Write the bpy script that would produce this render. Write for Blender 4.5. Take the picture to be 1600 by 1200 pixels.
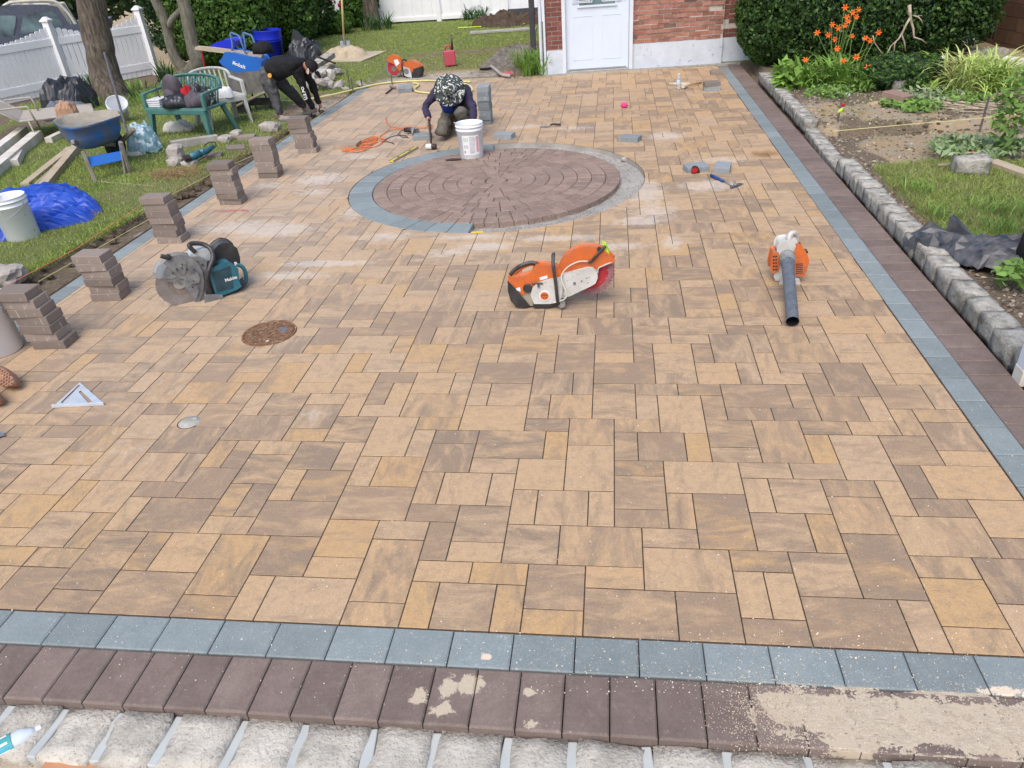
import bpy, bmesh, math, random
import numpy as np
from mathutils import Vector, Matrix, noise, Euler
random.seed(7); rng = np.random.default_rng(7)
for o in list(bpy.data.objects): bpy.data.objects.remove(o)
scene = bpy.context.scene; COL = scene.collection
PI = math.pi; U = 0.1175
# ---------------------------------------------------------------- camera, world, sun
FPX, YAW, PIT, ROL = 1146.43, -0.14695, 0.55648, -0.073957
CAM = Vector((0.865*U, -15.431*U, 19.102*U)); PPX, PPY = 811.55, 599.46
_f = Vector((math.sin(YAW)*math.cos(PIT), math.cos(YAW)*math.cos(PIT), -math.sin(PIT)))
_r0 = Vector((math.cos(YAW), -math.sin(YAW), 0)); _u0 = _r0.cross(_f)
_r = _r0*math.cos(ROL)+_u0*math.sin(ROL); _u = _u0*math.cos(ROL)-_r0*math.sin(ROL)
cd = bpy.data.cameras.new('camera'); cam = bpy.data.objects.new('camera', cd); COL.objects.link(cam)
cd.sensor_width = 36; cd.lens = FPX/1600*36; cd.shift_x = -(PPX-800)/1600; cd.shift_y = (PPY-600)/1600
cd.clip_start = .05; cd.clip_end = 400
cam.matrix_world = Matrix(((_r.x, _u.x, -_f.x, CAM.x), (_r.y, _u.y, -_f.y, CAM.y), (_r.z, _u.z, -_f.z, CAM.z), (0, 0, 0, 1)))
scene.camera = cam
world = bpy.data.worlds.new('World'); scene.world = world; world.use_nodes = True
nt = world.node_tree; nt.nodes.clear()
SUN_EL, SUN_AZ = math.radians(55), math.radians(192)     # azimuth clockwise from +y: behind the camera, to the left
sky = nt.nodes.new('ShaderNodeTexSky'); sky.sky_type = 'NISHITA'; sky.sun_disc = False
sky.sun_elevation = SUN_EL; sky.sun_rotation = SUN_AZ; sky.air_density = 1.0; sky.dust_density = 3.0; sky.ozone_density = 1.0
bg = nt.nodes.new('ShaderNodeBackground'); bg.inputs[1].default_value = 0.15
wo = nt.nodes.new('ShaderNodeOutputWorld'); nt.links.new(sky.outputs[0], bg.inputs[0]); nt.links.new(bg.outputs[0], wo.inputs[0])
sl = bpy.data.lights.new('sun', 'SUN'); sun = bpy.data.objects.new('sun', sl); COL.objects.link(sun)
sl.energy = 1.25; sl.angle = math.radians(40); sl.color = (1, .96, .90)
sd = Vector((math.sin(SUN_AZ)*math.cos(SUN_EL), math.cos(SUN_AZ)*math.cos(SUN_EL), math.sin(SUN_EL)))
sun.rotation_euler = sd.to_track_quat('Z', 'Y').to_euler()
vs = scene.view_settings; vs.view_transform = 'Standard'; vs.look = 'None'; vs.exposure = 0.64; vs.gamma = 1; vs.use_curve_mapping = False

def G(px, py, z=0.0):
    """the point at height z seen at photo position px, py"""
    d = _f + _r*((px-PPX)/FPX) - _u*((py-PPY)/FPX)
    return CAM + d*((z-CAM.z)/d.z)
def PY(px, py, Y):
    d = _f + _r*((px-PPX)/FPX) - _u*((py-PPY)/FPX)
    return CAM + d*((Y-CAM.y)/d.y)

# ---------------------------------------------------------------- materials
def _n(nt, t, **k):
    n = nt.nodes.new(t)
    for a, v in k.items(): setattr(n, a, v)
    return n
def rgb(h):
    if isinstance(h, str):
        h = h.lstrip('#'); c = [int(h[i:i+2], 16)/255 for i in (0, 2, 4)]
        return tuple((x/12.92 if x < .04045 else ((x+.055)/1.055)**2.4) for x in c)+(1,)
    return tuple(h)+(1,) if len(h) == 3 else tuple(h)
MATS = {}
def rndnode(nt):
    oi = _n(nt, 'ShaderNodeObjectInfo'); g = _n(nt, 'ShaderNodeNewGeometry')
    a = _n(nt, 'ShaderNodeMath', operation='ADD'); nt.links.new(oi.outputs['Random'], a.inputs[0]); nt.links.new(g.outputs['Random Per Island'], a.inputs[1])
    f = _n(nt, 'ShaderNodeMath', operation='FRACT'); nt.links.new(a.outputs[0], f.inputs[0]); return f.outputs[0]
def mix(nt, fac, a, b, mode='MIX'):
    m = _n(nt, 'ShaderNodeMix', data_type='RGBA', blend_type=mode)
    for s, v in ((m.inputs[0], fac), (m.inputs[6], a), (m.inputs[7], b)):
        if isinstance(v, (int, float)): s.default_value = v
        elif isinstance(v, tuple): s.default_value = v
        else: nt.links.new(v, s)
    return m.outputs[2]
def math2(nt, op, a, b=None, c=None, clamp=False):
    m = _n(nt, 'ShaderNodeMath', operation=op); m.use_clamp = clamp
    for i, v in enumerate((a, b, c)):
        if v is None: continue
        if isinstance(v, (int, float)): m.inputs[i].default_value = v
        else: nt.links.new(v, m.inputs[i])
    return m.outputs[0]
def noisen(nt, vec, scale, detail=4, rough=.55, dist=0.):
    n = _n(nt, 'ShaderNodeTexNoise'); n.inputs['Scale'].default_value = scale; n.inputs['Detail'].default_value = detail
    n.inputs['Roughness'].default_value = rough; n.inputs['Distortion'].default_value = dist
    if vec is not None: nt.links.new(vec, n.inputs['Vector'])
    return n.outputs[0]
def ramp(nt, fac, lo, hi):
    m = _n(nt, 'ShaderNodeMapRange'); m.inputs[1].default_value = lo; m.inputs[2].default_value = hi; nt.links.new(fac, m.inputs[0]); return m.outputs[0]
def newmat(name):
    m = bpy.data.materials.new(name); m.use_nodes = True; nt = m.node_tree; nt.nodes.clear()
    o = _n(nt, 'ShaderNodeOutputMaterial'); b = _n(nt, 'ShaderNodeBsdfPrincipled'); nt.links.new(b.outputs[0], o.inputs[0]); return m, nt, b
def bumpn(nt, b, h, strength, dist=.002):
    bn = _n(nt, 'ShaderNodeBump'); bn.inputs['Strength'].default_value = strength; bn.inputs['Distance'].default_value = dist
    nt.links.new(h, bn.inputs['Height']); nt.links.new(bn.outputs[0], b.inputs['Normal'])
def M(name, c1, c2=None, scale=8, rough=.8, bump=.15, bscale=80, bdist=.002, spec=.3, metal=0, rnd=.0, speck=None, dust=0, topc=(.42, .38, .33), trans=0, sss=0):
    """colour mixed from two tones by noise, per-piece variation, specks, dust or painted lighter tops on upward faces"""
    if name in MATS: return MATS[name]
    m, nt, b = newmat(name); c1 = rgb(c1); c2 = rgb(c2) if c2 is not None else tuple(x*.75 for x in c1[:3])+(1,)
    g = _n(nt, 'ShaderNodeNewGeometry'); P = g.outputs['Position']
    r = rndnode(nt)
    n1 = noisen(nt, P, scale, 6, .6, .3); col = mix(nt, ramp(nt, n1, .35, .65), c1, c2)
    if rnd:
        v = math2(nt, 'MULTIPLY_ADD', r, 2*rnd, 1-rnd)
        vm = _n(nt, 'ShaderNodeVectorMath', operation='SCALE'); nt.links.new(col, vm.inputs[0]); nt.links.new(v, vm.inputs['Scale']); col = vm.outputs[0]
    if speck:
        sc, ss, th = speck; n2 = noisen(nt, P, ss, 2, .5); col = mix(nt, ramp(nt, n2, th, th+.04), col, rgb(sc))
    if dust:
        sp = _n(nt, 'ShaderNodeSeparateXYZ'); nt.links.new(g.outputs['Normal'], sp.inputs[0])
        n3 = noisen(nt, P, 14, 5, .65); d = math2(nt, 'MULTIPLY', ramp(nt, sp.outputs[2], -.3, 1.), ramp(nt, n3, .38, .68), clamp=True); d = math2(nt, 'MULTIPLY', d, dust)
        col = mix(nt, d, col, rgb(topc))
    nt.links.new(col, b.inputs['Base Color'])
    b.inputs['Metallic'].default_value = metal; b.inputs['Specular IOR Level'].default_value = spec
    rr = math2(nt, 'MULTIPLY_ADD', n1, .25, rough-.12, clamp=True); nt.links.new(rr, b.inputs['Roughness'])
    if trans: b.inputs['Transmission Weight'].default_value = trans; b.inputs['IOR'].default_value = 1.33
    if bump: bumpn(nt, b, noisen(nt, P, bscale, 4, .6), bump, bdist)
    MATS[name] = m; return m
def leafmat(name, c1, c2, c3=None, rough=.55):
    if name in MATS: return MATS[name]
    m, nt, b = newmat(name); r = rndnode(nt); g = _n(nt, 'ShaderNodeNewGeometry')
    col = mix(nt, r, rgb(c1), rgb(c2)); n1 = noisen(nt, g.outputs['Position'], 2.2, 3)
    col = mix(nt, ramp(nt, n1, .42, .62), col, rgb(c3) if c3 else rgb(c2))
    r2 = math2(nt, 'FRACT', math2(nt, 'MULTIPLY', r, 17.3)); v = math2(nt, 'MULTIPLY_ADD', r2, .7, .65)
    vm = _n(nt, 'ShaderNodeVectorMath', operation='SCALE'); nt.links.new(col, vm.inputs[0]); nt.links.new(v, vm.inputs['Scale'])
    nt.links.new(vm.outputs[0], b.inputs['Base Color']); b.inputs['Roughness'].default_value = rough; b.inputs['Specular IOR Level'].default_value = .3
    tr = _n(nt, 'ShaderNodeBsdfTranslucent'); nt.links.new(vm.outputs[0], tr.inputs[0]); mx = _n(nt, 'ShaderNodeMixShader'); mx.inputs[0].default_value = .25
    nt.links.new(b.outputs[0], mx.inputs[1]); nt.links.new(tr.outputs[0], mx.inputs[2]); nt.links.new(mx.outputs[0], nt.nodes['Material Output'].inputs[0])
    MATS[name] = m; return m
def stains(nt, P, spots, sc=9):
    """mask of dusty patches at places: (x, y, rx, ry, strength)"""
    tot = None; n = noisen(nt, P, sc, 7, .68, .6); sp = _n(nt, 'ShaderNodeSeparateXYZ'); nt.links.new(P, sp.inputs[0])
    for x, y, rx, ry, k in spots:
        dx = math2(nt, 'MULTIPLY', math2(nt, 'SUBTRACT', sp.outputs[0], x), 1/rx); dy = math2(nt, 'MULTIPLY', math2(nt, 'SUBTRACT', sp.outputs[1], y), 1/ry)
        d = math2(nt, 'SQRT', math2(nt, 'ADD', math2(nt, 'MULTIPLY', dx, dx), math2(nt, 'MULTIPLY', dy, dy)))
        q = math2(nt, 'MULTIPLY', math2(nt, 'SUBTRACT', 1., d, clamp=True), k)
        tot = q if tot is None else math2(nt, 'MAXIMUM', tot, q)
    return math2(nt, 'MULTIPLY', ramp(nt, math2(nt, 'ADD', math2(nt, 'MULTIPLY', tot, .42), n), .62, .85), math2(nt, 'MULTIPLY', tot, 2.4, clamp=True), clamp=True)
def pavermat():
    m, nt, b = newmat('blended tan concrete'); g = _n(nt, 'ShaderNodeNewGeometry'); P = g.outputs['Position']; r = rndnode(nt)
    def fr(k): return math2(nt, 'FRACT', math2(nt, 'MULTIPLY', r, k))
    # each paver has its own piece of the blend; streaks run one way or the other
    off = _n(nt, 'ShaderNodeCombineXYZ'); nt.links.new(math2(nt, 'MULTIPLY', r, 91.), off.inputs[0]); nt.links.new(math2(nt, 'MULTIPLY', r, 57.), off.inputs[1])
    va = _n(nt, 'ShaderNodeVectorMath', operation='ADD'); nt.links.new(P, va.inputs[0]); nt.links.new(off.outputs[0], va.inputs[1])
    def stretch(s):
        q = _n(nt, 'ShaderNodeVectorMath', operation='MULTIPLY'); nt.links.new(va.outputs[0], q.inputs[0]); q.inputs[1].default_value = s; return q.outputs[0]
    na = noisen(nt, stretch((1.7, 5.0, 1)), 2.0, 8, .70, .7); nb = noisen(nt, stretch((5.0, 1.7, 1)), 2.0, 8, .70, .7)
    sel = math2(nt, 'GREATER_THAN', fr(5.7), .55); n = _n(nt, 'ShaderNodeMix'); nt.links.new(sel, n.inputs[0]); nt.links.new(na, n.inputs[2]); nt.links.new(nb, n.inputs[3]); n = n.outputs[0]
    base = mix(nt, fr(3.1), rgb((.505, .390, .258)), rgb((.485, .398, .300)))
    base = mix(nt, math2(nt, 'MULTIPLY', math2(nt, 'GREATER_THAN', fr(7.9), .88), .75), base, rgb((.50, .365, .20)))
    dark = mix(nt, fr(11.3), rgb((.265, .225, .188)), rgb((.325, .265, .210)))
    shift = math2(nt, 'MULTIPLY_ADD', fr(2.3), .26, -.15)
    f = ramp(nt, math2(nt, 'ADD', n, shift), .40, .60)
    col = mix(nt, f, base, dark)
    mot = noisen(nt, va.outputs[0], 24, 6, .75, .3); col = mix(nt, math2(nt, 'MULTIPLY', ramp(nt, mot, .46, .66), .50), col, dark); mo2 = noisen(nt, va.outputs[0], 9, 5, .7, .3); col = mix(nt, math2(nt, 'MULTIPLY', ramp(nt, mo2, .52, .70), .40), col, rgb((.50, .40, .29)))
    fine = noisen(nt, P, 120, 6, .85); col = mix(nt, .85, col, mix(nt, fine, rgb((.10, .075, .055)), rgb((.85, .72, .58))), 'OVERLAY')
    med = noisen(nt, P, 46, 4, .6); col = mix(nt, ramp(nt, med, .62, .80), col, mix(nt, .35, col, rgb((.62, .52, .42))))
    # scuffs and mortar flecks
    sk = noisen(nt, P, 70, 3, .6); col = mix(nt, math2(nt, 'MULTIPLY', ramp(nt, sk, .70, .73), .7), col, rgb((.66, .60, .52)))
    # greyer, dustier surface near the cutting work on the left, fresh warm stone on the right
    sp = _n(nt, 'ShaderNodeSeparateXYZ'); nt.links.new(P, sp.inputs[0])
    dl = math2(nt, 'MULTIPLY', ramp(nt, math2(nt, 'ADD', sp.outputs[0], math2(nt, 'MULTIPLY', noisen(nt, P, .9, 3), 1.8)), 1.3, -2.2), .24)
    dl = math2(nt, 'MULTIPLY', dl, ramp(nt, sp.outputs[1], .3, 4.)); col = mix(nt, dl, col, rgb((.47, .42, .37)))
    S = []
    for px, py, rx, ry, k in ((500, 225+55, .42, .38, 1.2), (490, 300, .35, .2, .9), (380, 355, .8, .28, 1.2), (430, 360, .6, .3, 1.2), (505, 412, .6, .10, 1.5), (450, 430, .55, .14, 1.1), (760, 385, .40, .14, 1.3), (700, 395, .4, .15, .9),
        (1040, 212, .35, .3, 1.2), (820, 198, .5, .2, 1.), (900, 200, .4, .2, .9), (1110, 290, .5, .3, 1.1), (1130, 250, .5, .2, .9), (1010, 300, .3, .7, 1.1), (1020, 330, .4, .5, .9), (560, 245, .5, .25, .8), (620, 215, .35, .2, .8), (1050, 380, .15, .3, 1.), (420, 290, .35, .2, .9), (700, 90+60, .6, .3, .7),
        (250, 600, .8, .6, .35), (170, 700, .9, .5, .35), (300, 470, .7, .4, .4), (490, 650, .16, .14, .6), (560, 330, .3, .4, .9), (600, 370, .5, .2, .9), (740, 370, .5, .1, 1.2), (870, 372, .6, .12, 1.2), (960, 385, .5, .12, 1.), (1000, 345, .35, .2, 1.3)):
        q = G(px, py); S.append((q.x, q.y, rx, ry, k))
    st = stains(nt, P, S, 15); col = mix(nt, math2(nt, 'MULTIPLY', st, .42), col, rgb((.62, .58, .53)))
    # damp, tool-worn patch by the far corner
    c = G(1195, 240); st2 = stains(nt, P, [(c.x, c.y, .22, .2, 1.3)], 9); col = mix(nt, math2(nt, 'MULTIPLY', st2, .6), col, rgb((.22, .11, .03)))
    nt.links.new(col, b.inputs['Base Color']); b.inputs['Specular IOR Level'].default_value = .28
    nt.links.new(math2(nt, 'MULTIPLY_ADD', fine, .25, .62), b.inputs['Roughness'])
    hh = math2(nt, 'ADD', math2(nt, 'MULTIPLY', fine, .4), math2(nt, 'ADD', med, n)); bumpn(nt, b, hh, .5, .003)
    MATS['paver'] = m; return m
def rimmat(name, c1, c2, fleck, spots=(), spotc=(.66, .55, .42), thr=.70, dk=(.1, .1, .1)):
    """grey and dark brown border stone: fine grit, pale flecks, sand where it was spilled"""
    m, nt, b = newmat(name); g = _n(nt, 'ShaderNodeNewGeometry'); P = g.outputs['Position']; r = rndnode(nt)
    n = noisen(nt, P, 9, 6, .65, .4); col = mix(nt, ramp(nt, n, .3, .7), rgb(c1), rgb(c2))
    v = math2(nt, 'MULTIPLY_ADD', r, .26, .87); vm = _n(nt, 'ShaderNodeVectorMath', operation='SCALE'); nt.links.new(col, vm.inputs[0]); nt.links.new(v, vm.inputs['Scale']); col = vm.outputs[0]
    fine = noisen(nt, P, 140, 6, .85); col = mix(nt, .75, col, mix(nt, fine, rgb((.05, .05, .05)), rgb((.9, .9, .9))), 'OVERLAY')
    wear = noisen(nt, P, 38, 6, .72); col = mix(nt, math2(nt, 'MULTIPLY', ramp(nt, wear, .56, .78), .30), col, rgb(fleck))
    sk = noisen(nt, P, 75, 2, .5); col = mix(nt, math2(nt, 'MULTIPLY', ramp(nt, sk, thr, thr+.03), .7), col, rgb(fleck))
    if spots:
        st = stains(nt, P, spots, 26); sand = mix(nt, noisen(nt, P, 260, 3, .7), rgb(tuple(c*.72 for c in spotc)), rgb(tuple(min(1, c*1.25) for c in spotc))); col = mix(nt, ramp(nt, st, .25, .5), col, sand)
    nt.links.new(col, b.inputs['Base Color']); b.inputs['Specular IOR Level'].default_value = .3; b.inputs['Roughness'].default_value = .75
    bumpn(nt, b, math2(nt, 'ADD', fine, n), .3, .002); MATS[name] = m; return m

def barkmat(name, c1, c2, ridge=22, zs=.16):
    m, nt, b = newmat(name); tc = _n(nt, 'ShaderNodeTexCoord'); q = _n(nt, 'ShaderNodeVectorMath', operation='MULTIPLY'); nt.links.new(tc.outputs['Object'], q.inputs[0]); q.inputs[1].default_value = (1, 1, zs)
    n = noisen(nt, q.outputs[0], ridge, 6, .65, .5); n2 = noisen(nt, tc.outputs['Object'], 6, 4, .6); col = mix(nt, ramp(nt, n, .40, .60), rgb(c1), rgb(c2)); col = mix(nt, math2(nt, 'MULTIPLY', ramp(nt, n2, .55, .7), .4), col, rgb((.20, .19, .13)))
    nt.links.new(col, b.inputs['Base Color']); b.inputs['Roughness'].default_value = .92; bumpn(nt, b, n, 1., .03); MATS[name] = m

# ---------------------------------------------------------------- mesh helpers
class MB:
    def __init__(s): s.v = []; s.f = []
    def add(s, vs, fs):
        n = len(s.v); s.v += [tuple(v) for v in vs]; s.f += [tuple(i+n for i in f) for f in fs]; return s
    def box(s, c, size, rot=None, taper=1.0, mid=False):
        x, y, z = (a/2 for a in size); R = rot if isinstance(rot, Matrix) else Euler(rot or (0, 0, 0)).to_matrix(); c = Vector(c)
        vs = [R @ Vector((sx*x*(taper if sz > 0 else 1), sy*y*(taper if sz > 0 else 1), sz*z))+c for sz in (-1, 1) for sy in (-1, 1) for sx in (-1, 1)]
        return s.add(vs, [(0, 2, 3, 1), (4, 5, 7, 6), (0, 1, 5, 4), (2, 6, 7, 3), (0, 4, 6, 2), (1, 3, 7, 5)])
    def bar(s, a, b, w, h=None, up=(0, 0, 1)):
        """box beam from a to b"""
        a, b = Vector(a), Vector(b); h = h or w; d = (b-a).normalized(); x = d.cross(Vector(up));
        if x.length < 1e-4: x = d.cross(Vector((1, 0, 0)))
        x.normalize(); y = x.cross(d)
        vs = [p+x*sx*w/2+y*sy*h/2 for p in (a, b) for sx, sy in ((-1, -1), (1, -1), (1, 1), (-1, 1))]
        return s.add(vs, [(0, 1, 2, 3), (7, 6, 5, 4), (0, 4, 5, 1), (1, 5, 6, 2), (2, 6, 7, 3), (3, 7, 4, 0)])
    def tube(s, pts, r, n=8, cap=True, flat=1.0):
        pts = [Vector(p) for p in pts]; m = len(pts); rs = r if isinstance(r, (list, tuple)) else [r]*m; vs = []; up = None
        for i, p in enumerate(pts):
            d = (pts[min(i+1, m-1)]-pts[max(i-1, 0)]).normalized()
            if up is None: up = Vector((0, 0, 1)) if abs(d.z) < .9 else Vector((1, 0, 0))
            x = d.cross(up).normalized(); y = x.cross(d).normalized(); up = y
            vs += [p+(x*math.cos(2*PI*k/n)+y*math.sin(2*PI*k/n)*flat)*rs[i] for k in range(n)]
        fs = [(i*n+k, i*n+(k+1) % n, (i+1)*n+(k+1) % n, (i+1)*n+k) for i in range(m-1) for k in range(n)]
        if cap: fs += [tuple(range(n))[::-1], tuple((m-1)*n+k for k in range(n))]
        return s.add(vs, fs)
    def lathe(s, prof, n=24, c=(0, 0, 0), rot=None, cap0=False, cap1=False, arc=2*PI, start=0):
        R = rot if isinstance(rot, Matrix) else Euler(rot or (0, 0, 0)).to_matrix(); c = Vector(c); full = abs(arc-2*PI) < 1e-6; k_ = n if full else n+1
        vs = [R @ Vector((r*math.cos(start+arc*k/n), r*math.sin(start+arc*k/n), z))+c for r, z in prof for k in range(k_)]
        fs = [(i*k_+k, i*k_+(k+1) % k_, (i+1)*k_+(k+1) % k_, (i+1)*k_+k) for i in range(len(prof)-1) for k in range(n)]
        if cap0: fs.append(tuple(range(k_))[::-1])
        if cap1: fs.append(tuple((len(prof)-1)*k_+k for k in range(k_)))
        return s.add(vs, fs)
    def cyl(s, a, b, r, n=16, r2=None): return s.tube([a, b], [r, r if r2 is None else r2], n)
    def ell(s, c, size, n=14, m=9, rot=None):
        prof = [(math.sin(PI*i/m), -math.cos(PI*i/m)) for i in range(m+1)]; R = rot if isinstance(rot, Matrix) else Euler(rot or (0, 0, 0)).to_matrix(); k0 = len(s.v)
        s.lathe([(max(r, .001), z) for r, z in prof], n)
        for i in range(k0, len(s.v)):
            v = Vector(s.v[i]); s.v[i] = tuple(R @ Vector((v.x*size[0], v.y*size[1], v.z*size[2]))+Vector(c))
        return s
    def prism(s, poly, z0, z1, T=None, ch=0., chz=None):
        """poly (x, y) extruded z0..z1, optional chamfered top"""
        n = len(poly); cx = sum(p[0] for p in poly)/n; cy = sum(p[1] for p in poly)/n
        def ins(p, c):
            d = math.hypot(p[0]-cx, p[1]-cy); k = max(0, (d-c*1.3)/d) if d else 1; return (cx+(p[0]-cx)*k, cy+(p[1]-cy)*k)
        L = [[(x, y, z0) for x, y in poly], [(x, y, z1-(chz or ch)) for x, y in poly]]
        if ch: L.append([(*ins(p, ch), z1) for p in poly])
        vs = [v for l in L for v in l]
        if T is not None: vs = [T @ Vector(v) for v in vs]
        m = len(L); fs = [tuple(range(n))[::-1]]+[(i*n+k, i*n+(k+1) % n, (i+1)*n+(k+1) % n, (i+1)*n+k) for i in range(m-1) for k in range(n)]+[tuple((m-1)*n+k for k in range(n))]
        return s.add(vs, fs)
    def mesh(s, name):
        me = bpy.data.meshes.new(name); me.from_pydata(s.v, [], s.f); me.update(); return me
def obj(name, mb, mat, parent=None, smooth=False, bevel=0, loc=None, rot=None, kind=None, label=None, sub=0, bseg=2):
    me = mb.mesh(name) if isinstance(mb, MB) else mb
    o = bpy.data.objects.new(name, me); COL.objects.link(o)
    if mat is not None and not me.materials: me.materials.append(MATS[mat] if isinstance(mat, str) else mat)
    if smooth: me.shade_smooth()
    if parent: o.parent = parent
    if loc is not None: o.location = loc
    if rot is not None: o.rotation_euler = rot
    if bevel:
        b = o.modifiers.new('bevel', 'BEVEL'); b.width = bevel; b.segments = bseg; b.limit_method = 'ANGLE'; b.angle_limit = math.radians(35)
        if not smooth: me.shade_smooth()
        try: b.harden_normals = True
        except Exception: pass
    if sub: q = o.modifiers.new('smooth', 'SUBSURF'); q.levels = sub; q.render_levels = sub
    if kind: o['kind'] = kind
    if label: o['label'] = label
    return o
def tag(o, label, cat, group=None):
    o['label'] = label; o['category'] = cat
    if group: o['group'] = group
    return o
def thing(name, label, cat, loc=(0, 0, 0), rz=0, group=None, scale=1, rot=None):
    o = bpy.data.objects.new(name, None); COL.objects.link(o); o.empty_display_size = .1; o.location = loc; o.rotation_euler = rot or (0, 0, rz)
    if scale != 1: o.scale = (scale,)*3
    return tag(o, label, cat, group)
def fastmesh(name, V, F):
    """numpy vertices (n,3) and quads/tris (m,k)"""
    me = bpy.data.meshes.new(name); V = np.asarray(V, np.float32); F = np.asarray(F, np.int32); k = F.shape[1]
    me.vertices.add(len(V)); me.vertices.foreach_set('co', V.ravel()); me.loops.add(F.size); me.loops.foreach_set('vertex_index', F.ravel())
    me.polygons.add(len(F)); me.polygons.foreach_set('loop_start', np.arange(0, F.size, k, dtype=np.int32))
    try: me.polygons.foreach_set('loop_total', np.full(len(F), k, np.int32))
    except Exception: pass
    me.update(calc_edges=True); me.validate(); return me
def leaves(name, P, N, size, mat, parent=None, asp=1.6, jit=.9, kind=None):
    """one small pointed leaf at every point P facing roughly N"""
    n = len(P); N = N+rng.normal(0, jit, (n, 3)); N /= np.linalg.norm(N, axis=1)[:, None]+1e-9
    A = np.cross(N, rng.normal(0, 1, (n, 3))); A /= np.linalg.norm(A, axis=1)[:, None]+1e-9; B = np.cross(N, A)
    s = (size*rng.uniform(.6, 1.35, n))[:, None]
    V = np.stack([P-A*s*asp/2, P+B*s/2*.9, P+A*s*asp/2, P-B*s/2*.9], 1).reshape(-1, 3)
    return obj(name, fastmesh(name, V, np.arange(4*n).reshape(n, 4)), mat, parent, kind=kind)
def blades(P, h, w, lean=.5, seg=2, curl=1.):
    """grass blades: V, F for points P (n,3)"""
    n = len(P); a = rng.uniform(0, 2*PI, n); t = rng.uniform(0, 2*PI, n); L = (h*rng.uniform(.5, 1.25, n))[:, None]; W = w*rng.uniform(.7, 1.3, n)[:, None]
    S = np.stack([np.cos(a), np.sin(a), np.zeros(n)], 1)*W/2; D = np.stack([np.cos(t), np.sin(t), np.zeros(n)], 1)*(lean*rng.uniform(.1, 1.3, n))[:, None]
    Z = np.array([0, 0, 1.]); rows = []
    for i in range(seg+1):
        q = i/seg; c = P+L*(q*Z*(1-.25*q*curl*lean)+D*q*q); wi = 1-q*.92 if i else 1; rows += [c-S*wi, c+S*wi]
    V = np.stack(rows, 1).reshape(-1, 3); m = 2*(seg+1); b = np.arange(n)[:, None]*m
    F = np.concatenate([b+np.array([[2*i, 2*i+1, 2*i+3, 2*i+2]]) for i in range(seg)], 0)
    return V, F
def arch(c, R, n, L, w, droop=1., th=(0, 2*PI), up=.7, seg=6, mb=None, wild=.25):
    """a tuft of long strap leaves arching out of one root"""
    mb = mb or MB(); c = Vector(c)
    for k in range(n):
        a = random.uniform(*th); l = L*random.uniform(.6, 1.15); e = random.uniform(up-wild, up+wild); ww = w*random.uniform(.7, 1.2); b = c+Vector((random.uniform(-R, R), random.uniform(-R, R), 0))
        d = Vector((math.cos(a), math.sin(a), 0)); s = Vector((-d.y, d.x, 0)); pts = []; p = b.copy(); ang = min(1.5, e*1.5)
        for i in range(seg+1):
            q = i/seg; wi = ww*(.55+.9*q if q < .5 else 1.0-(q-.5)*1.85); pts += [p-s*wi/2, p+Vector((0, 0, wi*.12)), p+s*wi/2]
            ang -= droop*random.uniform(.6, 1.3)*1.9/seg*(.4+q); p = p+(d*math.cos(ang)+Vector((0, 0, math.sin(ang))))*l/seg
            if p.z < .01: p.z = .01
        mb.add(pts, [f for i in range(seg) for f in ((i*3, i*3+1, i*3+4, i*3+3), (i*3+1, i*3+2, i*3+5, i*3+4))])
    return mb
def crumple(name, mat, size, loc, rz=0, nx=40, ny=30, amp=.06, sc=6, dome=.5, seed=0, parent=None, outline=None, thick=.004, ridge=True, octv=4, flat=False):
    """a heap of sheet material: folded, ridged, its rim on the ground"""
    mb = MB(); sx, sy, sz = size; V = []
    for j in range(ny+1):
        for i in range(nx+1):
            u, v = i/nx*2-1, j/ny*2-1; rr = max(abs(u), abs(v)); ang = math.atan2(v, u); k = 1+.22*noise.noise(Vector((math.cos(ang)*1.3+seed, math.sin(ang)*1.3, seed*.7)))+.08*noise.noise(Vector((math.cos(ang)*5+seed, math.sin(ang)*5, 3)))
            # square grid squeezed to a disc
            x = u*math.sqrt(1-v*v/2)*k; y = v*math.sqrt(1-u*u/2)*k; r2 = min(1, rr)
            if outline: x, y = outline(x, y)
            h = (1-r2**2.2)**dome if r2 < 1 else 0
            q = Vector((x*sx*sc/2, y*sy*sc/2, seed*3.1)); f = 0; a_ = 1
            for o_ in range(octv):
                t = noise.noise(q); f += a_*((1-abs(t)*2.4) if ridge else t); q = q*2.03+Vector((5, 3, 1)); a_ *= .5
            z = h*sz*(.75+.25*noise.noise(Vector((x*2+seed, y*2, 1))))+amp*f*(.25+.75*min(1, (1-r2)*5))*.5
            V.append((x*sx/2, y*sy/2, max(.003, z)))
    F = [(j*(nx+1)+i, j*(nx+1)+i+1, (j+1)*(nx+1)+i+1, (j+1)*(nx+1)+i) for j in range(ny) for i in range(nx)]
    mb.add(V, F); o = obj(name, mb, mat, parent, smooth=True, loc=loc, rot=(0, 0, rz))
    if flat:
        rj = random.Random(seed)
        for v_ in o.data.vertices: v_.co += Vector((rj.uniform(-1, 1)*sx/nx*.30, rj.uniform(-1, 1)*sy/ny*.30, rj.uniform(-.15, .35)*amp*.5))
        o.data.shade_flat()
    s = o.modifiers.new('thick', 'SOLIDIFY'); s.thickness = thick; return o
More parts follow.
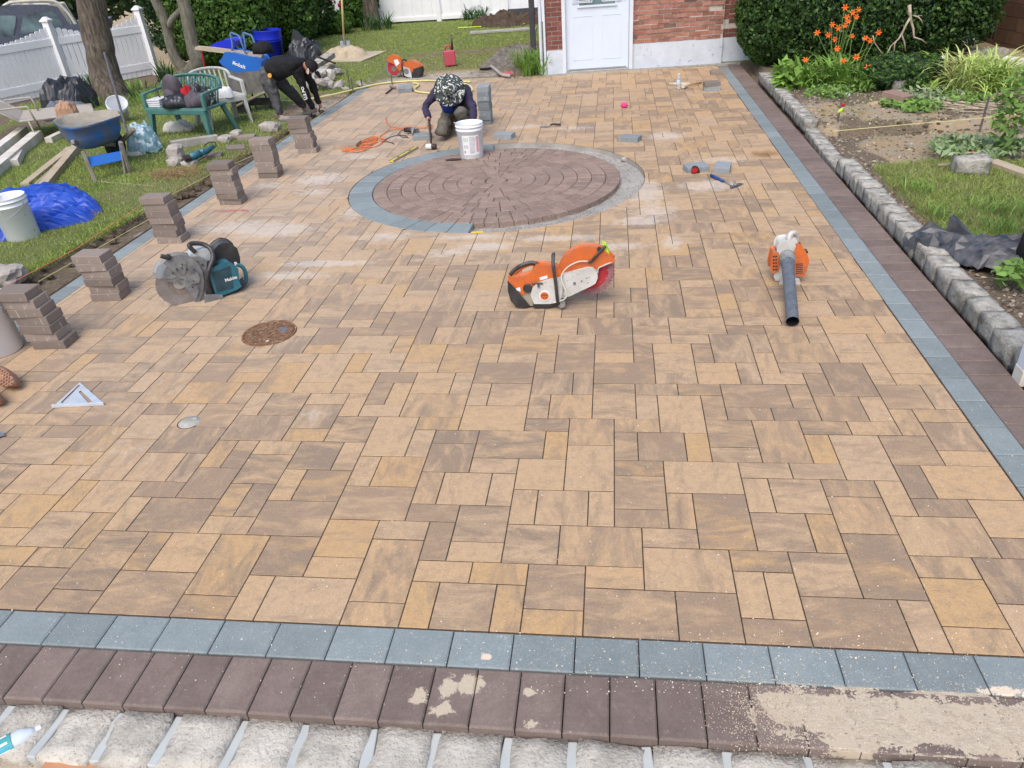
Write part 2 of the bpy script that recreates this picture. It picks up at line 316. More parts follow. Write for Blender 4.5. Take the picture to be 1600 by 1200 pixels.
def rock(size, seed=0, sub=2, rough=.18, flat=1):
    bm = bmesh.new(); bmesh.ops.create_icosphere(bm, subdivisions=sub, radius=1); random.seed(seed); off = Vector((seed*1.7, seed*.9, seed*2.3))
    for v in bm.verts:
        c = v.co.copy(); m = max(abs(c.x), abs(c.y), abs(c.z)); c = c.lerp(c/m*.86, .75 if flat else .3)
        c *= 1+rough*(noise.noise(c*1.4+off)+.5*noise.noise(c*3.7+off)); v.co = Vector((c.x*size[0]/2, c.y*size[1]/2, c.z*size[2]/2))
    mb = MB(); mb.add([v.co[:] for v in bm.verts], [[v.index for v in f.verts] for f in bm.faces]); bm.free(); return mb
def skin(name, mat, verts, edges, radii, root=0, parent=None, sub=2, **k):
    """a body: joints joined by a skin surface"""
    me = bpy.data.meshes.new(name); me.from_pydata([tuple(v) for v in verts], edges, []); o = bpy.data.objects.new(name, me); COL.objects.link(o)
    me.materials.append(MATS[mat] if isinstance(mat, str) else mat)
    s = o.modifiers.new('skin', 'SKIN'); s.use_smooth_shade = True; d = me.skin_vertices[0].data
    for i, r in enumerate(radii):
        d[i].radius = r if isinstance(r, tuple) else (r, r); d[i].use_root = (i == root)
    q = o.modifiers.new('sub', 'SUBSURF'); q.levels = sub; q.render_levels = sub
    if parent: o.parent = parent
    return o
def chains(*cs):
    """chains of (point, radius), first point may be an index into what exists -> verts, edges, radii"""
    V, E, R = [], [], []
    for c in cs:
        prev = None
        for it in c:
            if isinstance(it, int): prev = it; continue
            V.append(it[0]); R.append(it[1])
            if prev is not None: E.append((prev, len(V)-1))
            prev = len(V)-1
    return V, E, R
def text(name, body, size, mat, parent=None, loc=(0, 0, 0), rot=(0, 0, 0), ext=.0008, bold=.0, space=1., align='CENTER', matrix=None):
    c = bpy.data.curves.new(name, 'FONT'); c.body = body; c.size = size; c.extrude = ext; c.align_x = align; c.align_y = 'CENTER'; c.offset = bold; c.space_character = space; c.resolution_u = 2
    t = bpy.data.objects.new(name+'_curve', c); COL.objects.link(t); dg = bpy.context.evaluated_depsgraph_get(); me = bpy.data.meshes.new_from_object(t.evaluated_get(dg)); bpy.data.objects.remove(t); bpy.data.curves.remove(c)
    me.materials.clear(); o = obj(name, me, mat, parent, loc=loc, rot=rot)
    if matrix is not None: o.matrix_local = matrix
    return o
def group_copy(src, loc=None, rot=None, label=None):
    """a copy of a thing with its parts and sub-parts"""
    c = src.copy(); COL.objects.link(c)
    if loc is not None: c.location = loc
    if rot is not None: c.rotation_euler = rot
    if label: c['label'] = label
    for ch in src.children:
        k = ch.copy(); COL.objects.link(k); k.parent = c
        for g in ch.children: h = g.copy(); COL.objects.link(h); h.parent = k
    return c
# ================================================================ paving
CC = Vector((-1.105, 5.765)); RO, RI = 1.538, 1.290; FX0, FX1 = -4.150, 1.886
WANG = math.radians(5.4); WO = Vector((-1.03, 11.93))           # the house wall runs from here, turned 5.4 degrees
def wally(x): return WO.y+(x-WO.x)*math.tan(WANG)
pavermat()
# paver layout: the near rows as laid (kind letter + centre of the stone in enlarged views of the photograph), the far rows at random from the same five stones
SZ = {'h': (2, 1), 'v': (1, 2), 'q': (2, 2), 'H': (3, 2), 'V': (2, 3)}
TRACED = [
    ((0,730), "q165,760 h432,835 H892,790 h1270,870 v1570,813 V633,585 v914,527 q1147,535 V1425,610 h332,567 q340,390 v552,398 h0,437 v795,293 H1089,300 q665,185 v464,180 q155,275 h991,140 q1311,92 h1425,355 v1457,198 v1605,202 q225,70 v40,70 v419,76 h-60,215"),
    ((0,560), "V745,630 q971,678 v1169,682 H217,577 h489,620 q606,500 h174,452 h406,455 h145,375 h-60,450 V678,310 q414,342 q285,270 h522,240 q110,203 v371,140 h498,170 h715,172 v913,142 H654,78 v863,80 V1050,178 H1310,210 v1537,213 q1367,82 v823,347 h1035,313 q933,422 v1190,350 q1365,350 H1178,503 h1565,113 v1383,590 v1510,594 q1655,683"),
    ((400,560), "H28,428 v8,283 V190,117 V456,59 h383,180 q640,148 v655,25 q822,27 h890,119 q1116,152 v1298,153 v786,217 v905,218 H1125,290 h795,322 v622,285 h456,249 q188,283 q390,357 h326,470 q607,437 V852,482 h1148,402 v1036,523 h1257,484 q1220,613 H1591,534 h1490,662 h143,552 q385,600 v588,603 v688,696 q898,700 H1562,90 v1403,222 q1589,225"),
    ((400,730), "v209,105 q423,108 H236,314 H747,216 v1085,120 q1309,126 v1533,132 h1110,276 q1412,345 h1376,517 v1137,454 h912,385 V824,637 q572,437 h492,618 q192,552 H313,827 h731,912 v1025,854 q1298,864 v1571,874 h1171,643 h1517,655"),
    ((800,730), "q265,742 h247,960 H735,910 q1225,933 h1650,1033 q123,470 H547,486 h634,682 H1091,636 v74,241 q310,247 v552,252 q179,38 V482,0 h802,312 q792,154 v1049,268 H1187,62 h980,437 V1314,337 h1548,586 v1498,798 v1694,805 v1535,174"),
    ((1200,730), "q83,403 v356,413 q190,180 h517,131 q588,300 v806,195 V720,622 q352,673 H560,983 v984,1003 h1351,1099 q1234,855 h1120,628 H1115,436 h1106,256 q1520,326 h1638,510 q1569,716 q1744,1030"),
    ((1200,560), "v931,773 H1283,778 h302,705 h-25,700 V596,618 v329,563 h356,430 h666,432 q902,575 h1257,624 q1170,486 v880,397 h1082,354 q860,237 v1080,238 h930,125 v697,94 V506,130 v309,163 h195,60 h90,128 q450,311 v673,312 h168,346 v198,234"),
    ((800,560), "H-106,368 V1678,518 H1520,233 h1477,344 v211,30 V392,2 q252,159 v439,160 v168,298 q364,300 V633,267 H697,93 h218,408 q491,456 v270,536 h772,418 v836,302 h895,195 h1161,197 V1048,346 v1251,307 v705,545 q926,548 v1151,550 h786,684 q1362,466 h1390,597 h1018,125 q1007,30 q1275,93 v1470,94"),
    ((1150,380), "v186,750 H426,685 q312,567 v494,566 v143,628 h392,485 h155,487 q725,622 h770,714 h961,589 V1048,714 H722,506 v967,503 v657,404 q835,401 H420,408 q132,411"),
    ((800,380), "h634,719 q634,633 h402,605 H115,634 v813,689 q866,574 h860,495 h996,659 v1184,688 h1105,601 H1150,520 V1363,658 h1454,542 h1193,441 v1372,463 V961,395 q744,422 v581,422 q422,424 v262,424 H579,524 q303,526 q92,478 h77,552 h41,718"),
    ((400,380), "V1462,552 v1479,689 V1292,719 h1042,775 q1081,689 v1074,579 q1234,578 q1170,478 v1326,477 h1495,452 v934,632 H719,629 V946,502 h712,550 v809,476 h643,499 q685,431 V471,456 q482,578 h434,657 q235,630 h300,550 h281,716 q33,745"),
    ((0,380), "v510,740 h704,710 q941,684 q1094,741 v1250,742 v1151,630 q1305,631 q1467,685 h1533,604 H746,629 q1060,578 h1135,502 v959,526 V842,504 v731,479 q1309,527 q1510,527"),
]
fixed = {}
for (ox_, oy_), s_ in TRACED:
    for m_ in s_.split():
        a, b = SZ[m_[0]]; x_, y_ = map(float, m_[1:].split(',')); w_ = G(ox_+x_/4, oy_+y_/4); fixed[(round(w_.x/U-a/2), round(w_.y/U-b/2))] = (a, b)
def tile(seed):
    rn = random.Random(seed); used = set(); bad = 0; L = []
    for (i, j), (a, b) in fixed.items():
        for q in range(a):
            for r in range(b):
                if (i+q, j+r) in used: bad += 1
                used.add((i+q, j+r))
        L.append((i, j, a, b))
    for j in range(104):
        for i in range(-37, 17):
            if (i, j) in used: continue
            c = []
            for t, wt in (('h', 3.4), ('v', 2.4), ('q', 3.9), ('H', 2.9), ('V', 2.3)):
                a, b = SZ[t]
                if all((i+q, j+r) not in used and i+q < 17 for q in range(a) for r in range(b)):
                    k = i+a
                    if k < 17 and (k, j) not in used and (k+1 >= 17 or (k+1, j) in used): wt *= .0001 if (k, j+1) in used else .2
                    c.append(((a, b), wt))
            if not c: bad += 1; a, b = 1, 1
            else: a, b = rn.choices([x for x, _ in c], [w for _, w in c])[0]
            for q in range(a):
                for r in range(b): used.add((i+q, j+r))
            L.append((i, j, a, b))
    return bad, L
best = None
for s_ in range(40):
    q_ = tile(s_)
    if best is None or q_[0] < best[0]: best = q_
    if best[0] == 0: break
LAYOUT = best[1]; print('layout faults', best[0], len(fixed), len(LAYOUT))
def cutcircle(poly, c, R):
    """the parts of poly outside the circle"""
    D = [];
    for a, b in zip(poly, poly[1:]+poly[:1]):
        n = max(1, int(math.hypot(b[0]-a[0], b[1]-a[1])/.03)); D += [(a[0]+(b[0]-a[0])*k/n, a[1]+(b[1]-a[1])*k/n, k == 0) for k in range(n)]
    out = [math.hypot(p[0]-c.x, p[1]-c.y) > R for p in D]
    if all(out): return [poly]
    if not any(out): return []
    n = len(D); st = next(i for i in range(n) if not out[i] and out[(i+1) % n]); runs = []; cur = None
    def hit(p, q):
        for _ in range(18):
            m = ((p[0]+q[0])/2, (p[1]+q[1])/2)
            if math.hypot(m[0]-c.x, m[1]-c.y) > R: q = m
            else: p = m
        return q
    for k in range(n):
        i, j = (st+k) % n, (st+k+1) % n
        if not out[i] and out[j]: cur = [hit(D[i], D[j])]
        if out[j] and cur is not None and D[j][2]: cur.append(D[j][:2])
        if out[i] and not out[j] and cur is not None: cur.append(hit(D[j], D[i])); runs.append(cur); cur = None
    res = []
    for r in runs:
        a0 = math.atan2(r[-1][1]-c.y, r[-1][0]-c.x); a1 = math.atan2(r[0][1]-c.y, r[0][0]-c.x); da = (a1-a0+PI) % (2*PI)-PI
        m = max(1, int(abs(da)*R/.04)); res.append(r+[(c.x+R*math.cos(a0+da*k/m), c.y+R*math.sin(a0+da*k/m)) for k in range(1, m)])
    return [r for r in res if len(r) > 2]
def area(p): return abs(sum(a[0]*b[1]-b[0]*a[1] for a, b in zip(p, p[1:]+p[:1])))/2
pieces = []; JG = .0048
for i, j, a, b in LAYOUT:
    if True:
        x0, x1, y0, y1 = max(i*U, FX0)+JG/2, min((i+a)*U, FX1)-JG/2, j*U+JG/2, (j+b)*U-JG/2
        if x1-x0 < .012: continue
        P = [(x0, y0), (x1, y0), (x1, y1), (x0, y1)]
        yl, yr = (min(wally(x)-.06, 12.02) if x > -1.0 else 11.95 for x in (x0, x1))
        if y0 > min(yl, yr)-.02: continue
        if y1 > min(yl, yr): P = [(x0, y0), (x1, y0), (x1, min(y1, yr)), (x0, min(y1, yl))]
        for pl in cutcircle(P, CC, RO+.003):
            if area(pl) < .0006: continue
            cx = sum(p[0] for p in pl)/len(pl); cy = sum(p[1] for p in pl)/len(pl)
            d = Vector((cx, cy, 0))-CAM; zz = d.dot(_f); px = PPX+FPX*d.dot(_r)/zz; vis = -60 < px < 1660
            pieces.append((-(area(pl)*(-d.z)/d.length/zz**2) if vis else 0, pl))
pieces.sort(key=lambda t: t[0])
def structure(name):
    o = bpy.data.objects.new(name, None); COL.objects.link(o); o['kind'] = 'structure'; return o
def setstones(root, lst, mat, name='paver', ch=.004, chz=None, th=.06, zoff=0., tilt=.0008, limit=300):
    rest = MB()
    for k, (_, pl) in enumerate(lst):
        cx = sum(p[0] for p in pl)/len(pl); cy = sum(p[1] for p in pl)/len(pl); loc = [(x-cx, y-cy) for x, y in pl]; dz = zoff+random.uniform(-1, 1)*.0009
        R = Euler((random.gauss(0, tilt), random.gauss(0, tilt), 0)).to_matrix()
        if k < limit:
            m = MB().prism(loc, -th, 0, ch=ch, chz=chz); obj(name, m, mat, root, loc=(cx, cy, dz), rot=R.to_euler())
        else:
            T = Matrix.Translation((cx, cy, dz)) @ R.to_4x4(); rest.prism(loc, -th, 0, T=T, ch=ch, chz=chz)
    if rest.v: obj(name, rest, mat, root, kind='stuff')
patio = structure('tan_paving'); setstones(patio, pieces, 'paver', ch=.0014, chz=.0014)
# ---- borders
def gsp(L): return [(G(x, y).x, G(x, y).y, rx, ry, k) for x, y, rx, ry, k in L]
GREY = rimmat('blue grey concrete', (.195, .228, .232), (.235, .268, .268), (.55, .58, .58), gsp([(760, 1024, .035, .03, 1.0), (1580, 1080, .18, .03, 1.)]), thr=.70)
MATS['grey'] = GREY
DARK = rimmat('dark brown concrete', (.155, .115, .098), (.212, .163, .140), (.40, .35, .32), gsp([(700, 1075, .05, .09, 1.15), (735, 1070, .07, .07, 1.2), (655, 1090, .06, .07, .9), (690, 1110, .10, .05, .8), (828, 1080, .04, .03, .9), (830, 1130, .05, .03, .9), (1300, 1115, .26, .085, 3.), (1430, 1125, .26, .10, 3.), (1560, 1135, .28, .10, 3.), (1215, 1095, .10, .05, 2.), (1330, 1160, .14, .05, 1.6), (1560, 1165, .2, .05, 1.6)]), spotc=(.48, .40, .30), thr=.72)
MATS['dark'] = DARK
def rect(x0, x1, y0, y1, g=.0042): return [(x0+g/2, y0+g/2), (x1-g/2, y0+g/2), (x1-g/2, y1-g/2), (x0+g/2, y1-g/2)]
WG, WD, LG, LD = .158, .232, .2300, .1560
gl, dl = [], []
x = FX1+WG
while x > -6.4: gl.append((0, rect(x-LG, x, -WG, 0))); x -= LG
x = 2.285
while x > -6.4: dl.append((0, rect(x-LD, x, -WG-WD, -WG))); x -= LD
y = 0
while y < 11.9: gl.append((0, rect(FX1, FX1+WG, y, min(y+LG, 12.1)))); gl.append((0, rect(FX0-WG, FX0, y, min(y+LG, 11.9)))); y += LG
y = -WG
while y < 11.95: dl.append((0, rect(FX1+WG, FX1+WG+WD, y, y+LD))); y += LD
setstones(structure('grey_paver_border'), gl, 'grey', ch=.006, chz=.004, zoff=-.0015)
setstones(structure('dark_paver_border'), dl, 'dark', ch=.008, chz=.005, zoff=-.003, tilt=.003)
# ---- medallion
def wedge(r0, r1, a0, a1, g=.003):
    m = max(1, int(r1*(a1-a0)/.05)); da1, da0 = g/2/r1, g/2/max(r0, .02)
    return [(CC.x+(r0+g/2)*math.cos(a0+da0+(a1-a0-2*da0)*k/m), CC.y+(r0+g/2)*math.sin(a0+da0+(a1-a0-2*da0)*k/m)) for k in range(m+1)]+[(CC.x+(r1-g/2)*math.cos(a1-da1-(a1-a0-2*da1)*k/m), CC.y+(r1-g/2)*math.sin(a1-da1-(a1-a0-2*da1)*k/m)) for k in range(m+1)]
gr = []; nring = 52; A0, A1 = math.radians(99), math.radians(268.5); na = 22
for k in range(na): gr.append((0, wedge(RI+.002, RO, A0+(A1-A0)*k/na, A0+(A1-A0)*(k+1)/na, .005)))
setstones(structure('grey_ring_border'), gr, 'grey', ch=.006, zoff=0)
MED = rimmat('worn plum brown concrete', (.215, .152, .122), (.300, .218, .175), (.56, .49, .45), [], spotc=(.52, .45, .40), thr=.66); MATS['med'] = MED
ml = [(0, [(CC.x+.115*math.cos(PI/8+k*PI/4), CC.y+.115*math.sin(PI/8+k*PI/4)) for k in range(8)])]
r0 = .12; dr = (RI-.12)/8
for q in range(8):
    r1 = r0+dr; n = (8, 14, 21, 28, 36, 44, 52, 60)[q]; a = random.uniform(0, 1)
    cuts = [0]
    while cuts[-1] < n: cuts.append(cuts[-1]+random.choice((1, 1, 1, 1.5, .7) if q < 7 else (1,)))
    cuts = [c for c in cuts[:-1]]
    for c0, c1 in zip(cuts, cuts[1:]+[n]): ml.append((0, wedge(r0, r1, a+2*PI*c0/n, a+2*PI*c1/n, .0052)))
    r0 = r1
setstones(structure('brown_circle_medallion'), ml, 'med', ch=.009, chz=.005, tilt=.006, zoff=.0)
# ---- bedding: the level bed below the stones, and the sanded gap round the circle
M('bedding', (.30, .28, .25), (.40, .375, .34), 5, .95, .8, 140, .006, speck=((.55, .53, .5), 160, .62)); M('joint sand', (.030, .020, .014), (.075, .052, .038), 20, .95, .3)
js = MB(); nj = 240; X0, X1, Y0, Y1 = FX0-.002, FX1+.002, -.002, 11.93
for k in range(nj):
    a = 2*PI*k/nj; dx, dy = math.cos(a), math.sin(a); js.v.append((CC.x+(RO+.004)*dx, CC.y+(RO+.004)*dy, -.0024))
for k in range(nj):
    a = 2*PI*k/nj; dx, dy = math.cos(a), math.sin(a); t = min(((X1-CC.x)/dx if dx > 1e-9 else ((X0-CC.x)/dx if dx < -1e-9 else 1e9)), ((Y1-CC.y)/dy if dy > 1e-9 else ((Y0-CC.y)/dy if dy < -1e-9 else 1e9))); js.v.append((CC.x+t*dx, CC.y+t*dy, -.0024))
cs = [len(js.v)+i for i in range(4)]; js.v += [(X1, Y1, -.0024), (X0, Y1, -.0024), (X0, Y0, -.0024), (X1, Y0, -.0024)]
js.f = [(k, nj+k, nj+(k+1) % nj, (k+1) % nj) for k in range(nj)]
for (cx_, cy_), ci in zip(((X1, Y1), (X0, Y1), (X0, Y0), (X1, Y0)), cs):
    a = math.atan2(cy_-CC.y, cx_-CC.x) % (2*PI); k = int(a/(2*PI)*nj); js.f.append((nj+k, ci, nj+(k+1) % nj))
obj('joint_sand', js, 'joint sand', kind='structure')
obj('paving_bed', MB().box((-1.1, 5.75, -.075), (6.7, 12.6, .026)), 'joint sand', kind='structure')
b = MB(); n = 110; rr = [RI-.03, RI+.02, RI+.08, RI+.14, RO-.05, RO+.01]
for k in range(n+1):
    a = A1+(A0+2*PI-A1)*k/n; near = max(0, math.cos(a+PI/2-.35))            # the near side is filled almost flush
    for i, r_ in enumerate(rr):
        z = -.056+.0+.052*near*max(0, (i-1)/4)**1.0+.012*noise.noise(Vector((a*9, r_*25, 0))); b.v.append((CC.x+r_*math.cos(a), CC.y+r_*math.sin(a), min(z, -.003)))
b.f = [(k*6+i, k*6+i+1, (k+1)*6+i+1, (k+1)*6+i) for k in range(n) for i in range(5)]
obj('dusty_cut_edge', MB().lathe([(RO-.004, -.06), (RO-.004, -.007)], 80, (CC.x, CC.y, 0), arc=A0+2*PI-A1, start=A1), 'bedding', kind='structure')
obj('bedding_sand', b, 'bedding', smooth=True, kind='structure')
for px, py, s, sd in ((976, 249, .085, 3),):
    q = G(px, py, -.03); o = obj('broken_stone', rock((s, s*.7, s*.6), sd), M('stone', (.30, .27, .24), (.42, .38, .34), 20, .9, .6, 60, .004)); o.location = q; tag(o, 'small broken stone lying in the sanded gap at the back of the circle', 'stone')
sp_ = MB()
for k in range(1400):
    a = A1+random.random()*(A0+2*PI-A1); r_ = random.uniform(RI, RO-.02); s = random.uniform(.003, .009); sp_.add(*((lambda m: (m.v, m.f))(MB().box((CC.x+r_*math.cos(a), CC.y+r_*math.sin(a), -.045+.045*max(0, math.cos(a+PI/2-.35))*(r_-RI)/(RO-RI)+s*.2), (s, s*.8, s*.6), (random.random(), random.random(), random.random()*3)))))
obj('grit', sp_, 'bedding', kind='stuff')
# crumbs of sand and mortar scattered over the near paving
sp_ = MB()
for k in range(1500):
    if k < 900: q = G(random.uniform(0, 1600), random.uniform(640, 1090))
    else: q = G(random.gauss(1180, 250), random.uniform(985, 1085))
    s = abs(random.gauss(0, .0016))+.0012; m = MB().box((q.x, q.y, s*.3), (s, s*random.uniform(.6, 1), s*.7), (random.random(), random.random(), random.random()*3)); sp_.add(m.v, m.f)
obj('sand_crumbs', sp_, M('crumb', (.60, .52, .42), (.78, .71, .60), 50, .9, rnd=.2), kind='stuff')
# sand drifts lying on the dark border at the right
drift = MB(); NX, NY = 300, 90; ax0, ax1, ay0, ay1 = .55, 2.0, -.388, -.155
hs = {}
for j in range(NY+1):
    for i in range(NX+1):
        x = ax0+(ax1-ax0)*i/NX; y = ay0+(ay1-ay0)*j/NY; n_ = noise.noise(Vector((x*9, y*16, 1)))+.6*noise.noise(Vector((x*26, y*30, 4)))+.35*noise.noise(Vector((x*70, y*70, 7)))
        n_ += .85*noise.noise(Vector((x*140, y*140, 9))); cov = min(1, (x-.58)*5)-max(0, abs((y+.272)/.095)-.35)*1.1; hs[i, j] = (cov*.50-.12+n_*.50); drift.v.append((x, y, -.0035+max(-.002, min(.0028, hs[i, j]*.005))+.0006*noise.noise(Vector((x*90, y*90, 0)))))
drift.f = [(j*(NX+1)+i, j*(NX+1)+i+1, (j+1)*(NX+1)+i+1, (j+1)*(NX+1)+i) for j in range(NY) for i in range(NX) if max(hs[i, j], hs[i+1, j], hs[i, j+1], hs[i+1, j+1]) > 0]
M('sand', (.44, .36, .27), (.54, .46, .36), 30, .95, .9, 240, .004, speck=((.30, .23, .17), 75, .66))
gr_ = MB()
for k in range(5200):
    x, y = random.uniform(.5, 2.0), random.gauss(-.275, .085); s = random.uniform(.0008, .0024)
    if k < 1500: x = random.gauss(.62, .12)
    b4 = MB().box((x, y, -.002+s*.5), (s*1.3, s, s), (0, 0, random.random()*3)); gr_.add(b4.v, b4.f)
obj('sand_grains', gr_, M('grain', (.36, .28, .2), (.72, .63, .5), 300, .95, 0, rnd=.35), kind='stuff')
obj('spilled_sand', drift, 'sand', smooth=True, kind='stuff')

# ---- cobble kerbs
M('granite', (.20, .185, .155), (.40, .38, .33), 14, .9, 1., 55, .010, dust=.65, topc=(.56, .53, .47), rnd=.16, speck=((.16, .155, .15), 90, .60)); M('granite warm', (.36, .33, .28), (.58, .535, .46), 7, .9, 1., 60, .009, dust=.4, topc=(.60, .57, .50), rnd=.14, speck=((.30, .25, .20), 90, .62))  # lighter tops are put into the stone colour on upward faces
M('mortar', (.40, .40, .385), (.50, .50, .48), 14, .9, .5, 70, .003); M('pale mortar', (.40, .42, .405), (.47, .49, .47), 6, .85, .25, 70, .002)
def cobble(L, W, H, seed, bulge=.010):
    bm = bmesh.new(); bmesh.ops.create_cube(bm, size=1); bmesh.ops.subdivide_edges(bm, edges=bm.edges[:], cuts=3, use_grid_fill=True); off = Vector((seed*3.1, seed*1.3, seed*.7))
    for v in bm.verts:
        c = v.co; e = sorted((abs(c.x), abs(c.y), abs(c.z))); k = 1-.16*max(0, (e[1]*2-.7))*max(0, e[2]*2-.7); p = Vector((c.x*L*k, c.y*W*k, c.z*H*k))
        v.co = p+Vector([noise.noise(p*11+off+Vector((q*9, 0, 0))) for q in range(3)])*bulge*1.3+Vector([noise.noise(p*34+off+Vector((q*9, 5, 0))) for q in range(3)])*bulge*.7
    mb = MB().add([v.co[:] for v in bm.verts], [[v.index for v in f.verts] for f in bm.faces]); bm.free(); return mb
bot = structure('cobble_kerb')
x = 2.1; k = 0
while x > -3.6:
    L = .205*random.uniform(.90, 1.1); o = obj('cobble', cobble(L, .20, .12, k, .009), 'granite warm', bot, smooth=True, loc=(x-L/2, -.392-.098+random.uniform(-.004, .004), -.088+random.uniform(-.004, .003)), rot=(random.gauss(0, .03)-.04, 0, random.gauss(0, .015)))
    m_ = MB().box((0, 0, 0), (.040*random.uniform(.85, 1.1), .188, .1)); obj('mortar_joint', m_, 'pale mortar', bot, bevel=.006, loc=(x-L-.013, -.488, -.0835), rot=(-.05, 0, random.gauss(0, .05))); x -= L+.028; k += 1
rk = structure('cobble_kerb'); y = .2; k = 0
while y < 10.7:
    L = .212*random.uniform(.9, 1.1); low = 5.62 < y < 7.30
    if low: o = obj('cobble', cobble(.15, L, .10, 200+k, .006), 'granite', rk, smooth=True, loc=(2.39+.03*(y-5.6), y+L/2, -.05), rot=(0, 0, random.gauss(0, .03)))
    else:
        h = .15 if y < 5.7 else .14; o = obj('cobble', cobble(.155*random.uniform(.92, 1.05), L, h, 200+k, .009), 'granite', rk, smooth=True, loc=(2.392+(.04 if y > 7 else 0)+random.uniform(-.006, .006), y+L/2, h/2-.055+random.uniform(-.006, .006)), rot=(random.gauss(0, .02), random.gauss(.02, .02), random.gauss(0, .03)))
        obj('mortar_joint', MB().box((0, 0, 0), (.12, .035, .125)), 'mortar', rk, bevel=.006, loc=(2.395+(.04 if y > 7 else 0), y+L+.008, .012))
    y += L+.016; k += 1

# ================================================================ ground
def smooth(a, b, x): t = max(0., min(1., (x-a)/(b-a))); return t*t*(3-2*t)
LEDGE = [(-9, -4.9), (2.9, -4.93), (3.5, -4.86), (4.2, -4.79), (5.0, -4.72), (6.2, -4.62), (7.4, -4.55), (8.6, -4.50), (9.4, -4.5)]
def ledge(y):
    for (a, b), (c, d) in zip(LEDGE, LEDGE[1:]):
        if y <= c: return b+(d-b)*(y-a)/(c-a)
    return -4.5
# darker garden beds, sand and dusty strips: (zone, test)
def zones(x, y):
    """height, soil, sand, dry"""
    n = noise.noise(Vector((x*1.3, y*1.3, 0))); n2 = noise.noise(Vector((x*5, y*5, 2))); z, soil, sand, dry = .015+.012*n, 0., 0., .25+.3*n
    if x < -4.30:                                                            # left side: trench then lawn
        e = ledge(y)+.03*n2
        if y < 11.2:
            t = smooth(e-.12, e+.03, x); z = z*(1-t)+t*(-.085); soil = max(smooth(e-.10, e-.02, x), 0)
            if y > 8.9: k = smooth(8.9, 9.6, y); soil = max(soil, k*smooth(-5.3, -4.9, x)); z = z*(1-.5*k*soil)-.03*k*soil; sand = max(sand, .55*k*smooth(-5.2, -4.8, x))
        if x < -8.6 and y > 8: soil = max(soil, smooth(8.6, 9.2, -x)*smooth(.15, .3, .3+n))
        d = math.hypot((x+5.15)/.5, (y-5.6)/.35); dry = max(dry, 1.3-d)
        d = math.hypot((x+4.95)/.5, (y-6.1)/.6); dry = max(dry, 1.4-d)
    elif x > 2.45:
        z = .03+.02*n
        if y < 3.6: soil = 1; z = .0+.03*n2
        elif y < 5.95+.12*n: e = 2.62+.03*n2; soil = 1-smooth(e, e+.08, x); z = .03*smooth(e, e+.1, x)-.03
        elif y < 7.15+.10*(x-2.6): sand = smooth(2.65, 2.95, x+n*.4); soil = 1; z = -.05+.01*n; dry = 1
        else: soil = 1; sand = .75*smooth(.0, .4, n2+n+.45)*smooth(9.2, 8.2, y); z = .05+.03*n+.02*n2; z = z if y > 7.32+.1*(x-2.6) else z-.13*(1-smooth(7.22+.1*(x-2.6), 7.32+.1*(x-2.6), y))
        if x > 5.3 and y > 7.2: sand = .8
    elif y > 11.85 and x < -1:
        # the yard behind the paving
        z = -.01+.012*n; dust = math.exp(-((x+2.6)/1.6)**2-((y-12.5)/.75)**2); dry = .80+.5*dust+.25*n; sand = .9*dust+0*n2
        edge = 15.35+.10*(x+3)+.05*n2
        if y > edge: z += .05; dry = .0+.25*n+.5*max(0, 1-(y-edge)/.9)
        elif y > edge-.14: soil = 1
        if x > -2.35+.15*n2-.35*(13.5-y)*.4 and y < 15.6: soil = 1; sand = .35; z += .05*smooth(-2.3, -1.7, x)*(1+n2); dry = 1
        if x < -6.1 and y < 16.2: k = smooth(-6.0, -6.8, x); sand = max(sand, .8*k)
        if x < -5 and y < 13: k = smooth(-5, -5.8, x)*smooth(13.2, 12.4, y); sand = max(sand, .5*k)
    if -4.32 < x < 2.46 and -.43 <= y < 12.3: z = -.092 if y < 11.93 or x < -1.05 else -.02; soil = 1; sand = .3
    if -4.4 < x < -1.05 and 11.93 <= y < 12.3: z = -.02; soil = .5
    if y < -.43: z = -.085+.008*n2; soil = 1; sand = .8
    dd = ((x+11.45)*3.85-(y-10.35)*1.79)/-4.246
    if x < -9 and y < 16 or x < -9.4: z -= .62*smooth(.5, 3., dd); sand = max(sand, .9*smooth(.4, 1.2, dd))
    return z, min(1, soil), min(1, sand), min(1, dry)
def groundmesh():
    xs = np.concatenate([np.linspace(-60, -13.2, 12), np.arange(-13, 6.9, .075), np.linspace(7.1, 60, 12)]); ys = np.concatenate([np.linspace(-30, -3.2, 8), np.arange(-3, 23, .075), np.linspace(23.2, 120, 14)])
    V, C = [], []
    for yy in ys:
        for xx in xs:
            z, a, b_, c = zones(float(xx), float(yy)); V.append((xx, yy, z)); C.append((a, b_, c, 1))
    nx, ny = len(xs), len(ys); idx = np.arange(nx*ny).reshape(ny, nx)
    F = np.stack([idx[:-1, :-1], idx[:-1, 1:], idx[1:, 1:], idx[1:, :-1]], -1).reshape(-1, 4); me = fastmesh('ground', V, F)
    at = me.color_attributes.new('zone', 'FLOAT_COLOR', 'POINT'); at.data.foreach_set('color', np.array(C, np.float32).ravel()); return me
m, nt, b = newmat('ground'); g = _n(nt, 'ShaderNodeNewGeometry'); P = g.outputs['Position']; at = _n(nt, 'ShaderNodeVertexColor', layer_name='zone'); sp = _n(nt, 'ShaderNodeSeparateColor'); nt.links.new(at.outputs[0], sp.inputs[0])
n1 = noisen(nt, P, 3, 6, .65); n2 = noisen(nt, P, 40, 5, .7); n3 = noisen(nt, P, 170, 3, .7)
grass = mix(nt, ramp(nt, n1, .35, .65), rgb((.12, .16, .045)), rgb((.19, .21, .08))); grass = mix(nt, math2(nt, 'MULTIPLY', sp.outputs[2], ramp(nt, n2, .3, .7), clamp=True), grass, rgb((.24, .215, .11)))
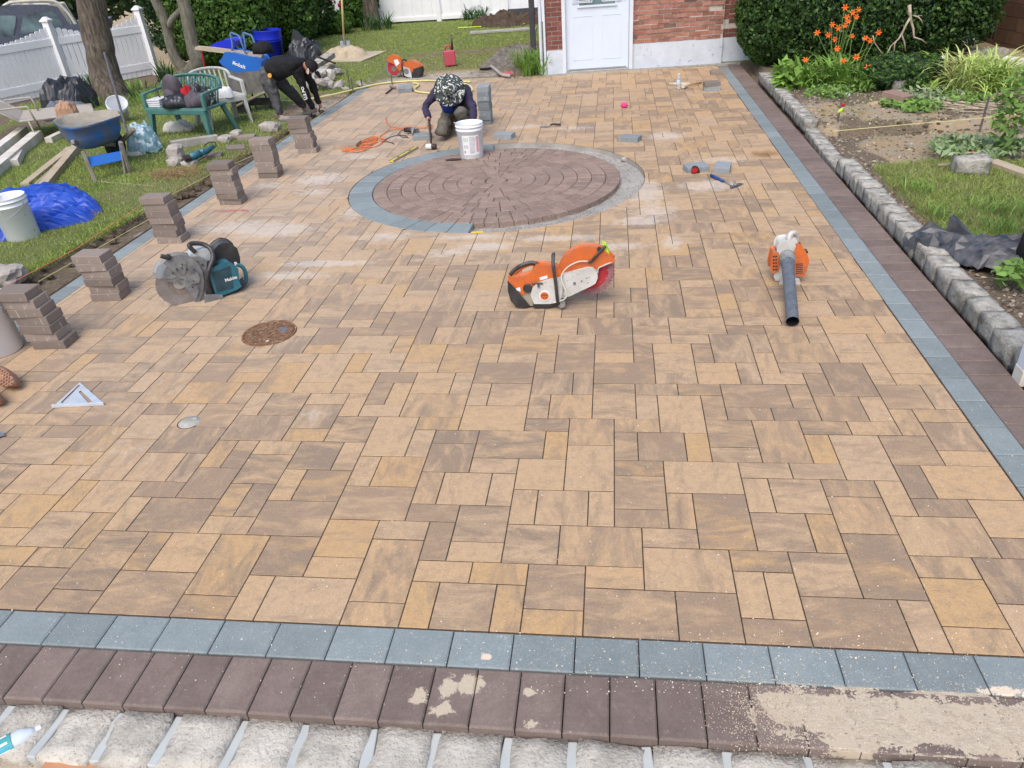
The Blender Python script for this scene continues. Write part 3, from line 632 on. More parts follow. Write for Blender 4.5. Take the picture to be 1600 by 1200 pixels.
soil = mix(nt, ramp(nt, n2, .35, .65), rgb((.115, .086, .060)), rgb((.265, .21, .15))); soil = mix(nt, ramp(nt, n3, .62, .68), soil, rgb((.26, .22, .17)))
sand = mix(nt, ramp(nt, n1, .38, .62), rgb((.36, .30, .22)), rgb((.42, .29, .14))); sand = mix(nt, ramp(nt, n2, .45, .75), sand, rgb((.46, .41, .34)))
fs = ramp(nt, math2(nt, 'ADD', sp.outputs[0], math2(nt, 'MULTIPLY_ADD', n2, .6, -.3)), .4, .6); col = mix(nt, fs, grass, soil)
fd = ramp(nt, math2(nt, 'ADD', sp.outputs[1], math2(nt, 'MULTIPLY_ADD', n2, .7, -.35)), .35, .7); col = mix(nt, fd, col, sand)
# trodden dust and dark bedding in the open trench beside the left border
st = stains(nt, P, [(-2.9, 12.4, 1.6, .6, .9), (-3.6, 12.25, 1.2, .5, .9), (-5.9, 13.2, .9, .9, .5)], 6); col = mix(nt, math2(nt, 'MULTIPLY', st, .7), col, rgb((.50, .48, .45)))
c = G(990//3, 75+255); t_ = G(278, 322); st = stains(nt, P, [(-4.42, 5.0, .10, .55, 2.2), (-4.45, 4.6, .12, .2, 1.2), (-4.48, 7.6, .15, .6, .5), (-4.5, 10.2, .5, 1.2, .6)], 8); col = mix(nt, st, col, rgb((.44, .42, .385)))
nt.links.new(col, b.inputs['Base Color']); b.inputs['Roughness'].default_value = .95; b.inputs['Specular IOR Level'].default_value = .15
bumpn(nt, b, math2(nt, 'ADD', n2, n3), 1., .012); MATS['ground'] = m
obj('ground', groundmesh(), 'ground', smooth=True, kind='structure')
# ---- grass blades
leafmat('lawn', (.22, .33, .06), (.38, .46, .11), (.32, .38, .11)); leafmat('dry lawn', (.40, .36, .17), (.28, .29, .11), (.34, .31, .14)); leafmat('straw', (.45, .32, .17), (.36, .24, .11))
def sow(x0, x1, y0, y1, n, h, w, keep, name, mat, lean=.6, seg=2):
    P = np.stack([rng.uniform(x0, x1, n), rng.uniform(y0, y1, n), np.zeros(n)], 1); out = []
    for p in P:
        z, s, sa, d = zones(p[0], p[1]); k = keep(p[0], p[1], s, sa, d)
        if random.random() < k: out.append((p[0], p[1], z-.004))
    V, F = blades(np.array(out), h, w, lean, seg); return obj(name, fastmesh(name, V, F), mat, kind='stuff')
kg = lambda x, y, s, sa, d: max(0, 1-s*1.6)*max(0, 1-sa*1.25)*(.45 if d > .8 else 1)*(.55+.6*max(0, noise.noise(Vector((x*2.5, y*2.5, 8)))+.4))
kd = lambda x, y, s, sa, d: max(0, 1-s*1.3)*max(0, 1-sa)*(.08+1.2*max(0, d-.35))
sow(-7.6, -4.5, 2.4, 7, 62000, .042, .0055, kg, 'lawn_grass', 'lawn', .9); sow(-12, -4.45, 6, 13.5, 80000, .05, .008, kg, 'lawn_grass', 'lawn', .9)
sow(-12, -4.45, 3, 13.5, 34000, .04, .008, kd, 'dry_grass', 'dry lawn', 1.2)
sow(-10, -1.2, 11.95, 22, 90000, .042, .012, lambda x, y, s, sa, d: kg(x, y, s, sa, d)*(1 if y > 15.3 else .6), 'lawn_grass', 'lawn', .9); sow(-10, -1.2, 11.95, 16.5, 42000, .035, .010, kd, 'dry_grass', 'dry lawn', 1.3)
sow(2.6, 5.6, 3.6, 6.1, 42000, .052, .0055, kg, 'lawn_grass', 'lawn', 1.0); sow(2.6, 5.6, 3.5, 6.1, 15000, .05, .0055, lambda x, y, s, sa, d: .9*(1-s)*(1-sa), 'dry_grass', 'dry lawn', 1.4)
sow(2.5, 6, 7.2, 9.6, 3200, .06, .008, lambda x, y, s, sa, d: max(0, noise.noise(Vector((x*1.7, y*1.7, 20)))*2.2), 'weeds', 'lawn', 1.2)
def tuft(px, py, r, n, mat, h=.05, w=.006, lean=1.4, sx=1.6):
    c = G(px, py); P = np.stack([rng.normal(c.x, r*sx*.5, n), rng.normal(c.y, r*.5, n), np.full(n, .0)], 1); P[:, 2] = [zones(p[0], p[1])[0]+abs(random.gauss(0, .012)) for p in P]; V, F = blades(P, h, w, lean, 2); return fastmesh('tuft', V, F)
for (px, py, r, n), lab in (((275, 275, .22, 1500), 'reddish dry straw scattered beside the grinder stones'), ((120, 340, .13, 500), 'clump of dry brown turf in front of the blue tarp'), ((1390, 345, .16, 600), 'faded straw patch on the right lawn behind the black sheet')):
    tag(obj('straw_clump', tuft(px, py, r, n, 'straw', lean=2.2, h=.07), 'straw'), lab, 'straw')
# clods and loose turf along the left trench
for k in range(70):
    y = random.uniform(3.0, 9.0); x = ledge(y)+random.uniform(-.03, .16); s = abs(random.gauss(.035, .02))+.015
    if k == 0: cl = MB()
    r_ = rock((s*1.3, s, s*.8), k, 1, .35); cl.add([(v[0]+x, v[1]+y, v[2]-.05) for v in r_.v], r_.f)
for k in range(300):
    x = random.uniform(2.52, 2.75) if k < 60 else random.uniform(2.5, 5.5); y = random.uniform(2.2, 5.7) if k < 60 else (random.uniform(7.3, 9.3) if k < 160 else 7.22+.1*(x-2.6)+random.gauss(0, .05)); s = abs(random.gauss(.02, .015))+.01
    r_ = rock((s*1.3, s, s*.8), k, 1, .35); zz = zones(x, y)[0]; cl.add([(v[0]+x, v[1]+y, v[2]+zz) for v in r_.v], r_.f)
peb = MB(); random.seed(77)
for k in range(3400):
    if k < 2400: x, y = random.uniform(2.5, 5.6), random.uniform(6.0, 9.6)
    elif k < 2900: x, y = random.uniform(2.5, 2.8), random.uniform(2.0, 6.2)
    else: x, y = random.uniform(-6.2, -4.4), random.uniform(8.6, 12.2)
    z_, so, sa_, dr_ = zones(x, y)
    if so < .5 and sa_ < .3: continue
    s = abs(random.gauss(.010, .008))+.005; b4 = MB().box((x, y, z_+s*.15), (s*1.5, s, s*.7), (random.random(), random.random(), random.random()*3), taper=.6); peb.add(b4.v, b4.f)
obj('soil_pebbles', peb, M('pebble', (.13, .10, .075), (.42, .36, .28), 18, .95, .3, rnd=.45), kind='stuff')
obj('soil_clods', cl, M('soil', (.07, .05, .035), (.15, .11, .075), 14, .95, 1., 70, .006, rnd=.3), kind='stuff')
for (y0, y1) in ((3.0, 5.4), (5.4, 8.8)):
    n = 2600; yy = rng.uniform(y0, y1, n); P = np.stack([np.array([ledge(v) for v in yy])+rng.normal(-.01, .03, n), yy, rng.uniform(-.04, .02, n)], 1); V, F = blades(P, .055, .006, 1.6, 2); obj('ragged_turf', fastmesh('ragged_turf', V, F), 'dry lawn' if y0 > 4 else 'lawn', kind='stuff')
# ================================================================ things on the paving
class Facet:
    """a thing whose near face is read off the photograph at its real distance; off = metres towards the camera"""
    def __init__(s, x, y, ang=0., view=None): s.loc = Vector((x, y, 0)); s.a = ang; s.n = Vector((math.sin(ang), -math.cos(ang), 0)); s.R = Matrix.Rotation(-ang, 3, 'Z'); s.view = view or (0, 0, 1)
    def w(s, cx, cy, off=0.):
        px, py = s.view[0]+cx/s.view[2], s.view[1]+cy/s.view[2]; d = _f+_r*((px-PPX)/FPX)-_u*((py-PPY)/FPX); p0 = s.loc+s.n*off
        return s.R @ (CAM+d*((p0-CAM).dot(s.n)/d.dot(s.n))-s.loc)
    def slab(s, pts, o0, o1, mb=None):
        mb = mb or MB(); F = [s.w(x, y, o0) for x, y in pts]; t = Vector((0, o0-o1, 0)); n = len(F)
        ar = sum(F[i].x*F[(i+1) % n].z-F[(i+1) % n].x*F[i].z for i in range(n))
        if ar < 0: F = F[::-1]
        return mb.add(F+[p+t for p in F], [tuple(range(n)), tuple(range(n, 2*n))[::-1]]+[(i, n+i, n+(i+1) % n, (i+1) % n)[::-1] for i in range(n)])
    def disc(s, cx, cy, r, o0, o1, n=40, mb=None): c = s.w(cx, cy, o0); return (mb or MB()).lathe([(.0005, -o0), (r, -o0), (r, -o1), (.0005, -o1)], n, (c.x, 0, c.z), Matrix(((1, 0, 0), (0, 0, 1), (0, -1, 0))).to_4x4().to_3x3() if False else Matrix(((1, 0, 0), (0, 0, 1), (0, 1, 0))))
    def tube(s, pts, r, mb=None, n=10):
        P = [s.w(*p) for p in pts]; Q = []
        for i in range(len(P)-1):
            a = P[max(i-1, 0)]; b, c = P[i], P[i+1]; d = P[min(i+2, len(P)-1)]
            for k in range(4): t = k/4; Q.append(.5*((2*b)+(c-a)*t+(2*a-5*b+4*c-d)*t*t+(3*b-a-3*c+d)*t**3))
        Q.append(P[-1]); return (mb or MB()).tube(Q, r, n)
M('orange plastic', (.62, .135, .025), (.46, .095, .02), 14, .5, .2, 120, .001, .4, dust=.55, topc=(.55, .36, .24), speck=((.20, .09, .05), 45, .68)); M('white plastic', (.60, .60, .58), (.47, .46, .43), 9, .5, .1, 90, .001, .5, dust=.3, speck=((.22, .21, .2), 60, .66))
M('black plastic', (.014, .014, .016), (.030, .030, .032), 12, .45, .15, 120, .001, .5, dust=.35, topc=(.30, .29, .27)); M('teal plastic', (.012, .145, .20), (.014, .10, .14), 9, .45, .1, 100, .001, .5, dust=.35, topc=(.25, .33, .35))
M('dusty metal', (.15, .155, .165), (.27, .27, .265), 16, .6, .3, 80, .002, .4, .3, dust=.55); M('blade steel', (.23, .20, .19), (.34, .31, .29), 12, .55, .2, 120, .001, .4, .5); M('red blade', (.36, .012, .025), (.42, .04, .05), 14, .5, .2, 100, .001, .4, speck=((.55, .35, .35), 70, .68))
M('pink dusty rim', (.30, .17, .17), (.22, .09, .10), 22, .7, .3, 90, .001); M('steel', (.45, .46, .47), (.35, .35, .36), 10, .4, .1, 90, .001, .5, .8); M('hose white', (.62, .58, .48), (.5, .47, .4), 12, .5); M('lime', (.55, .80, .03), (.5, .7, .05), 5, .5); M('tank beige', (.42, .38, .28), (.33, .3, .23), 8, .5)
M('print dark', (.05, .05, .06), (.07, .07, .08), 8, .6, 0); M('print white', (.78, .78, .78), (.7, .7, .7), 8, .5, 0); M('print pink', (.70, .30, .34), (.62, .34, .36), 20, .6, 0); M('print green', (.50, .62, .56), (.44, .55, .5), 20, .6, 0); M('print orange', (.62, .15, .03), (.55, .12, .02), 9, .5, 0)
def saw_teeth(F, cx, cy, r, o, n, mb, sz=.008):
    c = F.w(cx, cy, o)
    for k in range(n):
        a = 2*PI*k/n; mb.box((c.x+r*math.cos(a), -o, c.z+r*math.sin(a)), (sz, .006, sz*.55), (0, -a, 0))
# ---- orange cut-off saw in the middle
F = Facet(-.24, 2.80, 0, (770, 350, 6.957)); S = thing('cutoff_saw', 'orange and white petrol cut-off saw with red blade lying nearest the brown circle', 'saw', F.loc)
obj('blade', F.disc(1040, 512, .134, .003, -.003), 'red blade', S, smooth=False); m = F.disc(1040, 512, .170, .002, -.002); saw_teeth(F, 1040, 512, .173, 0, 44, m, .011); obj('blade_rim', m, 'pink dusty rim', S)
obj('guard', F.slab([(722, 540), (728, 480), (750, 420), (800, 350), (870, 296), (950, 266), (1030, 256), (1110, 262), (1190, 285), (1250, 330), (1315, 392), (1306, 414), (1240, 432), (1150, 465), (1080, 500), (900, 545)], .036, -.03), 'orange plastic', S, bevel=.008)
obj('guard_lip', F.tube([(1310, 405, .03), (1220, 445, .036), (1150, 480, .036), (1140, 540, .036)], .005), 'white plastic', S, smooth=True)
obj('arm', F.slab([(700, 600), (770, 560), (1030, 492), (1080, 496), (1118, 530), (1128, 585), (1105, 640), (1050, 672), (830, 776), (725, 800)], .072, .034), 'white plastic', S, bevel=.008)
obj('arm_bolt', F.disc(888, 648, .010, .077, .07, 12), 'dusty metal', S); obj('arm_bolt', F.disc(965, 622, .006, .076, .07, 10), 'dusty metal', S)
obj('housing', F.slab([(180, 610), (215, 592), (330, 590), (428, 556), (452, 500), (480, 455), (560, 462), (642, 474), (720, 500), (735, 560), (650, 600), (560, 625), (440, 655), (410, 700), (330, 752), (240, 712), (182, 660)], .070, .005), 'orange plastic', S, bevel=.012)
h = obj('rear_handle', F.tube([(205, 610, .0), (195, 560, .0), (250, 515, .0), (330, 455, .0), (420, 425, .0), (500, 440, .0), (600, 470, .0)], .0185), 'orange plastic', S, smooth=True); obj('grip', F.tube([(192, 548, .012), (262, 478, .014), (400, 422, .016), (500, 440, .016), (630, 470, .01)], .014), 'black plastic', h, smooth=True)
obj('tank', F.slab([(250, 720), (330, 760), (440, 730), (450, 880), (388, 884)], .062, -.06), 'tank beige', S, bevel=.006)
obj('rear_cover', F.slab([(174, 645), (232, 705), (388, 886), (340, 903), (262, 897), (205, 830), (176, 730)], .078, -.09), 'black plastic', S, bevel=.008)
obj('starter_cover', F.slab([(432, 770), (455, 700), (500, 655), (580, 625), (690, 600), (730, 640), (735, 720), (720, 818), (620, 850), (462, 850)], .098, .02), 'white plastic', S, bevel=.014)
e = obj('emblem', F.disc(562, 783, .036, .104, .09, 28), 'print white', S); obj('emblem_face', F.disc(562, 783, .029, .1055, .09, 28), 'print orange', e)
c = F.w(562, 775, .1065); text('lettering', 'STIHL', .017, 'print dark', e, loc=c, rot=(PI/2, -.15, 0), bold=.0004); c = F.w(566, 800, .1065); text('lettering', 'TS 420', .011, 'print dark', e, loc=c, rot=(PI/2, -.15, 0))
obj('fuel_cap', F.disc(377, 705, .032, .085, .05, 18), 'black plastic', S, bevel=.004); obj('base', F.slab([(440, 846), (720, 822), (730, 862), (600, 900), (450, 905)], .085, -.09), 'black plastic', S, bevel=.005)
obj('front_handle', F.tube([(655, 380, -.09), (652, 345, -.05), (660, 330, .02), (655, 420, .10), (668, 540, .115), (685, 650, .12), (700, 800, .12), (712, 870, .11)], .0115), 'black plastic', S, smooth=True)
obj('wheel', F.disc(748, 880, .026, .11, .08, 16), 'dusty metal', S, bevel=.004); obj('hose', F.tube([(1035, 406, .05), (940, 408, .05), (850, 445, .06), (780, 500, .07), (745, 570, .09), (760, 650, .11), (800, 750, .12), (775, 820, .12), (650, 858, .10)], .0048), 'hose white', S, smooth=True)
obj('lever', F.tube([(1045, 418, .05), (1080, 395, .05), (1140, 330, .05), (1225, 240, .045)], .0095), 'black plastic', S, smooth=True); obj('lever_knob', F.disc(1155, 275, .014, .045, .03, 14), 'black plastic', S); obj('sticker', F.slab([(1190, 215), (1232, 240), (1268, 330), (1222, 300)], .030, -.034), 'lime', S)
obj('choke_lever', F.tube([(425, 650, .09), (500, 645, .10), (545, 648, .10)], .006), 'black plastic', S, smooth=True); obj('switch', F.tube([(495, 655, .10), (498, 690, .11)], .007), 'black plastic', S); obj('label_plate', F.slab([(508, 582), (590, 560), (596, 590), (514, 612)], .0715, .07), 'print white', S); obj('label_plate', F.slab([(250, 700), (296, 688), (304, 735), (258, 722)], .0715, .07), 'print white', S)
obj('engine_block', F.slab([(640, 560), (740, 520), (745, 640), (640, 640)], .06, -.05), 'black plastic', S)
# ---- teal cut-off saw on the left
F = Facet(-3.0, 2.93, math.radians(38), (220, 350, 5.715)); S = thing('cutoff_saw', 'teal and black petrol cut-off saw with dusty grey guard standing left of the manhole', 'saw', F.loc, F.a)
m = F.disc(352, 537, .166, .004, -.004, 48); saw_teeth(F, 352, 537, .166, 0, 22, m, .011); obj('blade', m, 'blade steel', S); obj('blade_flange', F.disc(352, 537, .085, .006, -.006), M('blade brown', (.19, .15, .13), (.25, .21, .18), 20, .6), S)
h = obj('hub', F.disc(347, 535, .042, .016, -.01, 24), M('hub', (.40, .38, .33), (.33, .31, .28), 14, .6, .2), S, bevel=.003); obj('hub_bolt', F.disc(353, 532, .012, .024, .01, 6), 'dusty metal', h)
g_ = obj('guard', F.slab([(162, 478), (172, 425), (205, 365), (262, 302), (345, 284), (430, 298), (500, 352), (540, 425), (556, 520), (545, 610), (508, 695), (488, 688), (435, 610), (402, 562), (408, 515), (388, 484), (352, 474), (318, 492), (290, 512), (225, 500)], .040, -.035), 'dusty metal', S, bevel=.010)
for p in ([(345, 440), (340, 330), (375, 325), (400, 345), (385, 445)], [(200, 478), (225, 400), (262, 420), (305, 470), (270, 485)], [(432, 480), (500, 430), (520, 480), (515, 520), (440, 535)], [(430, 580), (505, 560), (510, 610), (490, 660)]): obj('guard_rib', F.slab(p, .052, .035), 'dusty metal', g_, bevel=.006)
for p in ((368, 360), (368, 395), (322, 408), (418, 410), (470, 510), (462, 568), (285, 440), (478, 412)): obj('rivet', F.disc(p[0], p[1], .005, .057, .04, 8), 'black plastic', g_)
obj('water_shroud', F.slab([(132, 466), (165, 378), (205, 366), (222, 384), (190, 474), (165, 482)], .045, -.04), M('shroud', (.22, .26, .29), (.30, .32, .33), 12, .55, .2, dust=.4), S, bevel=.008); obj('water_tap', F.tube([(178, 285, .05), (205, 292, .05), (250, 305, .045)], .016), 'black plastic', S, smooth=True); obj('tap_end', F.disc(250, 300, .020, .05, .02, 14), 'black plastic', S)
obj('belt_cover', F.slab([(445, 305), (520, 300), (580, 330), (625, 345), (612, 480), (600, 600), (560, 680), (515, 700), (548, 600), (560, 500), (540, 400)], .028, -.05), 'dusty metal', S, bevel=.010)
for p in ((505, 340), (550, 365)): obj('cover_bolt', F.disc(p[0], p[1], .008, .034, .02, 10), 'black plastic', S)
obj('front_panel', F.slab([(430, 292), (470, 262), (610, 215), (650, 232), (640, 330), (600, 345), (560, 300), (470, 296)], .02, -.09), M('pale dusty top', (.33, .36, .38), (.45, .46, .45), 10, .6, .2), S, bevel=.006)
obj('crankcase', F.slab([(600, 340), (670, 330), (690, 430), (700, 630), (640, 655), (590, 620)], .06, -.10), 'black plastic', S, bevel=.008)
obj('air_box', F.slab([(640, 262), (700, 205), (745, 182), (800, 190), (845, 225), (870, 300), (872, 350), (800, 352), (720, 350), (640, 372)], -.03, -.17), 'black plastic', S, bevel=.014)
m_ = F.slab([(616, 422), (650, 398), (740, 352), (800, 352), (858, 402), (862, 500), (885, 556), (850, 580), (700, 640), (676, 620), (648, 530)], .085, -.05); co = obj('engine_cover', m_, 'teal plastic', S, bevel=.010)
m = MB()
for k in range(15):
    t = k/14; a = (634+44*t, 438+165*t); b_ = (800+40*t-20*max(0, t-.4), 378+190*t); m.bar(F.w(*a, .0865), F.w(*b_, .0865), .0035, .004)
    obj('cooling_slot', MB().bar(F.w(*a, .0865), F.w(*b_, .0865), .0035, .0042), 'black plastic', co)
pa, pb = F.w(765, 505, .090), F.w(850, 478, .090); ang = math.atan2(pb.z-pa.z, pb.x-pa.x); text('lettering', 'Makita', .034, 'print white', co, loc=F.w(806, 490, .0900), rot=(PI/2, -ang, 0), bold=.0008)
obj('front_handle', F.tube([(486, 250, .02), (452, 220, .02), (432, 190, .01), (470, 172, -.01), (560, 182, -.01), (625, 225, .03), (645, 300, .06), (612, 400, .10), (590, 480, .10), (600, 560, .09), (640, 640, .07)], .017), 'black plastic', S, smooth=True)
obj('rear_handle', F.tube([(845, 365, -.01), (890, 372, -.01), (920, 400, -.01), (938, 450, -.01), (938, 512, -.01), (900, 552, -.01), (862, 545, -.01)], .0155), 'teal plastic', S, smooth=True); obj('rear_strut', F.slab([(855, 400), (872, 396), (880, 540), (862, 550)], .0, -.03), 'teal plastic', S)
obj('foot', F.slab([(585, 650), (640, 640), (715, 640), (726, 668), (700, 700), (610, 728), (585, 700)], .10, -.02), 'dusty metal', S, bevel=.012); obj('fuel_cap', F.disc(742, 190, .02, -.02, -.05, 12), 'black plastic', S); obj('rear_rest', F.slab([(700, 640), (885, 560), (935, 520), (938, 535), (870, 600), (720, 652)], .04, -.06), 'black plastic', S, bevel=.004)
obj('label_plate', F.slab([(840, 352), (862, 350), (866, 395), (845, 398)], .002, -.04), 'print white', S)
# ---- far orange saw
F = Facet(-3.72, 12.47, math.radians(-12), (590, 70, 11.43)); S = thing('cutoff_saw', 'orange and white cut-off saw far off at the dusty edge of the back lawn', 'saw', F.loc, F.a)
obj('blade_rim', F.disc(285, 405, .168, .003, -.003), 'dusty metal', S); obj('blade', F.disc(285, 415, .125, .006, -.006), 'red blade', S); obj('hub', F.disc(295, 430, .05, .01, -.01, 16), M('hub dark', (.10, .14, .10), (.2, .2, .16), 14, .6), S)
obj('guard', F.slab([(158, 270), (195, 205), (260, 185), (340, 200), (395, 250), (425, 330), (430, 420), (395, 470), (350, 420), (290, 340), (190, 300)], .035, -.03), 'orange plastic', S, bevel=.008); obj('label_plate', F.slab([(285, 280), (350, 255), (395, 330), (330, 385)], .037, .03), 'print white', S)
obj('housing', F.slab([(440, 325), (560, 300), (610, 300), (700, 345), (745, 410), (665, 440), (640, 490), (560, 440), (440, 385)], .07, -.08), 'orange plastic', S, bevel=.010); obj('top_handle', F.tube([(560, 298, 0), (640, 300, 0), (700, 350, 0), (735, 400, 0)], .015), 'black plastic', S, smooth=True)
obj('starter_cover', F.slab([(440, 390), (560, 430), (590, 500), (600, 580), (520, 560), (450, 520)], .10, .0), 'white plastic', S, bevel=.01); obj('cover_grille', F.disc(510, 475, .05, .105, .09, 20), 'dusty metal', S); obj('rear_cover', F.slab([(645, 440), (745, 405), (760, 470), (745, 560), (690, 592), (620, 582)], .08, -.08), 'black plastic', S, bevel=.008)
obj('front_handle', F.tube([(520, 300, -.08), (500, 272, -.04), (450, 270, .06), (432, 320, .11), (440, 420, .12), (470, 565, .10)], .013), 'black plastic', S, smooth=True); obj('base', F.slab([(450, 550), (640, 580), (640, 598), (460, 575)], .09, -.08), 'black plastic', S)
# ---- blower
F = Facet(1.30, 3.14, 0, (1160, 340, 6.669)); S = thing('leaf_blower', 'white and orange hand-held leaf blower with long grey tube on the right of the paving', 'leaf blower', F.loc)
obj('fan_housing', F.slab([(383, 300), (405, 268), (470, 256), (530, 285), (556, 350), (560, 470), (548, 640), (400, 640), (360, 642), (345, 612), (372, 520), (374, 400)], .02, -.10), 'white plastic', S, bevel=.016)
obj('handle', F.tube([(500, 300, -.02), (486, 220, -.02), (500, 170, -.03), (540, 156, -.05), (560, 190, -.08), (566, 260, -.10), (560, 340, -.10)], .0165), 'white plastic', S, smooth=True); obj('handle_root', F.slab([(470, 262), (500, 230), (560, 240), (572, 330), (556, 350), (520, 300)], -.01, -.05), 'white plastic', S, bevel=.01)
g_ = obj('intake_cover', F.slab([(330, 378), (366, 372), (374, 440), (368, 556), (325, 572), (306, 560), (304, 500)], .03, -.09), 'orange plastic', S, bevel=.01)
for k in range(5):
    for q in range(2): obj('vent_slot', F.slab([(318+q*26, 400+k*34), (338+q*26, 396+k*34), (336+q*26, 412+k*34), (316+q*26, 416+k*34)], .032, .02), 'black plastic', g_)
g_ = obj('engine_cover', F.slab([(556, 350), (578, 300), (600, 290), (640, 345), (672, 400), (686, 455), (666, 530), (636, 605), (566, 600), (550, 470)], .05, -.10), 'orange plastic', S, bevel=.012)
for k in range(6): obj('vent_slot', F.slab([(560, 482+k*19), (630, 478+k*19), (630, 486+k*19), (560, 490+k*19)], .052, .04), 'black plastic', g_)
obj('trigger', F.slab([(572, 275), (600, 275), (606, 300), (578, 310)], -.03, -.06), 'black plastic', S, bevel=.004); obj('choke_knob', F.disc(667, 362, .012, -.02, -.06, 10), 'black plastic', S); obj('throttle', F.slab([(556, 330), (580, 330), (590, 370), (560, 378)], .02, -.02), 'black plastic', S)
for p in ([(392, 690), (405, 640), (440, 640), (440, 706), (395, 706)], [(545, 706), (548, 640), (585, 640), (602, 706)]): obj('foot', F.slab(p, .06, -.08), 'white plastic', S, bevel=.005)
M('tube grey', (.085, .10, .125), (.13, .145, .165), 20, .5, .2, 90, .001, .4, speck=((.36, .38, .40), 130, .66)); a = F.w(466, 410, .03); b_ = G(1238.4, 502.5, .041)-F.loc; d = b_-a
obj('blower_tube', MB().tube([a+d*t for t in (0, .12, .2, .5, .98, 1)], [.045, .046, .041, .039, .0385, .040], 20, False), 'tube grey', S, smooth=True); obj('tube_inside', MB().tube([a+d*.5, a+d*.999], [.035, .0365], 20, False), M('inside black', (.004, .004, .005), (.006, .006, .006), 5, .9, 0), S, smooth=True)
obj('tube_collar', MB().tube([a+d*t for t in (-.02, 0, .03, .035, .06, .065, .1)], [.05, .053, .053, .048, .048, .053, .051], 20), M('collar', (.16, .17, .18), (.26, .27, .27), 20, .5, .2), S, smooth=False)
# ---- buckets
def bucket(px, py, label, mat='bucket white', r=.137, h=.365, fill=None, group=None, lab=False, z=0, tilt=(0, 0, 0), hz=0):
    q = G(px, py, z); v = Vector((q.x-CAM.x, q.y-CAM.y, 0)).normalized()*r*.9; S = thing('bucket', label, 'bucket', (q.x+v.x, q.y+v.y, z), hz, group); S.rotation_euler = (tilt[0], tilt[1], hz); k = r/.137; H_ = h
    obj('pail', MB().lathe([(.001, 0), (.126*k, 0), (.131*k, .006), (.143*k, H_*.80), (.150*k, H_*.81), (.151*k, H_*.825), (.145*k, H_*.83), (.146*k, H_*.91), (.155*k, H_*.915), (.156*k, H_*.93), (.147*k, H_*.94), (.148*k, H_*.99), (.152*k, H_), (.146*k, H_), (.144*k, H_*.97), (.128*k, .01), (.001, .008)], 44), mat, S, smooth=True)
    obj('wire_handle', MB().tube([(.152*k*math.cos(a), .152*k*math.sin(a)*.98-.012*math.sin(a), H_*.86-.11*abs(math.sin(a))) for a in np.linspace(PI, 2*PI, 17)], .0022, 6), 'steel', S, smooth=True)
    if fill: obj('contents', MB().lathe([(.001, H_*.80), (.14*k, H_*.76)], 24), fill, S, smooth=True)
    return S
for nm, c1, c2 in (('bucket white', (.80, .81, .83), (.74, .75, .77)),): M(nm, c1, c2, 7, .42, .05, 40, .001, .5, speck=((.35, .33, .3), 30, .70))
M('rubble fill', (.22, .2, .17), (.4, .38, .33), 40, .95, 1., 60, .01)
bucket(6, 558, 'tall white plastic bucket cut off by the left edge beside the nearest paver stack', r=.15, h=.40); bucket(42, 379, 'white plastic bucket of rubble standing on the grass before the blue tarp', fill='rubble fill', r=.15, h=.42, tilt=(.03, -.02, 0))
S = bucket(738, 249, 'white plastic bucket with printed label standing on the brown paver circle', r=.143, h=.385); M('print grey', (.40, .40, .42), (.34, .34, .36), 30, .6, 0)
def patch(S, a0, a1, z0, z1, mat, nm, off=.0012, parent=None):
    rr = lambda z: (.131+(.143-.131)*z/(.385*.8))*.143/.137+off; n = 8; mb = MB()
    for z in (z0, z1): mb.v += [(rr(z)*math.cos(a0+(a1-a0)*k/n), rr(z)*math.sin(a0+(a1-a0)*k/n), z) for k in range(n+1)]
    mb.f = [(k, k+1, n+2+k, n+1+k) for k in range(n)]; return obj(nm, mb, mat, parent or S, smooth=True)
a0 = -1.45; lb = patch(S, a0-.62, a0+.75, .05, .27, 'print white', 'label')
patch(S, a0+.50, a0+.70, .08, .255, 'print pink', 'label_stripe', .002, lb)
for k in range(13): patch(S, a0-.05, a0+.42-random.random()*.12, .25-k*.0135, .2555-k*.0135, 'print grey', 'print_line', .002, lb)
for k in range(3): patch(S, a0-.52+k*.14, a0-.42+k*.14, .20, .25, 'print green', 'print_mark', .002, lb)
for k in range(4): patch(S, a0-.52+(k % 2)*.2, a0-.38+(k % 2)*.2, .15-.02*(k//2), .162-.02*(k//2), 'print grey', 'print_line', .002, lb)
patch(S, a0-.52, a0-.44, .075, .10, 'print dark', 'print_mark', .002, lb); patch(S, a0-.05, a0+.30, .072, .082, 'print grey', 'print_line', .002, lb)
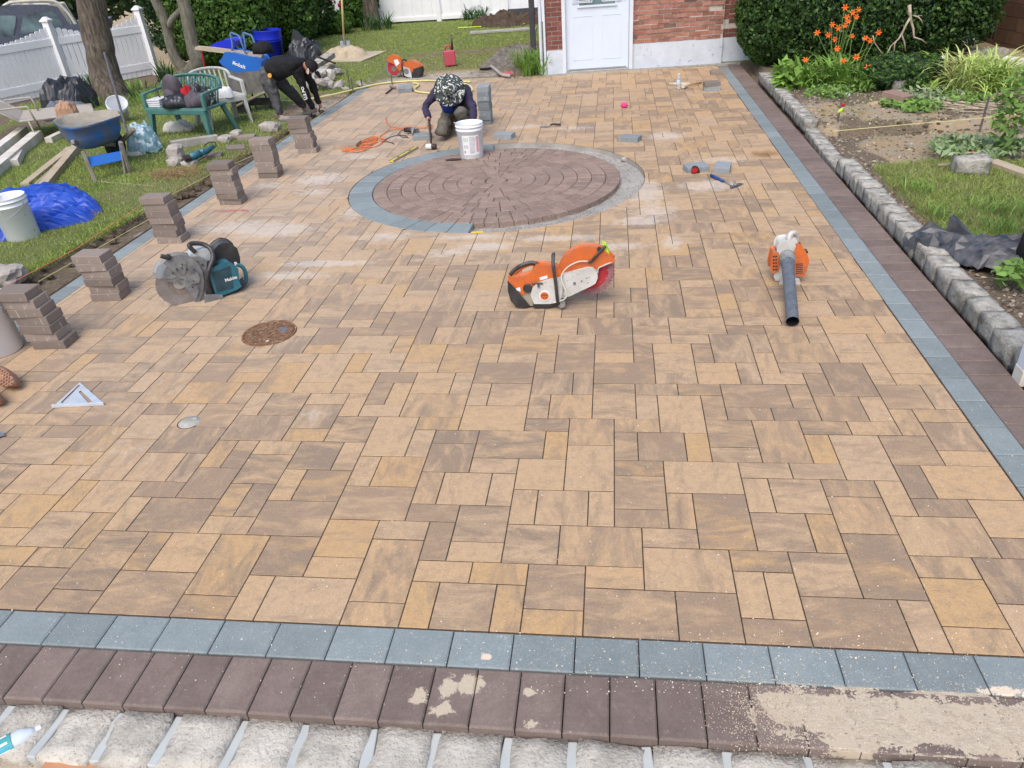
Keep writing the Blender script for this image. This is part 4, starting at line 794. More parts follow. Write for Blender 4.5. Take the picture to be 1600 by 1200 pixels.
# ---- stacked pavers
STK = rimmat('stacked brown concrete', (.165, .130, .118), (.215, .175, .16), (.62, .57, .53), thr=.735); MATS['stk'] = STK
M('stack side', (.205, .172, .160), (.27, .235, .22), 12, .85, .5, 90, .003, rnd=.12, speck=((.12, .1, .09), 60, .64))
def streak(name, c1, c2):
    m, nt, b = newmat(name); g = _n(nt, 'ShaderNodeNewGeometry'); tc = _n(nt, 'ShaderNodeTexCoord'); r = rndnode(nt); P = tc.outputs['Object']
    n = noisen(nt, P, 14, 5, .6); col = mix(nt, n, rgb(c1), rgb(c2)); v = math2(nt, 'MULTIPLY_ADD', r, .45, .80); vm = _n(nt, 'ShaderNodeVectorMath', operation='SCALE'); nt.links.new(col, vm.inputs[0]); nt.links.new(v, vm.inputs['Scale']); col = vm.outputs[0]
    q = _n(nt, 'ShaderNodeVectorMath', operation='MULTIPLY_ADD'); nt.links.new(P, q.inputs[0]); q.inputs[1].default_value = (60, 60, 9); cb = _n(nt, 'ShaderNodeCombineXYZ'); nt.links.new(math2(nt, 'MULTIPLY', r, 70.), cb.inputs[0]); nt.links.new(cb.outputs[0], q.inputs[2])
    s = noisen(nt, q.outputs[0], 1, 2, .5); sp = _n(nt, 'ShaderNodeSeparateXYZ'); nt.links.new(g.outputs['Normal'], sp.inputs[0]); side = math2(nt, 'LESS_THAN', math2(nt, 'ABSOLUTE', sp.outputs[2]), .5)
    col = mix(nt, math2(nt, 'MULTIPLY', ramp(nt, s, .665, .70), math2(nt, 'MULTIPLY', side, .6)), col, rgb((.58, .54, .50))); nt.links.new(col, b.inputs['Base Color']); b.inputs['Roughness'].default_value = .85
    bumpn(nt, b, noisen(nt, P, 150, 3, .6), .4, .002); MATS[name] = m
streak('stack brown', (.178, .140, .116), (.255, .208, .176)); streak('stack grey', (.17, .20, .215), (.25, .275, .285))
PV = {}
def loosepaver(x, y, z, rz, mat, label, group=None, tilt=(0, 0)):
    if mat not in PV: me = MB().prism([(-.1155, -.0775), (.1155, -.0775), (.1155, .0775), (-.1155, .0775)], 0, .0595, ch=.004, chz=.004).mesh('paver'); PV[mat] = me; me.materials.append(MATS[mat])
    o = bpy.data.objects.new('loose_paver', PV[mat]); COL.objects.link(o); o.location = (x, y, z); o.rotation_euler = (*tilt, rz); return tag(o, label, 'paver', group)
ORD = ('bottom', 'second', 'third', 'fourth', 'fifth', 'sixth', 'seventh', 'eighth')
def stack(x, y, n, rz, mat, where, grp, lean=(0, 0), jit=.010):
    for k in range(n):
        nm = ORD[k]+' paver' if k == 0 else ('topmost paver' if k == n-1 else ORD[k]+' paver from the bottom')
        loosepaver(x+lean[0]*k+random.uniform(-jit, jit), y+lean[1]*k+random.uniform(-jit, jit), .002+k*.0605, rz+random.uniform(-.05, .05), mat, nm+' '+where, grp, (random.uniform(-.006, .006), random.uniform(-.006, .006)))
GP = 'brown pavers stacked along the left border'
for x, y, n, rz, w_, ln in ((-3.705, 2.245, 7, .03, 'in the stack beside the white bucket at the left edge', (-.016, 0)), (-3.755, 3.01, 6, .03, 'in the stack between the teal saw and the left border', (-.006, 0)), (-3.885, 4.20, 7, .0, 'in the stack beyond the teal saw, third from the camera', (-.006, 0)),
    (-3.785, 5.255, 7, .0, 'in the fourth brown stack from the camera', (-.004, 0)), (-3.76, 6.19, 7, .02, 'in the fifth brown stack, next to the farthest one', (-.003, 0)), (-3.69, 7.23, 7, .03, 'in the farthest brown stack, near the bending man', (-.010, 0))): stack(x, y, n, rz, 'stack brown', w_, GP, ln)
stack(-1.60, 8.42, 8, PI/2, 'stack grey', 'in the tall grey stack behind the kneeling man', 'grey pavers stacked behind the kneeling man', (0, 0), .006)
def lp(px, py, rz, mat, label, z=0, dy=.06, **k): q = G(px, py, z); return loosepaver(q.x, q.y+dy, z, rz, mat, label, **k)
lp(788, 217, -.25, 'stack grey', 'single blue grey paver lying between the labelled bucket and the circle top'); lp(985, 222, -.35, 'stack grey', 'single blue grey paver lying far right of the circle'); lp(1088, 269, .25, 'stack grey', 'blue grey paver leaning beside the red tape measure', tilt=(.05, 0))
lp(1130, 269, 1.35, 'stack grey', 'blue grey paver lying next to the blue-handled hammer'); lp(659, 219, .1, 'stack grey', 'blue grey paver lying between angle grinder and mallet')
for k, w_ in enumerate(('lower', 'upper')): lp(633, 145, .12+.1*k, 'stack grey', w_+' grey paver of the pair behind the kneeling man on the left', z=.0605*k if k == 0 else 0, dy=.06).location.z = .0605*k
lp(1112, 142, .05, 'stack grey', 'grey paver under a brown one near the wooden mallet'); o = lp(1112, 142, .12, 'stack brown', 'brown paver on top of a grey one near the wooden mallet'); o.location.z = .061
lp(1122, 117, .03, 'stack brown', 'brown paver lying flat at the foot of the house wall')
o = lp(541, 232, .0, 'stack grey', 'tan paver lying half under the orange extension cord'); me = MB().prism([(-.15, -.10), (.15, -.10), (.15, .12), (-.15, .12)], 0, .058, ch=.003).mesh('paver'); me.materials.append(MATS['paver']); o.data = me
# ---- covers
M('rust', (.14, .065, .035), (.25, .14, .08), 30, .85, 1., 120, .004, speck=((.34, .26, .18), 55, .60)); M('rust dark', (.10, .045, .025), (.16, .075, .035), 30, .85, .5, 120, .002)
q = G(421, 521); S = thing('manhole_cover', 'round rusty iron cover set in the paving right of the teal saw', 'manhole cover', (q.x, q.y, 0)); obj('plate', MB().lathe([(.001, .007), (.158, .007), (.162, .003), (.168, .003), (.172, .008), (.182, .008), (.186, -.01)], 56), 'rust', S, smooth=False); obj('ring', MB().lathe([(.160, .0045), (.170, .0045)], 56), 'rust dark', S)
a = G(443, 517); obj('plug', MB().lathe([(.001, .012), (.030, .012), (.034, .006)], 24, (a.x-q.x, a.y-q.y, 0)), M('slate plug', (.10, .105, .13), (.16, .16, .19), 40, .6, .4), S); a = G(418, 534); obj('key_hole', MB().lathe([(.001, .009), (.010, .0095), (.013, .0075)], 12, (a.x-q.x, a.y-q.y, 0)), M('hole cream', (.55, .5, .4), (.4, .36, .3), 30, .8), S)
m = MB()
for k in range(260): a = random.uniform(0, 2*PI); r_ = .15*math.sqrt(random.random()); m.box((r_*math.cos(a), r_*math.sin(a), .0085), (.012*random.uniform(.5, 1.3), .006, .003), (0, 0, random.choice((.6, -.7, .9))))
obj('tread_pattern', m, M('rust light', (.15, .08, .045), (.24, .16, .10), 30, .85, rnd=.2), S, kind='stuff')
q = G(296, 660); S = thing('pipe_cap', 'small pale cement cap with a chipped edge set into the paving', 'pipe cap', (q.x, q.y, 0)); obj('cap', MB().lathe([(.001, .005), (.058, .004), (.062, -.004)], 30), M('cement', (.33, .315, .28), (.42, .40, .36), 30, .9, .8, 60, .004), S, smooth=True); obj('gap', MB().lathe([(.0605, .0015), (.0655, .0015)], 22, arc=3.6, start=2.2), 'inside black', S)
obj('chip', rock((.03, .02, .012), 4).mesh('chip'), 'cement', S, loc=(.02, .028, .006))
# ---- speed square, with its two slots cut through
def keyhole(outer, holes):
    P = list(outer)
    for h in holes:
        bi, bj = min(((i, j) for i in range(len(P)) for j in range(len(h))), key=lambda t: (P[t[0]]-h[t[1]]).length); hh = h[bj:]+h[:bj]; P = P[:bi+1]+hh+[hh[0], P[bi]]+P[bi+1:]
    return P
ctr = G(122, 622); L2 = lambda x, y: (G(x, y, .012)-ctr).to_2d(); O_ = [L2(82, 634), L2(163, 630), L2(124, 596)]; H1 = [L2(94, 627.5), L2(122.5, 599.5), L2(125, 601), L2(97, 628.5)]; H2 = [L2(122, 611), L2(125.5, 608.5), L2(144, 626), L2(137, 628)]
from mathutils.geometry import tessellate_polygon
loops = [[Vector((p.x, p.y, 0)) for p in L_] for L_ in (O_, H1, H2)]; flat_ = [p for L_ in loops for p in L_]; me = bpy.data.meshes.new('plate'); me.from_pydata([tuple(p) for p in flat_], [], [tuple(t) for t in tessellate_polygon(loops)]); me.update()
M('aluminium', (.62, .68, .74), (.52, .58, .63), 12, .35, .1, 100, .001, .5, .3); S = thing('speed_square', 'triangular aluminium square lying near the left edge of the paving', 'square', (ctr.x, ctr.y, .002)); o = obj('plate', me, 'aluminium', S, loc=(0, 0, .004)); s_ = o.modifiers.new('t', 'SOLIDIFY'); s_.thickness = .004
obj('fence', MB().bar((O_[0].x, O_[0].y-.004, .010), (O_[1].x, O_[1].y-.004, .010), .010, .020), 'aluminium', S, bevel=.001)
# ---- small tools
def mallet(a, b, hc, hd, hl, hr, names, label, cat, m1, m2, m3):
    pass
a, b_ = G(1048, 131, .03), G(1096, 129, .03); S = thing('wooden_mallet', 'wooden-handled mallet with cream rubber head near the water bottle', 'mallet', a); M('wood', (.36, .22, .10), (.28, .16, .07), 20, .6, .3); M('cream rubber', (.62, .55, .42), (.52, .46, .35), 20, .7)
c_ = G(1070, 134, .04)-a; obj('handle', MB().tube([c_, b_-a], [.010, .013], 8), 'wood', S, smooth=True); obj('head', MB().tube([c_+Vector((-.03, -.05, 0)), c_+Vector((.03, .05, 0))], .033, 16), 'cream rubber', S, bevel=.006); obj('far_shaft', MB().tube([G(1046, 131, .015)-a, G(1078, 131, .015)-a], .02, 8), 'cream rubber', S, smooth=True)
q = G(1060, 139); S = thing('water_bottle', 'clear plastic water bottle standing upright beside the mallet', 'bottle', (q.x, q.y+.02, 0)); M('clear plastic', (.8, .85, .88), (.75, .8, .85), 5, .2, .1, 40, .002, .5, trans=.75); M('water haze', (.7, .76, .8), (.6, .66, .7), 8, .3)
obj('body', MB().lathe([(.001, .002), (.030, .0), (.033, .01), (.031, .03), (.033, .04), (.031, .06), (.033, .07), (.032, .14), (.022, .175), (.013, .19), (.013, .20)], 24), 'clear plastic', S, smooth=True); obj('cap', MB().lathe([(.015, .20), (.015, .218), (.001, .219)], 16), 'print white', S); obj('label', MB().lathe([(.0335, .075), (.0335, .13)], 24), M('bottle label', (.35, .48, .55), (.7, .75, .8), 60, .5, 0), S, smooth=True)
# hammer
q = G(1136, 284); S = thing('claw_hammer', 'claw hammer with blue rubber grip lying on the paving right of the circle', 'hammer', q); L3 = lambda x, y, z: G(x, y, z)-q
obj('grip', MB().tube([L3(1111, 274, .016), L3(1120, 278, .016), L3(1131, 283, .016)], [.016, .015, .013], 10), M('blue grip', (.02, .06, .20), (.03, .08, .25), 20, .5), S, smooth=True); obj('shaft', MB().tube([L3(1131, 283, .016), L3(1145, 289, .018)], .007, 8), 'steel', S, smooth=True)
obj('head', MB().tube([L3(1141, 292, .02), L3(1147, 290.5, .024)], .014, 12), M('hammer steel', (.15, .14, .14), (.25, .23, .22), 30, .4, .2, metal=.7), S, bevel=.002); obj('claw', MB().tube([L3(1147, 290, .024), L3(1155, 288, .022), L3(1161, 287.5, .012)], [.012, .009, .003], 8, flat=1.6), 'hammer steel', S, smooth=True)
q = G(1086, 272); S = thing('tape_measure', 'red and black tape measure in front of a grey paver', 'tape measure', (q.x, q.y+.03, 0), .2); obj('case', MB().tube([(-.0, -.022, .037), (0, .022, .037)], .037, 16).box((.02, 0, .018), (.05, .044, .034)), M('case black', (.03, .025, .025), (.05, .03, .03), 20, .5), S, bevel=.004); obj('face', MB().tube([(-.004, -.025, .037), (-.004, -.021, .037)], .026, 16), M('red plastic', (.45, .02, .02), (.38, .02, .02), 20, .45), S); obj('side_band', MB().box((-.03, 0, .03), (.016, .047, .044)), 'red plastic', S, bevel=.002)
# level
a, b_ = G(611, 250, .03), G(650, 228, .03); q = a.lerp(b_, .5); S = thing('spirit_level', 'short yellow spirit level lying beside the grey ring of the circle', 'spirit level', (q.x, q.y, 0)); d = (b_-a); d.z = 0; ang = math.atan2(d.y, d.x); S.rotation_euler = (0, 0, ang); L_ = d.length
M('level yellow', (.70, .58, .06), (.6, .5, .08), 20, .5); M('level edge', (.35, .33, .25), (.28, .26, .2), 20, .5)
obj('web', MB().box((0, 0, .012), (L_, .046, .012)), 'level yellow', S); obj('rail', MB().box((0, -.026, .014), (L_, .008, .026)), 'level edge', S); obj('rail', MB().box((0, .026, .014), (L_, .008, .026)), 'level edge', S)
for x in (-.13, .15): obj('vial_window', MB().prism([(x*L_/.6+.035*math.cos(t), .013*math.sin(t)) for t in np.linspace(0, 2*PI, 16)[:-1]], .006, .0186), 'case black', S)
# trowel, pink ball, yellow crayon, dark chisel, far hammer
q = G(862, 198); S = thing('pointing_trowel', 'small dusty trowel with black handle lying behind the circle', 'trowel', q); obj('blade', MB().prism([(-.16, 0), (-.1, .05), (-.02, .03), (-.02, -.03), (-.1, -.05)], .004, .008), 'stack grey' if 0 else 'dusty metal', S); obj('handle', MB().tube([(-.02, 0, .02), (.02, .0, .035), (.12, -.01, .022)], [.008, .014, .014], 8), 'black plastic', S, smooth=True)
q = G(975, 169); S = thing('string_reel', 'pink mason-line reel lying on the paving towards the house', 'string reel', (q.x, q.y, 0)); M('pink', (.75, .06, .22), (.68, .05, .2), 30, .6); obj('line', MB().ell((0, 0, .04), (.05, .035, .038)), 'pink', S, smooth=True); obj('stick', MB().tube([(-.03, 0, .04), (.12, .02, .02)], .007, 6), 'wood', S)
q = G(746, 364); o = obj('crayon', MB().tube([(-.055, 0, .006), (.05, .004, .006)], [.006, .006], 6), M('yellow crayon', (.78, .6, .03), (.7, .5, .02), 30, .5), loc=q); tag(o, 'yellow marking crayon lying just in front of the grey ring', 'crayon')
q = G(710, 251); o = obj('chisel', MB().tube([(-.1, -.01, .012), (-.03, 0, .014), (.08, .01, .012)], [.006, .014, .010], 8), 'case black', loc=q); tag(o, 'black chisel lying on the circle left of the labelled bucket', 'chisel')
q = G(610, 141); S = thing('hammer', 'dark hammer lying near the paired grey pavers at the back left', 'hammer', q); obj('handle', MB().tube([G(603, 146, .015)-q, G(613, 138, .02)-q], .012, 8), 'case black', S); obj('head', MB().tube([G(610, 134.5, .03)-q, G(618, 137, .03)-q], .022, 10), 'dusty metal', S)
q = G(3, 686); o = obj('blade_tip', MB().prism([(-.10, -.06), (.012, .02), (-.02, .05), (-.12, .03)], .0, .004), 'steel', loc=(q.x, q.y, .01), rot=(0, .12, .2)); tag(o, 'grey steel trowel tip poking in at the left edge', 'trowel')
q = G(364, 331); m = MB()
for k in range(60): t = k/59; m.box(((t-.5)*.32, .04*math.sin(t*3)+random.gauss(0, .012), .0025), (.02*random.random()+.008, .008, .002), (0, 0, random.random()*3))
tag(obj('pink_mark', m, M('pink paint', (.72, .16, .2), (.68, .3, .3), 30, .8), loc=q), 'faint pink line marking on the paving left of the circle', 'paint mark')
# ---- orange cord and the angle grinder
M('orange cord', (.72, .20, .06), (.65, .18, .06), 30, .6)
def cord(pts, r, mat, name, label, cat, z=.006, n=6, amp=0., seed=0, rep=5):
    P = [Vector(G(x, y, z)) for x, y in pts]; Q = []
    for i in range(len(P)-1):
        a, b, c, d = P[max(i-1, 0)], P[i], P[i+1], P[min(i+2, len(P)-1)]
        for k in range(rep): t = k/rep; v = .5*((2*b)+(c-a)*t+(2*a-5*b+4*c-d)*t*t+(3*b-a-3*c+d)*t**3); Q.append(v+Vector((noise.noise(v*7+Vector((seed, 0, 0))), noise.noise(v*7+Vector((0, seed, 0))), abs(noise.noise(v*9))*.5))*amp)
    Q.append(P[-1]); o = obj(name, MB().tube(Q, r, n), mat, smooth=True)
    return tag(o, label, cat) if label else o
ptsc = [(605, 184), (603, 190), (610, 197), (625, 200), (640, 199), (664, 200), (640, 202), (615, 202), (604, 206), (596, 214)]
random.seed(5)
for k in range(7): ptsc += [(600-k*3+random.uniform(-3, 3), 212+random.uniform(0, 10)), (577+random.uniform(-9, 9), 222+random.uniform(-9, 9)), (530+random.uniform(0, 22), 238-random.uniform(0, 14)), (558+random.uniform(-10, 10), 230+random.uniform(-10, 8))]
cord(ptsc, .0055, 'orange cord', 'extension_cord', 'tangled orange extension cord heaped in front of the kneeling man', 'extension cord', .010, amp=.03)
q = G(640, 208); S = thing('angle_grinder', 'black angle grinder lying behind a grey paver by the orange cord', 'angle grinder', q); L3 = lambda x, y, z: G(x, y, z)-q
obj('motor', MB().tube([L3(632, 203, .05), L3(645, 203, .05)], [.03, .034], 12), 'case black', S, smooth=True); obj('gear_head', MB().tube([L3(645, 203, .05), L3(652, 205, .05)], .038, 12), 'dusty metal', S, bevel=.006); obj('disc', MB().tube([L3(646, 208, .04), L3(648, 208, .04)], .055, 20), 'dusty metal', S)
obj('power_cord', MB().tube([L3(*p) for p in ((632, 203, .05), (626, 205, .02), (622, 210, .01), (628, 214, .01), (638, 215, .01), (634, 212, .015), (622, 211, .01), (610, 214, .01), (600, 219, .01), (596, 222, .01), (604, 221, .01), (612, 223, .01), (616, 225, .01))], .005, 6), 'case black', S, smooth=True)
# ================================================================ people
M('skin', (.42, .22, .14), (.36, .18, .11), 20, .55, .1, 100, .001); M('navy cloth', (.030, .024, .055), (.045, .038, .075), 9, .85, .6, 26, .008); M('blue vest', (.012, .035, .20), (.015, .05, .26), 9, .8, .6, 22, .008); M('olive trousers', (.075, .070, .055), (.115, .105, .085), 10, .85, .8, 24, .010, dust=.35, topc=(.3, .28, .24))
M('black cloth', (.008, .008, .010), (.014, .014, .016), 8, .85, .6, 20, .010); M('dark trousers', (.040, .040, .045), (.07, .07, .074), 9, .85, .8, 24, .010, dust=.3); M('boot brown', (.26, .13, .08), (.34, .18, .12), 24, .8, .5, 60, .004, dust=.4, topc=(.4, .28, .2)); M('boot grey', (.2, .19, .17), (.3, .28, .25), 24, .85, .5)
def camo():
    m, nt, b = newmat('camouflage cloth'); tc = _n(nt, 'ShaderNodeTexCoord'); n1 = noisen(nt, tc.outputs['Object'], 10, 2, .5, 1.4); n2 = noisen(nt, tc.outputs['Object'], 12, 2, .5, 1.8)
    c = mix(nt, ramp(nt, n1, .50, .52), rgb((.045, .060, .055)), rgb((.015, .020, .018))); c = mix(nt, ramp(nt, n2, .55, .565), c, rgb((.55, .56, .52))); nt.links.new(c, b.inputs['Base Color']); b.inputs['Roughness'].default_value = .85; MATS['camo'] = m
camo()
def hand(at, d, side, r=.011, L=.075, curl=.6):
    """finger chains leaving a palm: list of chains"""
    d = Vector(d).normalized(); s = Vector(side).normalized(); n = d.cross(s).normalized(); at = Vector(at); out = []
    for k, (o, l) in enumerate(((-1.5, .85), (-.5, 1.), (.5, .97), (1.5, .78))):
        b = at+s*o*.020+d*.03; p1 = b+d*L*.42*l; p2 = p1+(d*math.cos(curl)+n*math.sin(curl))*L*.33*l; p3 = p2+(d*math.cos(curl*1.9)+n*math.sin(curl*1.9))*L*.25*l; out.append([(b, r), (p1, r*.95), (p2, r*.9), (p3, r*.75)])
    t0 = at-s*.028; out.append([(t0+s*.01, r*1.1), (t0-s*.015+d*.035, r*1.05), (t0-s*.005+d*.06+n*.02, r*.9)]); return out
FOLDS = bpy.data.textures.new('folds', 'MARBLE'); FOLDS.noise_scale = .10; FOLDS.turbulence = 9; FOLDS.marble_type = 'SOFT'
def person(name, label, base, body, garments, extra):
    S = thing(name, label, 'person', base); B = Vector(base)
    V, E, R = chains(*[[(it[0]-B, it[1]) if not isinstance(it, int) else it for it in c] for c in body]); skin('body', 'skin', V, E, R, 0, S)
    for nm, mat, cs in garments:
        V, E, R = chains(*[[(it[0]-B, it[1]) if not isinstance(it, int) else it for it in c] for c in cs]); w_ = skin(nm, mat, V, E, R, 0, S, sub=3); dm = w_.modifiers.new('wrinkles', 'DISPLACE'); dm.texture = FOLDS; dm.strength = .020; dm.mid_level = .45; dm.texture_coords = 'LOCAL'
    extra(S, B); return S
v = lambda *a: Vector(a)
# the kneeling man with the camouflage hat
pel, ch, nk, hd = v(-1.90, 7.98, .22), v(-1.915, 7.88, .46), v(-1.905, 7.74, .575), v(-1.895, 7.63, .585)
sl_, el_, wl_ = v(-2.085, 7.82, .545), v(-2.235, 7.64, .40), v(-2.165, 7.46, .29); sr_, er_, wr_ = v(-1.735, 7.82, .535), v(-1.625, 7.66, .34), v(-1.625, 7.50, .20)
hl_, kl_, fl_ = v(-1.985, 7.92, .27), v(-2.035, 7.47, .10), v(-2.00, 7.95, .075); hr_, kr_, ar_, tr_ = v(-1.80, 7.92, .24), v(-1.765, 7.47, .345), v(-1.70, 7.66, .07), v(-1.69, 7.50, .04)
hc_ = v(-2.145, 7.43, .262)
body = [[(pel, .07), (ch, .08), (nk, .05), (hd, .085), (hd+v(0, -.03, -.08), .06)], [1, (sl_, .04), (el_, .034), (wl_, .026), (hc_, .030)], [1, (sr_, .05), (er_, .036), (wr_, .026), (wr_+v(0, -.05, -.05), .03)], [0, (hl_, .08), (kl_, .06), (fl_, .04)], [0, (hr_, .08), (kr_, .06), (ar_, .04), (tr_, .035)]]
def ex(S, B):
    # hat: brim and crown seen from above because the head is bowed
    up = v(.10, -.83, .55).normalized(); q = up.to_track_quat('Z', 'Y').to_matrix(); c = hd-B+v(0, -.03, .02)
    mb = MB(); n = 56; prof = [(.001, .118), (.045, .115), (.075, .10), (.090, .075), (.097, .03), (.10, .0), (.135, -.012), (.170, -.028), (.195, -.045), (.192, -.049), (.13, -.02), (.095, -.008), (.09, .02)]
    for r_, z in prof:
        for k in range(n): a = 2*PI*k/n; w_ = .012*math.sin(a*3+1)*(r_/.19)**2 if r_ > .11 else 0; mb.v.append(tuple(q @ Vector((r_*math.cos(a)*1.0, r_*math.sin(a)*1.08, z+w_))+c))
    mb.f = [(i*n+k, i*n+(k+1) % n, (i+1)*n+(k+1) % n, (i+1)*n+k) for i in range(len(prof)-1) for k in range(n)]; obj('sun_hat', mb, 'camo', S, smooth=True)
    for nm, b, p in (('fingers', hc_, 1),):
        V, E, R = chains(*hand(hc_-B, (.05, -.35, -.9), (1, .1, 0), .0095, .085, .5)); skin('fingers', 'skin', V, E, R, 0, S, sub=2) if False else None
    for ch_ in hand(hc_-B, (.08, -.30, -.9), (1, .15, 0), .0095, .09, .45): V, E, R = chains(ch_); skin('finger', 'skin', V, E, R, 0, S, sub=1)
    obj('ear', MB().ell(hd-B+v(-.085, .0, -.02), (.012, .02, .03)), 'skin', S, smooth=True); obj('nose', MB().ell(hd-B+v(0, -.07, -.085), (.013, .018, .02)), 'skin', S, smooth=True)
    for sx in (-1, 1): obj('eye', MB().ell(hd-B+v(.03*sx, -.075, -.05), (.012, .008, .008)), 'print white', S, smooth=True)
    obj('mouth', MB().ell(hd-B+v(0, -.05, -.13), (.022, .008, .006)), M('lip', (.25, .08, .07), (.2, .06, .06), 20, .6), S, smooth=True)
    for nm, p, d in (('boot', tr_, v(0, -.06, 0)), ('boot', fl_+v(0, .04, .0), v(0, .1, -.02))): obj(nm, MB().ell(p-B+v(0, 0, .0), (.05, .12, .045)).box(p-B+v(0, 0, -.028), (.085, .22, .02)), 'boot brown', S, smooth=True)
g_ = [('trousers', 'olive trousers', [[(pel, .125), (hl_, .105), (kl_.lerp(hl_, .5), .09), (kl_, .082), (fl_, .058)], [0, (hr_, .10), (kr_.lerp(hr_, .45), .09), (kr_, .087), (ar_, .058)]]),
      ('shirt', 'navy cloth', [[(pel+v(0, 0, .06), .125), (ch, .135), (nk+v(0, .02, -.02), .07)], [1, (sl_, .075), (sl_.lerp(el_, .5), .06), (el_, .052), (wl_, .040)], [1, (sr_, .075), (sr_.lerp(er_, .5), .06), (er_, .052), (wr_, .040)]]),
      ('vest', 'blue vest', [[(pel+v(-.07, -.26, .07), .075), (pel+v(-.06, -.20, .16), .12), (ch+v(-.04, -.12, .0), .135), (nk+v(-.02, -.02, -.03), .07)]])]
person('person', 'man in camouflage hat and blue vest kneeling beside the circle, holding a mallet', (-1.9, 7.7, 0), body, g_, ex)
a = hc_+v(.0, -.02, -.01); c = G(674, 229, .036); S = thing('rubber_mallet', 'rubber mallet with white and black head held by the kneeling man', 'mallet', (c.x, c.y, 0)); B = v(c.x, c.y, 0)
obj('handle', MB().tube([a-B+v(0, 0, .05), a-B, c-B+v(.0, .01, .02)], [.015, .014, .012], 10), 'case black', S, smooth=True); obj('white_face', MB().tube([c-B+v(-.068, 0, 0), c-B+v(.005, 0, 0)], .034, 18), M('white rubber', (.66, .66, .64), (.58, .57, .54), 20, .6), S, bevel=.006); obj('black_face', MB().tube([c-B+v(.005, 0, 0), c-B+v(.062, 0, 0)], .035, 18), 'case black', S, bevel=.006)
# the bending man in black
pel, ch, nk, hd = v(-4.86, 9.12, .66), v(-4.52, 9.16, .80), v(-4.32, 9.18, .755), v(-4.245, 9.2, .70); sa, ea, wa = v(-4.40, 9.10, .72), v(-4.375, 9.16, .40), v(-4.35, 9.28, .12); sb, eb, wb = v(-4.42, 9.34, .72), v(-4.34, 9.42, .42), v(-4.3, 9.45, .15)
ha, ka_, aa, ta = v(-4.87, 9.04, .60), v(-4.80, 9.03, .36), v(-4.74, 8.98, .09), v(-4.64, 8.95, .045); hb, kb, ab_, tb = v(-4.82, 9.24, .60), v(-4.68, 9.40, .34), v(-4.60, 9.58, .09), v(-4.52, 9.60, .045)
body = [[(pel, .06), (ch, .06), (nk, .04), (hd, .075), (hd+v(.02, 0, -.07), .055)], [1, (sa, .03), (ea, .03), (wa, .026), (wa+v(-.02, .03, -.06), .028)], [1, (sb, .03), (eb, .03), (wb, .026), (wb+v(0, .02, -.06), .028)], [0, (ha, .05), (ka_, .045), (aa, .03), (ta, .03)], [0, (hb, .05), (kb, .045), (ab_, .035), (tb, .035)]]
def ex(S, B):
    c = hd-B; q = Euler((0, .95, 0)).to_matrix(); obj('cap', MB().lathe([(.001, .10), (.06, .088), (.088, .055), (.094, .0), (.09, -.02)], 26, c+v(.02, 0, .015), q), 'black cloth', S, smooth=True)
    obj('cap_visor', MB().prism([(.0+.11*math.cos(t)*1.0, .075*math.sin(t)) for t in np.linspace(-PI/2, PI/2, 10)], 0, .006), 'black cloth', S, loc=c+v(.085, 0, -.055), rot=(0, 1.15, 0)); obj('cap_stripe', MB().box(c+v(.005, -.093, -.035), (.012, .006, .075), (0, .25, 0)), 'print white', S)
    obj('ear', MB().ell(c+v(-.02, -.078, -.045), (.018, .01, .026)), 'skin', S, smooth=True); obj('nose', MB().ell(c+v(.075, 0, -.085), (.018, .012, .016)), 'skin', S, smooth=True)
    for sy in (-1, 1): obj('eye', MB().ell(c+v(.072, .03*sy, -.06), (.006, .011, .008)), 'print white', S, smooth=True)
    obj('mouth', MB().ell(c+v(.06, 0, -.115), (.008, .02, .006)), 'lip', S, smooth=True)
    for ch_ in hand(wa-B+v(-.02, .03, -.06), (-.1, .3, -.9), (1, .1, 0), .009, .08, .4)+hand(wb-B+v(0, .02, -.06), (0, .2, -.9), (1, .1, 0), .009, .08, .4): V, E, R = chains(ch_); skin('finger', 'black cloth', V, E, R, 0, S, sub=1)
    for p in (ta, tb): obj('boot', MB().ell(p-B+v(-.02, 0, .01), (.12, .048, .045)).box(p-B+v(-.02, 0, -.03), (.22, .085, .02)), 'boot grey', S, smooth=True)
    bd = obj('hip_badge', MB().tube([v(-4.76, 8.945, .66)-B, v(-4.76, 8.96, .66)-B], .030, 20), M('badge orange', (.75, .32, .04), (.7, .4, .1), 60, .5), S)
    # lettering runs up the near sleeve
    for wd, z, x in (('U.S.', .335, -4.352), ('POLO', .465, -4.370), ('ASSN', .590, -4.385)): text('sleeve_lettering', wd, .060, 'print white', S, loc=v(x, 9.092, z)-B, rot=(PI/2, -PI/2-.12, 0), bold=.0022, ext=.001)
g_ = [('trousers', 'dark trousers', [[(pel+v(.05, 0, .06), .13), (pel, .15), (ha, .125), (ka_.lerp(ha, .5), .10), (ka_, .085), (aa, .058)], [1, (hb, .11), (kb, .076), (ab_, .055)]]),
      ('hoodie', 'black cloth', [[(pel+v(-.02, 0, .0), .155), (pel.lerp(ch, .5)+v(0, 0, .01), .175), (ch+v(.02, 0, -.03), .175), (nk+v(-.01, 0, 0), .095)], [2, (sa, .10), (sa.lerp(ea, .5), .068), (ea, .056), (wa, .042)], [2, (sb, .085), (eb, .058), (wb, .042)]])]
person('person', 'man in black hoodie and cap bending down to the left border edging', (-4.68, 9.1, 0), body, g_, ex)
